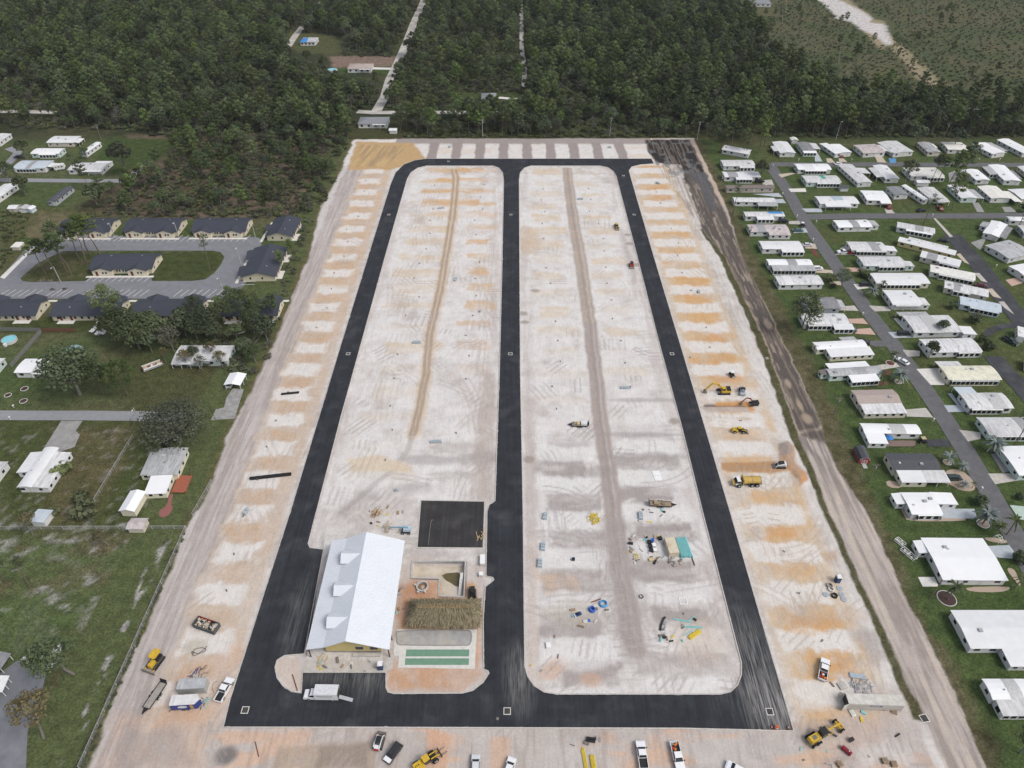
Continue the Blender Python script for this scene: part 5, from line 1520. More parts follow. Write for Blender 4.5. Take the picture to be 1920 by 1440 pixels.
def make_oak(seed, H=10.0, R_=4.2, nbl=16, leaves=62, ls=.6, leaf='oak', kind='oak', shell=.6, bark=GBARK, flat=.78, low=.32):
    rs = random.Random(seed); lv = Leaves(seed); mb = MB()
    fork = Vector((rs.gauss(0, .2), rs.gauss(0, .2), H * low))
    limb(mb, (0, 0, -.2), fork, .045 * R_ + .08, .03 * R_ + .05, rs, 2, .05, 7)
    for i in range(nbl):
        a = i * 2.4 + rs.uniform(-.3, .3)
        u = (i + .5) / nbl
        rr = R_ * math.sqrt(u) * rs.uniform(.75, 1.0) * .82
        z = H * (low + .12) + (H * (1 - low - .12)) * (1 - (rr / R_) ** 2) * rs.uniform(.72, .95)
        c = Vector((math.cos(a) * rr, math.sin(a) * rr, z))
        limb(mb, fork, c - Vector((0, 0, .4)), .02 * R_ + .02, .025, rs, 3, .15, 4)
        b = R_ * rs.uniform(.28, .42)
        lv.clump(c, (b, b, b * flat), leaves, ls, .85, .45, shell)
    reg(kind, mb, lv, bark, LM[leaf])
for i in range(4): make_oak(60 + i, 9.5 + i * .9, 4.3 + i * .3, 18, 72, .58)
for i in range(2): make_oak(70 + i, 8.5, 3.2, 12, 70, .5, kind='roundoak', shell=.75)
for i in range(2): make_oak(75 + i, 12, 4.6, 18, 26, .5, 'grey', 'baretree', .4)
LM['oakgrey'] = leaf_mat('live_oak_leaves', (.052,.058,.038), (.105,.112,.075), .1)
make_oak(78, 12.5, 12.6, 66, 52, .5, 'oakgrey', 'liveoak', .35, low=.22)
make_oak(79, 11.5, 7.0, 30, 85, .5, 'oak', 'darkoak', .6)
make_oak(81, 13.0, 4.6, 13, 66, .45, 'autumn', 'yardtree', .45, low=.42)
make_oak(82, 12.0, 4.4, 15, 95, .42, 'oak', 'leafytree', .45, low=.45)
def make_bush(seed, kind='bush', leaf='bush', n=6, R_=1.5, H=1.5, leaves=34, ls=.42):
    rs = random.Random(seed); lv = Leaves(seed); mb = MB()
    for i in range(n):
        a = i * 2.4; rr = R_ * math.sqrt((i + .3) / n) * .75
        c = (math.cos(a) * rr, math.sin(a) * rr, H * rs.uniform(.4, .75))
        mb.cyl((0, 0, -.1), c, .04, .02, 4, caps=False)
        lv.clump(c, (R_ * .42, R_ * .42, H * .36), leaves, ls, .7, .6, .5)
    reg(kind, mb, lv, GBARK, LM[leaf])
for i in range(3): make_bush(90 + i)
for i in range(2): make_bush(95 + i, 'greybush', 'grey', 6, 1.6, 1.7, 24)
make_bush(98, 'roundbush', 'oak', 9, 1.25, 2.1, 60, .3)

def make_palm(seed, kind, leaf, H, L_, n, w):
    rs = random.Random(seed); lv = Leaves(seed); mb = MB()
    top = Vector((rs.gauss(0, .15), rs.gauss(0, .15), H))
    limb(mb, (0, 0, -.2), top, .2, .15, rs, 3, .02, 7)
    for i in range(n):
        a = i * 2.4 + rs.uniform(-.2, .2); el = rs.uniform(-.25, 1.15)
        P = []
        for k in range(5):
            t = k / 4
            d = L_ * t
            P.append((top.x + math.cos(a) * d * math.cos(el * .8), top.y + math.sin(a) * d * math.cos(el * .8), top.z + d * math.sin(el) - 1.15 * (t ** 2) * L_ * .45))
        lv.blade(P, w, w * .35, rs.random())
    reg(kind, mb, lv, GBARK, LM[leaf])
for i in range(2): make_palm(100 + i, 'palm', 'palm', 5.5, 2.6, 24, .30)
for i in range(2): make_palm(110 + i, 'silverpalm', 'silver', 3.2, 2.9, 30, .38)
def make_snag(seed):
    rs = random.Random(seed); mb = MB(); H_ = rs.uniform(9, 14)
    top = Vector((rs.gauss(0, .8), rs.gauss(0, .5), H_))
    limb(mb, (0, 0, -.2), top, .20, .07, rs, 4, .03, 5)
    for i in range(rs.randint(2, 5)):
        t = rs.uniform(.55, .95); a = rs.uniform(0, 6.28); p = top * t
        limb(mb, p, p + Vector((math.cos(a), math.sin(a), .4)) * rs.uniform(.6, 1.8), .05, .02, rs, 2, .1, 4)
    reg('snag', mb, None, SNAGB, None)
for i in range(4): make_snag(120 + i)
# a leafless, broken tree
rs_ = random.Random(5); mb_ = MB(); lv_ = Leaves(5)
for i in range(16):
    a = i * 2.4; limb(mb_, (0, 0, 0), (math.cos(a) * rs_.uniform(2, 4.5), math.sin(a) * rs_.uniform(2, 4.5), rs_.uniform(.8, 3.2)), .10, .02, rs_, 3, .25, 4)
lv_.clump((0, 0, 1.6), (3.2, 3.2, 1.3), 60, .35, .5)
reg('deadtop', mb_, lv_, SNAGB, LM['grey'])

_tn = {'pine': 'pine_tree', 'tallpine': 'pine_tree', 'broadpine': 'pine_tree', 'thinpine': 'pine_tree', 'oak': 'oak_tree', 'roundoak': 'oak_tree', 'baretree': 'bare_tree', 'liveoak': 'live_oak_tree', 'darkoak': 'oak_tree', 'yardtree': 'yard_tree', 'leafytree': 'yard_tree', 'bush': 'shrub', 'greybush': 'shrub', 'roundbush': 'round_shrub', 'palm': 'palm_tree', 'silverpalm': 'silver_palm_tree', 'snag': 'dead_tree_trunk', 'deadtop': 'fallen_treetop'}
def tree(kind, p, s=1.0, label='', group=None, var=None, rz=None, lean=(0, 0), sz=None):
    v = TREE[kind][(RND.randrange(99) if var is None else var) % len(TREE[kind])]
    cat = 'shrub' if 'bush' in kind else 'palm' if 'palm' in kind else 'tree'
    e = thing(_tn[kind], label, cat, (p[0], p[1], 0 if len(p) < 3 else p[2]), 0, group)
    e.rotation_euler = (lean[0], lean[1], RND.uniform(0, 6.28) if rz is None else rz)
    e.scale = (s, s, s if sz is None else sz)
    new_obj('trunk', v[0], e)
    if v[1] is not None: new_obj('crown', v[1], e)
    return e

# ---------------------------------------------------------------- the northern wood
def inside(p, poly):
    x, y = p; c = False
    n = len(poly)
    for i in range(n):
        x0, y0 = poly[i]; x1, y1 = poly[i - 1]
        if (y0 > y) != (y1 > y) and x < (x1 - x0) * (y - y0) / (y1 - y0) + x0: c = not c
    return c
def near_line(x, y, pts, d):
    for (x0, y0), (x1, y1) in zip(pts[:-1], pts[1:]):
        dx, dy = x1 - x0, y1 - y0
        t = max(0, min(1, ((x - x0) * dx + (y - y0) * dy) / (dx * dx + dy * dy + 1e-9)))
        if (x - x0 - t * dx) ** 2 + (y - y0 - t * dy) ** 2 < d * d: return True
    return False
LANES = [([(612,-12),(600,10),(575,40),(555,65),(540,88)], 3.5), ([(800,-12),(790,12),(775,45),(762,80),(745,120),(731,148),(722,180),(706,208)], 5.5), ([(668,210),(760,211),(830,211),(985,210)], 6.5), ([(975,-10),(978,40),(978,90),(984,130),(982,165)], 2.2), ([(-20,209),(40,209),(105,211)], 6), ([(1790,203),(1850,204),(1960,205)], 5)]
LANES = [([G2(*p) for p in a], w) for a, w in LANES]
CLEAR = [[(660,212),(750,212),(750,262),(655,262)], [(855,176),(990,176),(990,212),(855,212)], [(612,106),(765,106),(740,158),(612,158)], [(545,62),(650,66),(640,118),(545,116)], [(1385,-20),(1455,-20),(1455,30),(1385,30)], [(395,-20),(430,-20),(430,18),(395,18)], [(-40,242),(190,242),(345,258),(318,300),(272,345),(150,385),(-40,385)], [(1500,-60),(1535,0),(1562,25),(1640,75),(1660,92),(1680,85),(1668,40),(1610,15),(1560,-60)]]
SCRUB = [(1345,-60),(1400,30),(1440,90),(1500,150),(1640,185),(1780,190),(1960,198),(2200,100),(1990,-60)]
LIGHT2 = [(560,100),(760,100),(735,180),(600,190),(545,130)]
LIGHT = [(728,120),(748,55),(860,60),(985,95),(985,205),(735,205)]
BRUSH = [(240,258),(655,258),(597,398),(590,405),(235,405),(170,385),(272,345),(318,300)]
THIN = [(0,150),(60,150),(115,190),(60,207),(0,207)]
far_trees, far_bush, snags = [], [], []
rw = random.Random(77)
Yc = 252.0
while Yc < 800:
    step = 5.1 + max(0, Yc - 420) * .0035
    xm = Yc * .78 + 30
    Xc = -xm
    while Xc < xm:
        x, y = Xc + rw.uniform(-2.4, 2.4), Yc + rw.uniform(-2.4, 2.4)
        Xc += step
        px_, py_ = PXY(x, y)
        if px_ < -60 or px_ > 1980: continue
        inb = inside((px_, py_), BRUSH)
        if py_ > 256 and not inb: continue
        if any(near_line(x, y, a, w) for a, w in LANES): continue
        if any(inside((px_, py_), c) for c in CLEAR): continue
        nz = float(vnoise(np.array([x * .03]), np.array([y * .03]))[0])
        if inside((px_, py_), SCRUB):
            if rw.random() < .045: snags.append((x, y))
            if rw.random() < .03: far_trees.append((x, y, 'pine', rw.uniform(.45, .7)))
            far_bush.append((x, y, 'bush', rw.uniform(.35, .9)))
            if rw.random() < .5: far_bush.append((x + rw.uniform(-3, 3), y + rw.uniform(-3, 3), 'greybush', rw.uniform(.35, .8)))
            continue
        d = .97
        if inb: d = .34 if py_ > 300 else .75
        elif inside((px_, py_), LIGHT): d = .34
        elif inside((px_, py_), LIGHT2): d = .22
        elif inside((px_, py_), THIN): d = .25
        elif nz > .60: d = .45
        if rw.random() < d:
            k = 'pine' if rw.random() < (.62 if nz < .55 else .42) else 'oak'
            if rw.random() < .08: k = 'baretree'
            s = rw.uniform(.5, 1.15) * (.72 if inb or d < .3 else 1.0)
            if k == 'baretree': s *= .8
            far_trees.append((x, y, k, s))
        for _ in range(3 if (inb or d < .5) else 1):
            far_bush.append((x + rw.uniform(-2.5, 2.5), y + rw.uniform(-2.5, 2.5), 'greybush' if rw.random() < .3 else 'bush', rw.uniform(.6, 1.35)))
    Yc += step
far_trees.sort(key=lambda t: t[1])
vis = [t for t in far_trees if 0 <= PXY(t[0], t[1])[0] <= 1920]
NEAR = {'pine': 230, 'oak': 190, 'baretree': 30}
LBL = {'pine': 'pine standing in the front rows of the northern wood and brush land', 'oak': 'broad-leaved tree standing in the front rows of the northern wood and brush land', 'baretree': 'thin grey half-bare tree standing in the front rows of the northern wood'}
used = set()
for t in vis:
    if NEAR[t[2]] > 0:
        NEAR[t[2]] -= 1; used.add(id(t))
        tree(t[2], (t[0], t[1]), t[3], LBL[t[2]], 'front rows of the northern wood')
rest = [t for t in far_trees if id(t) not in used]

def scatter(name, pts, kinds, label, cat):
    """one mass of trees or brush, too many to count: instances on points"""
    me = bpy.data.meshes.new(name)
    me.from_pydata([(p[0], p[1], -.1) for p in pts], [], [])
    protos = []
    for k in kinds:
        for (tm, cm) in TREE[k]: protos.append((k, tm, cm))
    idx = []
    for p in pts:
        c = [i for i, q in enumerate(protos) if q[0] == p[2]]
        idx.append(rw.choice(c))
    a = me.attributes.new('which', 'INT', 'POINT'); a.data.foreach_set('value', idx)
    a = me.attributes.new('size', 'FLOAT', 'POINT'); a.data.foreach_set('value', [p[3] for p in pts])
    a = me.attributes.new('turn', 'FLOAT', 'POINT'); a.data.foreach_set('value', [rw.uniform(0, 6.28) for p in pts])
    ng = bpy.data.node_groups.new(name, 'GeometryNodeTree')
    ng.interface.new_socket('Geometry', in_out='INPUT', socket_type='NodeSocketGeometry')
    ng.interface.new_socket('Geometry', in_out='OUTPUT', socket_type='NodeSocketGeometry')
    N, L = ng.nodes, ng.links
    gi, go = N.new('NodeGroupInput'), N.new('NodeGroupOutput')
    jn = N.new('GeometryNodeJoinGeometry')
    def attr(nm, ty):
        n = N.new('GeometryNodeInputNamedAttribute'); n.data_type = ty; n.inputs['Name'].default_value = nm
        return n.outputs['Attribute']
    wh, sz, tu = attr('which', 'INT'), attr('size', 'FLOAT'), attr('turn', 'FLOAT')
    cx = N.new('ShaderNodeCombineXYZ'); L.new(tu, cx.inputs['Z'])
    for i, (k, tm, cm) in enumerate(protos):
        cmp_ = N.new('FunctionNodeCompare'); cmp_.data_type = 'INT'; cmp_.operation = 'EQUAL'
        L.new(wh, cmp_.inputs[2]); cmp_.inputs[3].default_value = i
        for part in (tm, cm):
            if part is None: continue
            po = bpy.data.objects.new('proto', part)
            oi = N.new('GeometryNodeObjectInfo'); oi.inputs['Object'].default_value = po; oi.inputs['As Instance'].default_value = True
            ins = N.new('GeometryNodeInstanceOnPoints')
            L.new(gi.outputs[0], ins.inputs['Points']); L.new(cmp_.outputs[0], ins.inputs['Selection'])
            L.new(oi.outputs['Geometry'], ins.inputs['Instance'])
            L.new(cx.outputs[0], ins.inputs['Rotation']); L.new(sz, ins.inputs['Scale'])
            L.new(ins.outputs[0], jn.inputs[0])
    L.new(jn.outputs[0], go.inputs[0])
    o = new_obj(name, me)
    md = o.modifiers.new('scatter', 'NODES'); md.node_group = ng
    tag(o, label, cat, kind='stuff')
    return o
scatter('forest', rest, ['pine', 'oak', 'baretree'], 'dense dark green wood stretching away behind its front trees', 'forest')
scatter('undergrowth', far_bush, ['bush', 'greybush'], 'low olive brush and palmetto under and between the trees', 'undergrowth')
for x, y in snags:
    tree('snag', (x, y), rw.uniform(.6, 1.1), 'bleached dead trunk standing in the open scrub beyond the wood', 'dead trunks in the scrub', lean=(rw.gauss(0, .06), rw.gauss(0, .08)))
print('forest', len(far_trees), 'rest', len(rest), 'bush', len(far_bush), 'snags', len(snags))

# ---------------------------------------------------------------- trees one can point at
def T(kind, px_, py_, s, label, var=None, lean=(0, 0), group=None, sz=None):
    return tree(kind, G2(px_, py_), s, label, group, var, None, lean, sz)
ORD = ('first','second','third','fourth','fifth','sixth','seventh','eighth','ninth','tenth','eleventh','twelfth','thirteenth')
# west
T('liveoak', 338, 826, 1.02, 'huge spreading grey-green live oak over the pale street end')
T('darkoak', 150, 739, 1.5, 'dense dark oak beside the bright white flat-roofed home')
T('broadpine', 240, 742, 1.05, 'bright green round-topped pine leaning over the brown yard', 0)
T('broadpine', 194, 738, 1.0, 'bright green pine just behind the dense dark oak', 1)
T('darkoak', 262, 654, 1.2, 'dark evergreen oak behind the boat, left of the bare tree')
T('darkoak', 232, 638, 1.1, 'dark oak at the wooden fence next to the wrecked sheet metal')
for i, q in enumerate(((285,660,.9,'oak'),(290,622,.9,'oak'),(300,645,1.0,'oak'),(318,632,.8,'roundoak'),(345,610,.8,'oak'),(372,640,.9,'oak'),(405,640,.8,'oak'),(420,612,.85,'pine'),(445,640,.8,'oak'),(462,668,.7,'oak'),(477,625,.9,'oak'),(480,680,.7,'oak'),(515,600,.7,'pine'))):
    T(q[3], q[0], q[1], q[2], 'tree in the thicket between the south flats and wrecked home, ' + ORD[i] + ' from the west', None, (0, 0), 'thicket behind the south flats')
T('baretree', 328, 662, 1.0, 'tall grey bare-limbed tree behind the pontoon boat')
T('darkoak', 388, 632, 1.05, 'dark oak in front of the hidden south flats')
T('oak', 350, 632, 1.1, 'broad-leaved tree in the thicket between bare tree and dark oak')
T('broadpine', 462, 612, 1.1, 'green pine thicket crown over the southeast flats', 0)
T('broadpine', 488, 600, .8, 'pine nearest the site fence over the southeast flats', 1)
T('pine', 437, 585, .7, 'pine leaning over the roof of the southeast flats', 1)
T('oak', 502, 640, 1.1, 'dark tree at the site fence above the collapsed carport')
T('deadtop', 470, 652, 1.2, 'fallen leafless treetop over the collapsed carport')
T('autumn' if False else 'yardtree', 312, 680, .5, 'small browned tree at the west end of the wrecked home')
T('yardtree', 400, 672, .55, 'browned tree leaning over the wrecked home')
T('yardtree', 352, 690, .6, 'browned tree before the west half of the wrecked home')
T('baretree', 380, 694, .55, 'half-bare tree before the middle of the wrecked home')
T('yardtree', 418, 692, .6, 'browned tree before the east half of the wrecked home')
T('oak', 366, 676, .5, 'green tree growing through the wrecked home')
T('bush', 440, 690, 1.5, 'green brush beside the wrecked home and fence')
T('broadpine', 216, 603, 1.1, 'single full pine in front of the south flats', 1)
T('broadpine', 372, 600, .72, 'bushy pine over the eaves of the south flats', 0)
for i, (a, b, s) in enumerate(((88,517,1.0), (110,521,1.02), (127,512,.98), (134,516,1.05), (113,487,.95), (152,490,1.0), (164,496,1.02), (169,477,1.05), (189,479,1.1))):
    T('tallpine', a, b, s * 1.3, 'tall slender pine in the parking island grove, ' + ORD[sorted((88,110,127,134,113,152,164,169,189)).index(a)] + ' from the west', i, (0, -.05), 'pine grove on the island of the parking lot', s)
T('thinpine', 395, 509, 1.15, 'lone thin pine on the east end of the parking island', 0, (0, -.04))
T('pine', 530, 505, .55, 'small pine behind the end-on flats')
T('pine', 545, 482, .45, 'smallest pine between the end-on flats and the site')
T('leafytree', 138, 1264, 1.25, 'leafy leaning tree beside the debris heap and old drive', lean=(.03, -.16))
T('yardtree', 82, 1384, 1.1, 'yellowing tree leaning over the old asphalt drive', lean=(.02, -.16))
T('thinpine', 57, 1102, .75, 'thin pine among the white sand patches', 0, (.0, -.1))
T('thinpine', 22, 1104, .85, 'thin pine nearest the west picture edge', 0, (.0, -.1))
T('yardtree', 62, 1004, .62, 'thin reddish tree behind the pale blue shelter', lean=(.05, -.12))
T('yardtree', 203, 1022, .5, 'thin reddish tree standing on bare brown soil at the chain fence', lean=(.05, -.12))
T('bush', 160, 965, 3.0, 'wide low green shrub beside the chain fence')
T('bush', 100, 965, 1.4, 'dark shrub beside the pale blue shelter')
T('bush', 118, 885, 2.2, 'leafy shrub against the three-roofed white home')
T('bush', 152, 935, 1.8, 'round shrub in the brown yard')
T('roundoak', 238, 330, 2.1, 'large round grey-green oak beside the porch home')
T('roundoak', 50, 298, 1.35, 'dark round tree between the street and the white homes')
T('oak', 18, 342, 1.0, 'grey-green tree at the west street bend')
T('oak', 48, 366, 1.05, 'grey-green tree over the bare yard')
T('roundoak', 163, 298, .8, 'small dark tree at the narrow trailer')
T('pine', 168, 354, .8, 'leaning pine at the pale street by the boat yard')
T('oak', 185, 388, 1.25, 'dense green tree below the boat yard')
T('oak', 212, 362, .5, 'small dark tree at the street end')
T('oak', 250, 364, 1.15, 'dark tree at the corner of the brush land')
T('roundoak', 132, 300, .42, 'little round tree between two pale homes')
# east
T('pine', 1350, 288, 1.1, 'pine in front of the trailer home, west one', 0)
T('pine', 1393, 290, .9, 'pine in front of the trailer home, middle one', 1)
T('pine', 1420, 288, 1.2, 'pine right of the trailer home', 2)
T('broadpine', 1340, 272, 1.15, 'broad pine on the grass bank at the wood corner', 0)
T('pine', 1432, 274, 1.15, 'pine between the trailer home and the corner home', 3)
T('roundoak', 1424, 338, 1.25, 'dark leafy tree beside the parked dark car', 0)
T('thinpine', 1374, 402, 1.05, 'tall thin pine standing beside the mud track', 0)
T('broadpine', 1500, 626, 1.2, 'big spreading pine between two homes by the mud track', 0)
T('pine', 1512, 618, .75, 'smaller second trunk beside the big spreading pine', 2)
T('broadpine', 1576, 541, .62, 'pine at the street edge above the clipped hedge', 1)
T('leafytree', 1695, 346, 1.1, 'leafy tree in front of the cream-roofed home')
T('tallpine', 1745, 343, .85, 'tall pine, first of those before the cream-roofed home', 0)
T('tallpine', 1758, 345, .8, 'tall pine, second of those before the cream-roofed home', 1)
T('pine', 1778, 350, 1.15, 'full pine at the bare drive in the second row', 1)
T('pine', 1800, 338, 1.15, 'full pine at the west end of the small white home', 2)
T('roundoak', 1716, 275, 1.5, 'dark oak beside the narrow greyish home')
T('roundoak', 1786, 279, 1.5, 'round oak covering the tan-roofed home')
T('thinpine', 1729, 425, 1.1, 'tall thin pine at the cross street', 0)
T('pine', 1784, 394, 1.0, 'pine before the dark-carport home', 3)
T('pine', 1906, 428, .95, 'pine at the picture edge by the white camper home', 0)
T('tallpine', 1898, 842, .95, 'tall pine trunk leaning over the speckled home', 0, (0, .12))
T('roundoak', 1762, 626, .75, 'clipped round tree against the wide grey home')
T('roundoak', 1740, 672, .85, 'round bush-like tree on the lawn of the cream-awning home')
T('roundbush', 1826, 604, 1.9, 'dark round bush on the open lawn below the bluish home')
T('roundbush', 1840, 640, 1.4, 'dark bush at the curved drive, upper one')
T('roundbush', 1852, 656, 1.8, 'dark bush at the curved drive, lower one')
T('roundbush', 1780, 545, 1.2, 'dark bush west of the grey-streaked lane home')
T('roundbush', 1784, 578, 1.4, 'dark bush west of the bluish lane home')
T('bush', 1620, 518, 2.2, 'loose green hedge in front of the long white home')
T('bush', 1556, 527, 1.8, 'clipped hedge at the end of the black-streaked home')
T('roundbush', 1562, 540, 1.1, 'round clipped shrub beside the hedge')
T('silverpalm', 1632, 556, .95, 'silver palm on the lawn of the long white home')
T('palm', 1652, 545, .7, 'small green palm beside the silver palm')
T('palm', 1670, 682, .85, 'green palm in a red mulch ring at the street')
T('silverpalm', 1684, 716, 1.15, 'large silver palm in a ring at the street by the white car')
T('palm', 1652, 712, .6, 'dark small palm by the mint home')
T('palm', 1650, 728, .62, 'green palm in the red mulch bed of the mint home')
T('silverpalm', 1857, 848, 1.25, 'large silver palm before the speckled home')
T('silverpalm', 1776, 866, .85, 'silver palm on the lawn beside the dark-roofed home')
T('silverpalm', 1801, 882, .7, 'low silver palm in the pebble garden')
T('silverpalm', 1805, 914, .55, 'smallest silver palm in the pebble garden')
T('palm', 1822, 915, .4, 'tiny green palm in the pebble garden')
T('silverpalm', 1842, 982, 1.3, 'biggest silver palm at the end of the grey drive')
T('roundbush', 1835, 944, 1.6, 'large dark bush above the biggest silver palm')
T('palm', 1888, 1002, 1.05, 'green palm at the street with arching fronds', 0)
T('palm', 1865, 1004, .8, 'brownish palm beside the arching green palm', 1)
T('palm', 1776, 1124, 1.0, 'palm in the white-edged round bed', 0)
T('palm', 1903, 1102, .8, 'palm at the corner of the very large house', 1)
T('roundbush', 1908, 1052, 1.6, 'bush at the end of the white drive')
T('leafytree', 1912, 1412, .7, 'leafy tree over the white frame in the lowest corner')
T('roundbush', 1910, 935, 1.0, 'dark bush at the east picture edge')
T('broadpine', 1395, 262, 1.0, 'broad dark pine behind the trailer home', 1)
T('oak', 1372, 268, 1.0, 'broad-leaved tree between the pines at the wood corner')
# ================================================================ VEHICLES AND MACHINES
TYRE = M('tyre_rubber', (.018,.018,.018), .9, .2, 4)
RIM = M('wheel_rim', (.45,.45,.46), .4, .1, 3, metal=.5)
BLACKP = M('black_plastic', (.022,.022,.024), .6, .2, 3)
CATY = M('machine_yellow', (.62,.40,.03), .5, .15, 2, stain=(.30,.22,.10), stain_amt=.4, stain_scale=(1.2,1.2,1.2))
DUSTY = M('dusty_steel', (.20,.175,.15), .8, .25, 2)
REDL = M('red_lamp', (.35,.02,.02), .3)
LAMP = M('headlamp', (.65,.66,.68), .2)
WOOD = M('pallet_wood', (.33,.25,.165), .9, .25, 3)
LUMB = M('fresh_lumber', (.58,.44,.24), .85, .15, 2)
def paint(c): return M('car_paint_%d_%d_%d' % tuple(int(x * 100) for x in c), c, .35, .04, 1, spec=.5)
WHITEC = (.78,.79,.80)

_wh = {}
def wheel(parent, x, y, r, w, name='wheel'):
    k = (round(r, 2), round(w, 2))
    if k not in _wh:
        t = MB().cyl((0, -w/2, 0), (0, w/2, 0), r, r, 14).mesh('tyre'); t.materials.append(TYRE)
        q = MB().cyl((0, -w/2 - .02, 0), (0, w/2 + .02, 0), r * .55, r * .55, 10).mesh('rim'); q.materials.append(RIM)
        _wh[k] = (t, q)
    o = new_obj(name, _wh[k][0], parent, (x, y, r))
    new_obj('rim', _wh[k][1], o)
    return o

def panes(parent, x0, x1, y0, y1, z0, z1, ix0, ix1, iy, mat=GLASS, split=1):
    """glass on the four leaning faces of a cab"""
    def face(a, b, c, d, nm, k=.08):
        P = [Vector(p) for p in (a, b, c, d)]
        cc = sum(P, Vector()) / 4
        n = (P[1] - P[0]).cross(P[3] - P[0]).normalized()
        ctr = Vector(((x0 + x1) / 2, 0, (z0 + z1) / 2))
        if n.dot(cc - ctr) < 0: n = -n
        Q = [p.lerp(cc, k) + n * .015 for p in P]
        MB().add(Q, [(0, 1, 2, 3)]).obj(nm, mat, parent)
    t = [(x0 + ix0, y0 + iy, z1), (x1 - ix1, y0 + iy, z1), (x1 - ix1, y1 - iy, z1), (x0 + ix0, y1 - iy, z1)]
    b = [(x0, y0, z0), (x1, y0, z0), (x1, y1, z0), (x0, y1, z0)]
    face(b[1], b[2], t[2], t[1], 'windshield'); face(b[3], b[0], t[0], t[3], 'rear_window')
    for (p, q, r_, s_) in ((b[0], b[1], t[1], t[0]), (b[2], b[3], t[3], t[2])):
        face(p, q, r_, s_, 'side_window', .14)

def pickup(label, px_, py_, deg, c=WHITEC, load=0, group='pickup trucks on the site', L_=5.8):
    e = thing('pickup_truck', label, 'pickup truck', G(px_, py_), rad(deg), group)
    m = paint(c)
    hw = .99
    MB().prism([(-.75, .42), (2.7, .42), (2.9, .6), (2.88, .98), (2.65, 1.12), (1.3, 1.2), (-.75, 1.2)], -hw, hw, 'y').obj('body', m, e)
    b = MB().box(-2.85, -.752, -hw, hw, .42, .74).box(-2.85, -.752, -hw, -hw + .1, .74, 1.2).box(-2.85, -.752, hw - .1, hw, .74, 1.2)
    bd = b.obj('bed', m, e)
    B1(-2.75, -.76, -hw + .102, hw - .102, .742, .76).obj('bed_liner', BLACKP, bd)
    B1(-2.95, -2.852, -hw, hw, .6, 1.2).obj('tailgate', m, e)
    MB().frus(-.75, 1.45, -.93, .93, 1.2, 1.86, .28, .75, .17, .17).obj('cab', m, e)
    panes(e, -.75, 1.45, -.93, .93, 1.24, 1.80, .26, .68, .155)
    for x in (-1.75, 1.85):
        for y in (-.86, .86): wheel(e, x, y, .4, .28)
    for y in (-.75, .75):
        B1(2.86, 2.92, y - .17, y + .17, .75, .95).obj('headlight', LAMP, e)
        B1(-2.97, -2.93, y - .1 + (.12 if y > 0 else -.12), y + .1 + (.12 if y > 0 else -.12), .8, 1.1).obj('tail_light', REDL, e)
        B1(1.15, 1.35, y * 1.5 - .12, y * 1.5 + .12, 1.2, 1.42).obj('mirror', BLACKP, e)
    B1(2.9, 3.0, -hw, hw, .4, .6).obj('bumper', RIM, e)
    if load:
        rs = random.Random(load)
        q = [M('load_red', (.5,.04,.03)), M('load_white', (.7,.7,.7)), M('load_grey', (.25,.25,.27)), M('load_orange', (.6,.2,.03))]
        for i in range(8):
            x, y, s_ = rs.uniform(-2.5, -1.1), rs.uniform(-.6, .6), rs.uniform(.15, .32)
            B1(-s_, s_, -s_ * .7, s_ * .7, 0, s_ * 1.3).obj('cargo', rs.choice(q), bd, (x, y, .76), (0, 0, rs.uniform(0, 3)))
    return e

def car(label, px_, py_, deg, c=WHITEC, suv=False, group='cars parked at the homes', cat='car', roofc=None):
    e = thing('parked_suv' if suv else 'parked_car', label, cat, G(px_, py_), rad(deg), group)
    m = paint(c)
    hw = .92
    if suv:
        MB().prism([(-2.3, .4), (2.2, .4), (2.38, .6), (2.35, .92), (2.1, 1.08), (1.2, 1.15), (-2.25, 1.15), (-2.36, .8)], -hw, hw, 'y').obj('body', m, e)
        a = (-2.25, 1.4, -.88, .88, 1.15, 1.75); ins = (.3, .65, .16)
    else:
        MB().prism([(-2.2, .35), (2.15, .35), (2.33, .5), (2.3, .75), (2.0, .9), (1.0, .98), (-1.5, .98), (-2.2, .92), (-2.3, .65)], -hw, hw, 'y').obj('body', m, e)
        a = (-1.75, 1.2, -.85, .85, .97, 1.45); ins = (.55, .75, .18)
    MB().frus(*a, ins[0], ins[1], ins[2], ins[2]).obj('cabin', paint(roofc) if roofc else m, e)
    panes(e, a[0], a[1], a[2], a[3], a[4] + .03, a[5] - .05, ins[0] * .92, ins[1] * .92, ins[2] * .9)
    for x in (-1.4, 1.45):
        for y in (-.8, .8): wheel(e, x, y, .33, .22)
    for y in (-.68, .68):
        B1(2.28, 2.35, y - .18, y + .18, .6, .76).obj('headlight', LAMP, e)
        B1(-2.36, -2.28, y - .15, y + .15, .7, .88).obj('tail_light', REDL, e)
        B1(.85, 1.0, y * 1.45 - .08, y * 1.45 + .08, 1.0, 1.14).obj('mirror', m, e)
    return e

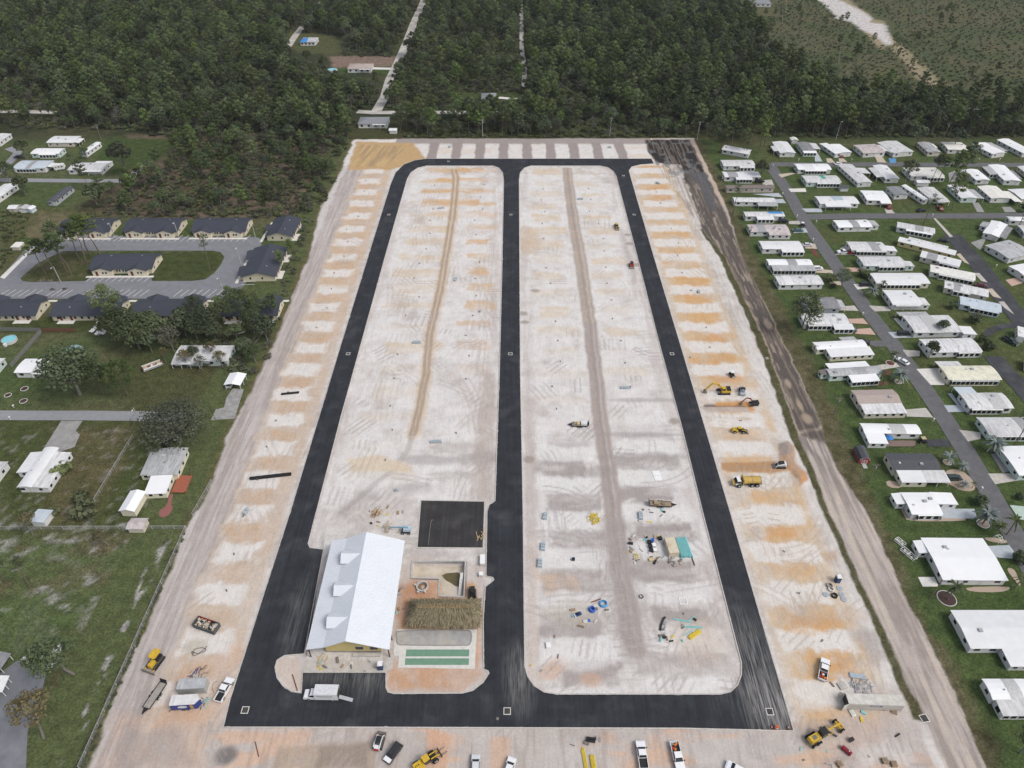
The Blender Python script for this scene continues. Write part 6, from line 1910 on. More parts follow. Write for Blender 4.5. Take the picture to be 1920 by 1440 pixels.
def tracks_pair(e, hl, y, w, h, m=BLACKP):
    for s_ in (-1, 1):
        n = 8
        prof = [(-hl + h/2 - math.sin(math.pi * i / n) * h/2, h/2 - math.cos(math.pi * i / n) * h/2) for i in range(n + 1)][::-1]
        prof = [(-hl + h/2 - math.sin(math.pi * i / n) * h/2, h/2 + math.cos(math.pi * i / n) * h/2) for i in range(n + 1)] + [(hl - h/2 + math.sin(math.pi * i / n) * h/2, h/2 - math.cos(math.pi * i / n) * h/2) for i in range(n + 1)]
        t = MB().prism(prof, s_ * y - w/2, s_ * y + w/2, 'y').obj('track', m, e)
        gro = MB()
        k = int(hl * 2 / .3)
        for i in range(k):
            x = -hl + .3 + (2 * hl - .6) * i / (k - 1)
            gro.box(x - .05, x + .05, s_ * y - w/2 - .015, s_ * y + w/2 + .015, h - .01, h + .03)
        gro.obj('track_shoe', DUSTY, t)

def arm(parent, pts, w, h, mat, name):
    """a jointed box beam in the xz plane"""
    m = MB()
    for (x0, z0), (x1, z1) in zip(pts[:-1], pts[1:]):
        d = Vector((x1 - x0, z1 - z0)).normalized(); n = Vector((-d.y, d.x)) * h / 2
        m.add([(x0 + n.x, -w/2, z0 + n.y), (x1 + n.x, -w/2, z1 + n.y), (x1 - n.x, -w/2, z1 - n.y), (x0 - n.x, -w/2, z0 - n.y),
               (x0 + n.x, w/2, z0 + n.y), (x1 + n.x, w/2, z1 + n.y), (x1 - n.x, w/2, z1 - n.y), (x0 - n.x, w/2, z0 - n.y)],
              [(0, 1, 2, 3), (7, 6, 5, 4), (0, 4, 5, 1), (1, 5, 6, 2), (2, 6, 7, 3), (3, 7, 4, 0)])
    return m.obj(name, mat, parent)

def excavator(label, px_, py_, deg, s=1.0, col=None, boomc=None, roof=False):
    e = thing('excavator', label, 'excavator', G(px_, py_), rad(deg), 'diggers on the eastern row')
    e.scale = (s, s, s)
    y = col or CATY
    tracks_pair(e, 2.3, 1.25, .6, .85)
    B1(-.9, .9, -.95, .95, .45, .9).obj('undercarriage', BLACKP, e)
    MB().frus(-2.5, 1.0, -1.35, 1.35, .95, 1.85, .1, .05, .06, .06).obj('house', y, e)
    c = MB().frus(-.4, 1.3, .3, 1.3, 1.86, 2.95, .1, .25, .05, .05).obj('cab', BLACKP if roof else y, e)
    panes(c, -.4, 1.3, .3, 1.3, 1.9, 2.85, .1, .24, .05)
    B1(-2.4, -1.0, -1.2, 1.2, 1.86, 2.15).obj('engine_cover', BLACKP if not roof else y, e)
    bm = boomc or y
    arm(e, [(.7, 1.7), (2.6, 4.2), (4.8, 4.5)], .45, .55, bm, 'boom')
    arm(e, [(4.6, 4.7), (6.9, 1.6)], .35, .45, bm, 'stick')
    arm(e, [(1.4, 1.8), (2.9, 4.0)], .14, .14, RIM, 'hydraulic_cylinder')
    MB().prism([(6.5, 1.5), (7.3, 1.5), (7.5, .7), (6.9, .15), (6.2, .35), (6.3, .9)], -.55, .55, 'y').obj('bucket', DUSTY, e)
    return e

def skid(label, px_, py_, deg, c, c2, group='track loaders'):
    e = thing('track_loader', label, 'track loader', G(px_, py_), rad(deg), group)
    tracks_pair(e, 1.45, .82, .42, .75)
    MB().frus(-1.75, 1.0, -.58, .58, .4, 1.35, .1, .2, .03, .03).obj('body', c, e)
    cb = MB().frus(-.9, .9, -.5, .5, 1.36, 2.1, .15, .2, .05, .05).obj('cab', BLACKP, e)
    panes(cb, -.9, .9, -.5, .5, 1.4, 2.05, .15, .2, .05)
    for s_ in (-1, 1): arm(e, [(-1.5, 1.45), (-.6, 1.75), (1.2, 1.2), (1.7, .4)], .14, .24, c, 'lift_arm').location.y = s_ * .68
    B1(-1.85, -1.76, -.55, .55, .5, 1.3).obj('rear_grille', c2, e)
    MB().prism([(1.75, .08), (2.55, .08), (2.5, .2), (1.95, .6), (1.75, .75)], -.95, .95, 'y').obj('bucket', DUSTY, e)
    return e

def loader(label, px_, py_, deg, s=1.0, forks=False, c=None):
    e = thing('wheel_loader', label, 'wheel loader', G(px_, py_), rad(deg), 'wheel loaders')
    e.scale = (s, s, s)
    y = c or CATY
    MB().frus(-3.3, -.6, -.95, .95, .8, 1.95, .25, .05, .12, .12).obj('engine_hood', y, e)
    for x in (-2.7, -2.3, -1.9): B1(x - .1, x + .1, -.15, .15, 1.95, 2.0).obj('hood_vent', BLACKP, e)
    cb = MB().frus(-.85, .75, -.8, .8, 1.3, 2.75, .1, .2, .06, .06).obj('cab', BLACKP, e)
    B1(-.85, .65, -.78, .78, 2.76, 2.88).obj('cab_roof', y, e)
    panes(cb, -.85, .75, -.8, .8, 1.6, 2.7, .1, .2, .06)
    B1(-.6, 2.5, -.45, .45, .7, 1.25).obj('front_frame', BLACKP, e)
    for x in (-2.1, 1.8):
        for q in (-1.05, 1.05): wheel(e, x, q, .75, .5)
    for q in (-.5, .5): arm(e, [(1.0, 1.7), (2.6, 1.5), (3.4, .6)], .18, .32, y, 'lift_arm').location.y = q
    if forks:
        B1(3.4, 3.55, -1.1, 1.1, .2, 1.2).obj('fork_frame', BLACKP, e)
        for q in (-.6, .6): B1(3.55, 5.1, q - .08, q + .08, .2, .28).obj('fork', DUSTY, e)
    else:
        MB().prism([(3.2, .1), (4.3, .1), (4.2, .25), (3.5, .8), (3.25, 1.1)], -1.3, 1.3, 'y').obj('bucket', DUSTY, e)
    return e

# ---- road vehicles on the site
pickup('white pickup truck parked on the edge of the paved road, beside the blue trailer', 422, 1296, 76)
pickup('white pickup truck, hood to the road, bed empty, on the southern apron', 1203, 1418, 91)
pickup('white pickup truck, bed to the road with red and white cargo', 1269, 1420, 275, load=3)
pickup('white work pickup truck full of tools on the orange sand', 1543, 1258, 64, load=8)
car('silver sedan nosing towards the road on the southern apron', 892, 1438, 90, (.62,.63,.65), group='cars on the southern apron')
car('white car cut by the lower picture edge, right of the silver sedan', 955, 1443, 72, group='cars on the southern apron')
car('white car cut by the lower picture edge, far right on the apron', 1380, 1445, 150, group='cars on the southern apron')
car('black off-roader with a white hood beside the white and red loader', 738, 1414, 238, (.03,.03,.032), True, 'cars on the southern apron').children[0].data.name; B1(1.25, 2.3, -.85, .85, 1.1, 1.2).obj('hood', paint(WHITEC), [o for o in bpy.data.objects if o.get('label', '').startswith('black off-roader')][0])

def box_truck():
    e = thing('box_truck', 'white box truck with its loading ramp out on the black asphalt', 'truck', G(606, 1307), rad(179), None)
    e.location.z = .17
    m = paint(WHITEC)
    MB().prism([(1.5, .5), (4.0, .5), (4.2, .7), (4.15, 1.2), (3.9, 1.4), (2.9, 1.5), (1.5, 1.5)], -1.0, 1.0, 'y').obj('body', m, e)
    MB().frus(1.5, 3.05, -.95, .95, 1.5, 2.25, .05, .6, .14, .14).obj('cab', m, e)
    panes(e, 1.5, 3.05, -.95, .95, 1.54, 2.2, .05, .58, .13)
    bx = MB().box(-3.9, 1.45, -1.2, 1.2, .9, 3.35).obj('cargo_box', m, e)
    B1(-3.9, 1.45, -1.22, 1.22, 3.352, 3.40).obj('box_roof', M('box_roof_grey', (.62,.63,.65), .5), bx)
    B1(-3.93, -3.902, -1.1, 1.1, 1.0, 3.2).obj('rear_dark_panel', M('painted_dark_inside', (.05,.045,.04), .9), e)  # flat dark panel: shade of the cargo space painted on the closed box
    B1(-3.9, 3.6, -.5, .5, .5, .9).obj('chassis', BLACKP, e)
    for x in (-2.5, 3.0):
        for y in (-.95, .95): wheel(e, x, y, .42, .3)
    for y in (-.8, .8): B1(4.12, 4.2, y - .15, y + .15, .85, 1.05).obj('headlight', LAMP, e)
    dk = M('dark_lettering', (.06,.06,.07), .6)
    x = 1.0
    t = MB()
    for w in (.3, .26, .28, .3, .26, .3, .26, .24, .28, .26, .24):      # a row of capitals too small to read
        x -= w + .07
        t.box(x, x + w * .3, 1.205, 1.215, 2.2, 2.62).box(x + w * .3, x + w * .75, 1.205, 1.215, 2.52, 2.62).box(x + w * .3, x + w * .75, 1.205, 1.215, 2.34, 2.42)
    t.obj('lettering', dk, bx)
    t2 = MB(); x = .3
    for w in (.5, .4, .6, .3): x -= w + .12; t2.box(x, x + w, 1.205, 1.213, 1.85, 1.92)
    t2.obj('lettering', M('grey_lettering', (.35,.36,.38)), bx)
    MB().prism([(-3.95, 1.0), (-3.95, 1.08), (-7.0, .12), (-7.0, .04)], -.42, .42, 'y').obj('ramp', STEEL, e, (0, 0, 0), (0, 0, rad(-6)))
box_truck()

def dozer():
    e = thing('bulldozer', 'yellow bulldozer with canopy on the haul track by the fence', 'bulldozer', G(293, 1243), rad(252))
    tracks_pair(e, 1.9, 1.0, .6, .95)
    MB().frus(.1, 1.9, -.55, .55, .7, 1.75, .05, .15, .06, .06).obj('engine_hood', CATY, e)
    B1(-1.8, .1, -.75, .75, .7, 1.5).obj('body', BLACKP, e)
    B1(-1.0, -.5, -.35, .35, 1.5, 2.1).obj('seat', BLACKP, e)
    MB().add([(-2.0, -.7, 2.9), (-1.5, -1.0, 2.9), (.2, -1.0, 2.9), (.5, -.6, 2.9), (.5, .6, 2.9), (.2, 1.0, 2.9), (-1.5, 1.0, 2.9), (-2.0, .7, 2.9),
              (-2.0, -.7, 3.05), (-1.5, -1.0, 3.05), (.2, -1.0, 3.05), (.5, -.6, 3.05), (.5, .6, 3.05), (.2, 1.0, 3.05), (-1.5, 1.0, 3.05), (-2.0, .7, 3.05)],
             [tuple(range(8))[::-1], tuple(range(8, 16))] + [(i, (i+1) % 8, 8 + (i+1) % 8, 8 + i) for i in range(8)]).obj('canopy', CATY, e)
    for x in (-1.4, .1):
        for y in (-.7, .7): B1(x - .05, x + .05, y - .05, y + .05, 1.4, 2.9).obj('canopy_post', BLACKP, e)
    for q in (-1.15, 1.15): arm(e, [(-.6, .6), (2.6, .6)], .16, .22, CATY, 'push_arm').location.y = q
    MB().prism([(2.55, .1), (2.8, .1), (2.7, .6), (2.85, 1.1), (2.6, 1.1)], -1.75, 1.75, 'y').obj('blade', DUSTY, e)
    B1(.9, 1.1, -.5, -.4, 1.75, 2.4).obj('exhaust', BLACKP, e)
dozer()

def grader():
    e = thing('road_grader', 'yellow and black road grader on the orange sand corner', 'grader', G(1541, 1380), rad(25))
    MB().frus(-4.0, -1.3, -.75, .75, .95, 2.0, .1, .05, .06, .06).obj('engine_hood', CATY, e)
    B1(-3.2, -2.2, -.4, .4, 2.0, 2.08).obj('hood_vent', DUSTY, e)
    cb = MB().frus(-1.2, .5, -.75, .75, 1.2, 2.9, .1, .15, .05, .05).obj('cab', BLACKP, e)
    B1(-1.15, .45, -.8, .8, 2.91, 3.02).obj('cab_roof', BLACKP, e)
    panes(cb, -1.2, .5, -.75, .75, 1.7, 2.85, .1, .15, .05)
    arm(e, [(.3, 1.5), (2.6, 1.9), (4.6, 1.5)], .32, .4, CATY, 'main_frame')
    B1(4.3, 4.8, -1.0, 1.0, .6, .95).obj('front_axle', CATY, e)
    for y in (-1.15, 1.15):
        wheel(e, 4.55, y, .65, .38)
        for x in (-3.3, -1.9): wheel(e, x, y, .65, .38)
    MB().prism([(-.06, .15), (.1, .15), (.06, .5), (.14, .85), (-.02, .85)], -1.85, 1.85, 'y').obj('blade', DUSTY, e, (1.7, 0, 0), (0, 0, rad(30)))
    MB().ring((1.7, 0, 1.05), .8, .08, 16, 5).obj('turn_circle', CATY, e)
    B1(4.85, 5.0, -.8, .8, .9, 1.3).obj('front_plate', CATY, e)
grader()

excavator('yellow excavator with its boom stretched towards the road', 1356, 736, 181, .92)
excavator('small black mini excavator with red boom digging a trench', 1413, 758, 180, .62, M('dark_machine', (.03,.032,.034), .6), M('dark_red', (.22,.03,.035), .6), True)
skid('white and black track loader pushing orange soil', 1463, 875, 181, paint(WHITEC), BLACKP)
skid('white track loader with a red rear on the southern apron', 711, 1394, 81, paint(WHITEC), M('machine_red', (.42,.03,.04), .5))
skid('black and yellow track loader beside the pool', 886, 1115, 275, M('dark_machine'), CATY)
skid('orange-red track loader at a spoil heap by the eastern road', 1184, 499, 265, M('machine_orange', (.55,.09,.04), .5), BLACKP)
loader('yellow backhoe loader on pale sand by the eastern road', 1156, 427, 270, .72)
loader('small yellow wheel loader with black arms on the eastern row', 1385, 810, -4, .72)
loader('yellow wheel loader with pallet forks cut by the lower picture edge', 800, 1431, 36, .95, True)

def water_truck():
    e = thing('water_truck', 'dusty yellow articulated water truck with white cab', 'water truck', G(1400, 908), rad(182))
    ym = M('dusty_yellow', (.50,.34,.09), .6, .2, 2)
    cb = MB().frus(2.3, 3.9, -1.1, 1.1, 1.0, 2.5, .1, .5, .1, .1).obj('cab', paint(WHITEC), e)
    panes(cb, 2.3, 3.9, -1.1, 1.1, 1.5, 2.45, .1, .45, .1)
    B1(3.5, 4.6, -.9, .9, .8, 1.5).obj('hood', ym, e)
    n = 12
    prof = [(1.25 * math.cos(2 * math.pi * i / n), 2.0 + 1.0 * math.sin(2 * math.pi * i / n)) for i in range(n)]
    MB().prism(prof, -3.6, 1.5, 'x').obj('tank', ym, e)
    B1(1.5, 1.75, -1.35, 1.35, .9, 3.2).obj('tank_front', ym, e)
    for x in (-3.65, -1.0): MB().prism([(u * 1.03, 2.0 + (z - 2.0) * 1.03) for u, z in prof], x, x + .12, 'x').obj('tank_band', DUSTY, e)
    B1(-3.6, 3.4, -.5, .5, .6, 1.05).obj('chassis', BLACKP, e)
    for x in (-2.7, -1.2, 2.7):
        for y in (-1.15, 1.15): wheel(e, x, y, .68, .5)
    B1(-4.3, -3.65, -.9, .9, .7, .85).obj('spray_bar', DUSTY, e)
water_truck()

def flat_trailer(label, px_, py_, deg, L_=6.0, w=2.0, load=None, ramp=True, deckm=None):
    e = thing('flatbed_trailer', label, 'trailer', G(px_, py_), rad(deg), 'flat trailers')
    dm = deckm or M('grey_deck', (.36,.33,.30), .9, .2, 2)
    f = MB().box(-L_/2, L_/2, -w/2, -w/2 + .1, .5, .75).box(-L_/2, L_/2, w/2 - .1, w/2, .5, .75).box(-L_/2, -L_/2 + .1, -w/2 + .1, w/2 - .1, .5, .66).box(L_/2 - .1, L_/2, -w/2 + .1, w/2 - .1, .5, .7)
    f.obj('frame', BLACKP, e)
    nb = 8
    for i in range(nb):
        y0 = -w/2 + .1 + (w - .2) * i / nb
        B1(-L_/2 + .1, L_/2 - .1, y0 + .01, y0 + (w - .2) / nb - .01, .58, .64).obj('plank', dm, e)
    for x in (-.55, .4):
        for y in (-w/2 - .15, w/2 + .15): wheel(e, x, y, .36, .22)
    MB().add([(L_/2, -.6, .5), (L_/2, .6, .5), (L_/2 + 1.4, .06, .5), (L_/2 + 1.4, -.06, .5), (L_/2, -.6, .6), (L_/2, .6, .6), (L_/2 + 1.4, .06, .6), (L_/2 + 1.4, -.06, .6)], [(0,1,2,3)[::-1], (4,5,6,7), (0,1,5,4), (1,2,6,5), (2,3,7,6), (3,0,4,7)]).obj('tongue', BLACKP, e)
    if ramp: B1(-.06, .06, -w/2 + .1, w/2 - .1, 0, 1.1).obj('ramp_gate', BLACKP, e, (-L_/2 - .08, 0, .62), (0, rad(-12), 0))
    if load: load(e)
    return e
flat_trailer('long grey flatbed trailer parked below the bulldozer', 292, 1306, 254, 6.2, 1.9)
def load_a(e):
    B1(-2.3, -.4, -.7, .7, .7, 1.5).obj('crate', M('white_wrap', (.66,.67,.67), .6), e)
    B1(.0, .9, -.6, .6, .7, 1.25).obj('crate', LUMB, e); B1(1.1, 1.9, -.5, .5, .7, 1.1).obj('crate', WOOD, e)
flat_trailer('work trailer with white crate on the pale sand field', 1087, 798, 178, 5.2, 1.9, load_a)
def load_b(e):
    B1(-1.9, -.6, -.6, .6, .7, 1.2).obj('crate', WOOD, e); B1(.2, 1.2, -.5, .3, .7, .95).obj('crate', DUSTY, e)
flat_trailer('empty-looking brown equipment trailer above the tan box', 1238, 947, -4, 6.4, 2.0, load_b, True, WOOD)

def container(label, px_, py_, deg, L_, m, roofm, open_end=False, sign=None):
    e = thing('shipping_container', label, 'container', G(px_, py_), rad(deg), 'storage containers')
    h, w = 2.6, 2.44
    B1(-L_/2, L_/2, -w/2, w/2, .15, h).obj('body', m, e)
    r = MB()
    k = int(L_ / .28)
    for i in range(k):
        x = -L_/2 + .2 + (L_ - .4) * i / (k - 1)
        for s_ in (-1, 1):
            y = s_ * w/2
            r.box(x - .06, x + .06, min(y, y + s_ * .03), max(y, y + s_ * .03), .3, h - .15)
    tag(r.obj('wall_ribs', m, e), kind='stuff')
    B1(-L_/2 - .02, L_/2 + .02, -w/2 - .02, w/2 + .02, h + .002, h + .06).obj('roof', roofm, e)
    for x in (-L_/2 + .05, L_/2 - .05):
        for y in (-w/2 + .05, w/2 - .05): B1(x - .08, x + .08, y - .08, y + .08, 0, .149).obj('corner_foot', DUSTY, e)
    if open_end:
        B1(-L_/2 - .03, -L_/2 - .005, -w/2 + .1, w/2 - .1, .2, h - .1).obj('painted_dark_inside', M('painted_dark_inside'), e)  # dark plate on the solid end, coloured as the unlit interior
        for s_ in (-1, 1): B1(-1.2, 0, -.05, .05, .2, h - .05).obj('door', m, e, (-L_/2, s_ * (w/2 + .03), 0), (0, 0, rad(s_ * -18)))
    else:
        for s_ in (-1, 1):
            d = B1(-L_/2 - .06, -L_/2 - .005, s_ * w/4 - w/4 + .03, s_ * w/4 + w/4 - .03, .25, h - .1).obj('door', m, e)
            B1(-L_/2 - .1, -L_/2 - .062, s_ * .3 - .03, s_ * .3 + .03, .3, h - .2).obj('lock_rod', RIM, d)
    if sign: sign(e, L_, w, h)
    return e
def signs(e, L_, w, h):
    p = B1(-1.3, 1.3, -w/2 - .07, -w/2 - .035, 1.75, 2.25).obj('sign', M('navy_sign', (.05,.06,.20), .5), e)
    t = MB(); x = -1.1
    for q in (.3, .12, .34, .1, .28, .32): t.box(x, x + q, -w/2 - .085, -w/2 - .072, 1.9, 2.1); x += q + .1
    t.obj('lettering', M('sign_white', (.8,.8,.8)), p)
container('long off-white shipping container with one open end', 1634, 1322, -2, 12.4, M('container_white', (.60,.575,.53), .6, .1, 1, stain=(.42,.37,.30), stain_amt=.5, stain_scale=(.5,.5,.5)), M('container_roof', (.58,.56,.51), .7, .15, 1, stain=(.42,.39,.33), stain_amt=.6, stain_scale=(.6,.6,.6)), True, signs)
container('weathered grey shipping container behind the blue trailer', 365, 1292, 3, 6.2, M('container_grey', (.40,.41,.38), .6, .1, 1), M('container_grey_roof', (.38,.39,.40), .6, .15, 1, stain=(.6,.6,.6), stain_amt=.5, stain_scale=(2,.4,1)))

def blue_trailer():
    e = thing('cargo_trailer', 'blue enclosed cargo trailer with white roof and white oval logo', 'trailer', G(354, 1323), rad(4))
    bl = M('trailer_blue', (.025,.05,.22), .4, .05, 1)
    MB().add([(-3.2, -1.15, .6), (2.3, -1.15, .6), (3.2, 0, .6), (2.3, 1.15, .6), (-3.2, 1.15, .6), (-3.2, -1.15, 2.75), (2.3, -1.15, 2.75), (3.2, 0, 2.75), (2.3, 1.15, 2.75), (-3.2, 1.15, 2.75)],
             [(4,3,2,1,0), (5,6,7,8,9), (0,1,6,5), (1,2,7,6), (2,3,8,7), (3,4,9,8), (4,0,5,9)]).obj('body', bl, e)
    MB().add([(-3.25, -1.2, 2.76), (2.33, -1.2, 2.76), (3.27, 0, 2.76), (2.33, 1.2, 2.76), (-3.25, 1.2, 2.76), (-3.25, -1.2, 2.86), (2.33, -1.2, 2.86), (3.27, 0, 2.86), (2.33, 1.2, 2.86), (-3.25, 1.2, 2.86)],
             [(4,3,2,1,0), (5,6,7,8,9), (0,1,6,5), (1,2,7,6), (2,3,8,7), (3,4,9,8), (4,0,5,9)]).obj('roof', M('trailer_roof', (.66,.66,.65), .6, .1, 1, stain=(.45,.45,.44), stain_amt=.5, stain_scale=(1.5,.4,1)), e)
    n = 20
    q = [( -.6 + 1.05 * math.cos(2 * math.pi * i / n), 1.75 + .42 * math.sin(2 * math.pi * i / n)) for i in range(n)]
    lg = MB().prism(q, -1.185, -1.155, 'y').obj('oval_logo', M('sign_white'), e)
    t = MB()
    for x, w in ((-1.25, .32), (-.85, .42), (-.35, .5), (.22, .3)): t.box(x, x + w, -1.2, -1.187, 1.66, 1.86)
    t.obj('lettering', M('logo_green', (.16,.28,.20)), lg)
    B1(1.1, 1.75, -1.18, -1.155, .75, 2.6).obj('door', M('plywood_door', (.45,.29,.10), .7), e)
    for x in (-.7, .2):
        for y in (-1.1, 1.1): wheel(e, x, y, .35, .22)
    MB().cyl((-3.2, -.7, .6), (-4.1, -1.2, .02), .06, .06, 6).obj('stand', BLACKP, e)
    B1(-3.0, 2.6, -.9, .9, .4, .599).obj('chassis', BLACKP, e)
blue_trailer()

def dumpster():
    e = thing('dumpster', 'dark grey open dumpster heaped with building rubbish', 'dumpster', G(389, 1176), rad(-19))
    m = M('dumpster_grey', (.075,.085,.095), .6, .15, 1)
    L_, w, h = 3.1, 1.25, 1.7
    b = MB()
    b.box(-L_, L_, -w, w, .15, .3)
    for s_ in (-1, 1): b.box(-L_, L_, s_ * w - .05, s_ * w + .05, .301, h)
    for s_ in (-1, 1): b.box(s_ * L_ - .05, s_ * L_ + .05, -w + .051, w - .051, .301, h)
    b.obj('body', m, e)
    B1(-L_ + .06, L_ - 2.2, w - .09, w - .052, .5, h - .05).obj('inner_wall', M('machine_red'), e)
    for i in range(8):
        x = -L_ + .4 + i * (2 * L_ - .8) / 7
        B1(x - .06, x + .06, -w - .1, -w - .052, .2, h - .05).obj('side_rib', m, e)
    for x in (-2.4, 2.4): MB().cyl((x, -w, .16), (x, w, .16), .15, .15, 8).obj('roller', BLACKP, e)
    rs = random.Random(4)
    cols = [M('debris_white', (.6,.58,.54)), LUMB, M('debris_grey', (.3,.3,.3)), WOOD, M('debris_brown', (.25,.17,.12)), M('debris_cream', (.6,.52,.38))]
    for i in range(46):
        x, y = rs.uniform(-L_ + .4, L_ - .4), rs.uniform(-w + .3, w - .3)
        a, bb = rs.uniform(.15, .6), rs.uniform(.1, .3)
        B1(-a, a, -bb, bb, -.06, .06).obj('rubbish', rs.choice(cols), e, (x, y, .8 + rs.uniform(0, .6)), (rs.uniform(-.5, .5), rs.uniform(-.5, .5), rs.uniform(0, 3)))
dumpster()

def boom_lift():
    e = thing('boom_lift', 'pale blue boom lift behind the clubhouse', 'boom lift', G(762, 997), rad(178))
    bl = M('lift_blue', (.20,.36,.44), .5, .1, 1)
    B1(-1.2, 1.2, -.9, .9, .55, .95).obj('chassis', BLACKP, e)
    for x in (-.9, .9):
        for y in (-.95, .95): wheel(e, x, y, .42, .32)
    MB().frus(-1.5, .8, -.8, .8, .98, 1.75, .1, .1, .1, .1).obj('turret', M('lift_pale', (.42,.52,.58), .5), e)
    B1(.2, 1.0, -.9, -.3, .97, 1.6).obj('counterweight', bl, e)
    arm(e, [(-.6, 1.9), (2.4, 1.95), (4.6, 1.6)], .28, .32, bl, 'boom')
    b = MB().box(4.7, 5.7, -.9, .9, .8, .9)
    for x in (4.7, 5.66): b.box(x, x + .05, -.9, .9, 1.8, 1.85)
    for y in (-.9, .85): b.box(4.7, 5.7, y, y + .05, 1.8, 1.85)
    for x in (4.7, 5.66):
        for y in (-.9, .85): b.box(x, x + .05, y, y + .05, .9, 1.8)
    b.obj('basket', M('basket_tan', (.45,.38,.28)), e)
boom_lift()

def porta(label, px_, py_, rz=0):
    e = thing('portable_toilet', label, 'portable toilet', G(px_, py_), rad(rz), 'portable toilets')
    nv = M('toilet_navy', (.03,.045,.11), .5, .05, 1)
    B1(-.6, .6, -.6, .6, .1, 2.15).obj('body', nv, e)
    MB().frus(-.65, .65, -.65, .65, 2.152, 2.42, .12, .12, .12, .12).obj('roof', M('toilet_white', (.75,.76,.76), .5), e)
    d = B1(-.42, .42, -.64, -.602, .2, 2.0).obj('door', M('toilet_blue', (.05,.07,.17), .5), e)
    B1(.25, .33, -.67, -.642, 1.0, 1.15).obj('handle', RIM, d)
    B1(-.62, .62, -.62, .62, 0, .099).obj('base', BLACKP, e)
    B1(-.5, -.44, .25, .31, 2.42, 2.7).obj('vent_pipe', BLACKP, e)
porta('navy portable toilet with white roof beside the concrete lids', 1569, 1090)
porta('navy portable toilet with white roof at the clubhouse corner', 714, 1253, 4)

def cart(label, px_, py_, deg, c, c2):
    e = thing('utility_cart', label, 'utility cart', G(px_, py_), rad(deg), 'carts and buggies')
    B1(-1.3, 1.3, -.68, .68, .4, .75).obj('body', c, e)
    B1(-.7, .1, -.6, .6, .75, 1.1).obj('seat', BLACKP, e)
    B1(-.85, .5, -.66, .66, 1.85, 1.95).obj('canopy', c2, e)
    for x in (-.8, .45):
        for y in (-.6, .6): B1(x - .03, x + .03, y - .03, y + .03, .75, 1.85).obj('post', BLACKP, e)
    for x in (-.9, .9):
        for y in (-.65, .65): wheel(e, x, y, .3, .2)
    B1(1.31, 1.36, -.5, .5, .45, .7).obj('front_panel', c2, e)
cart('black utility buggy above the yellow excavator', 1372, 705, 280, BLACKP, M('toilet_white'))
cart('black golf cart with tan seats at the brown deck', 1729, 829, 0, BLACKP, M('cart_tan', (.5,.4,.26)))
cart('white golf cart at the street below the blue-tarp home', 1504, 424, 0, BLACKP, M('toilet_white'))
def roller_():
    e = thing('soil_roller', 'grey vibrating soil roller right of the yellow excavator', 'road roller', G(1391, 737), rad(80))
    MB().cyl((-1.2, -.75, .6), (-1.2, .75, .6), .6, .6, 16).obj('drum', STEEL, e)
    B1(-1.9, -.5, -.95, -.8, .4, .9).obj('drum_frame', M('roller_grey', (.30,.33,.37)), e); B1(-1.9, -.5, .8, .95, .4, .9).obj('drum_frame', M('roller_grey'), e)
    B1(-.5, 2.0, -.7, .7, .5, 1.3).obj('body', M('roller_grey'), e)
    B1(-.4, .6, -.8, .8, 2.1, 2.2).obj('canopy', BLACKP, e)
    for x in (-.3, .5):
        for y in (-.7, .7): B1(x - .03, x + .03, y - .03, y + .03, 1.3, 2.1).obj('post', BLACKP, e)
    for y in (-.85, .85): wheel(e, 1.3, y, .6, .4)
roller_()
# ================================================================ SITE WORKS AND MATERIALS
# pool: concrete rim, sandy floor, water standing in the corner
pool = thing('swimming_pool', 'unfinished L-shaped pool with grey rim and murky water', 'swimming pool', (0, 0, 0))
RIMC = M('pool_rim', (.46,.45,.43), .9, .15, 1)
sheet('rim', [grow(POOL, .45), grow(POOL, -.02)], RIMC, .16, .5, parent=pool, px=False)
PW = W2(POOL)
wb = MB()
for i in range(len(PW)):
    a, b = PW[i], PW[(i + 1) % len(PW)]
    wb.add([(a[0], a[1], -2.4), (b[0], b[1], -2.4), (b[0], b[1], -.3), (a[0], a[1], -.3)], [(0, 1, 2, 3)])
wb.obj('wall', RIMC, pool)
sheet('floor', [W2(POOL)], M('pool_sand', (.52,.45,.35), .95, .2, .4, stain=(.62,.58,.52), stain_amt=.6, stain_scale=(.2,.2,.2)), -1.95, 0, parent=pool, px=False)
wat = smooth_loop([G2(*p, -1.93) for p in [(826,1076),(868.5,1072),(866,1100),(855,1100),(845,1093),(835,1088)]], 1)
sheet('water', [wat], M('murky_water', (.13,.105,.045), .15, .25, .5, spec=.5), -1.93, 0, parent=pool, px=False)
for i, dx in enumerate((-.5, 0, .45)):
    p = G(863 + dx * 4, 1100, -1.9)
    MB().cyl((p.x, p.y - 2.9, -1.75), (p.x + .3, p.y + 3.2, -.4 + i * .1), .13, .13, 8).obj('plastic_pipe', TRIM, pool)
spa = thing('spa_basin', 'round grey concrete spa shell on red soil beside the pool', 'spa', G(792, 1101))
sb = MB()
n = 24
for i in range(n):
    a0, a1 = 2 * math.pi * i / n, 2 * math.pi * (i + 1) / n
    def P_(r, a, z): return (r * math.cos(a), r * math.sin(a), z)
    sb.add([P_(1.25, a0, .7), P_(1.25, a1, .7), P_(1.6, a1, .7), P_(1.6, a0, .7), P_(1.6, a0, 0), P_(1.6, a1, 0), P_(1.25, a0, -.0), P_(1.25, a1, -.0)], [(0, 3, 2, 1), (3, 4, 5, 2), (0, 1, 7, 6)])
sb.obj('shell', RIMC, spa)
MB().cyl((0, 0, .02), (0, 0, .06), 1.25, 1.25, 20).obj('floor', M('spa_soil', (.22,.13,.08)), spa)
MB().cyl((0, 0, .06), (0, 0, .35), .6, .3, 9).obj('rubble', M('spa_rubble', (.42,.35,.26)), spa)
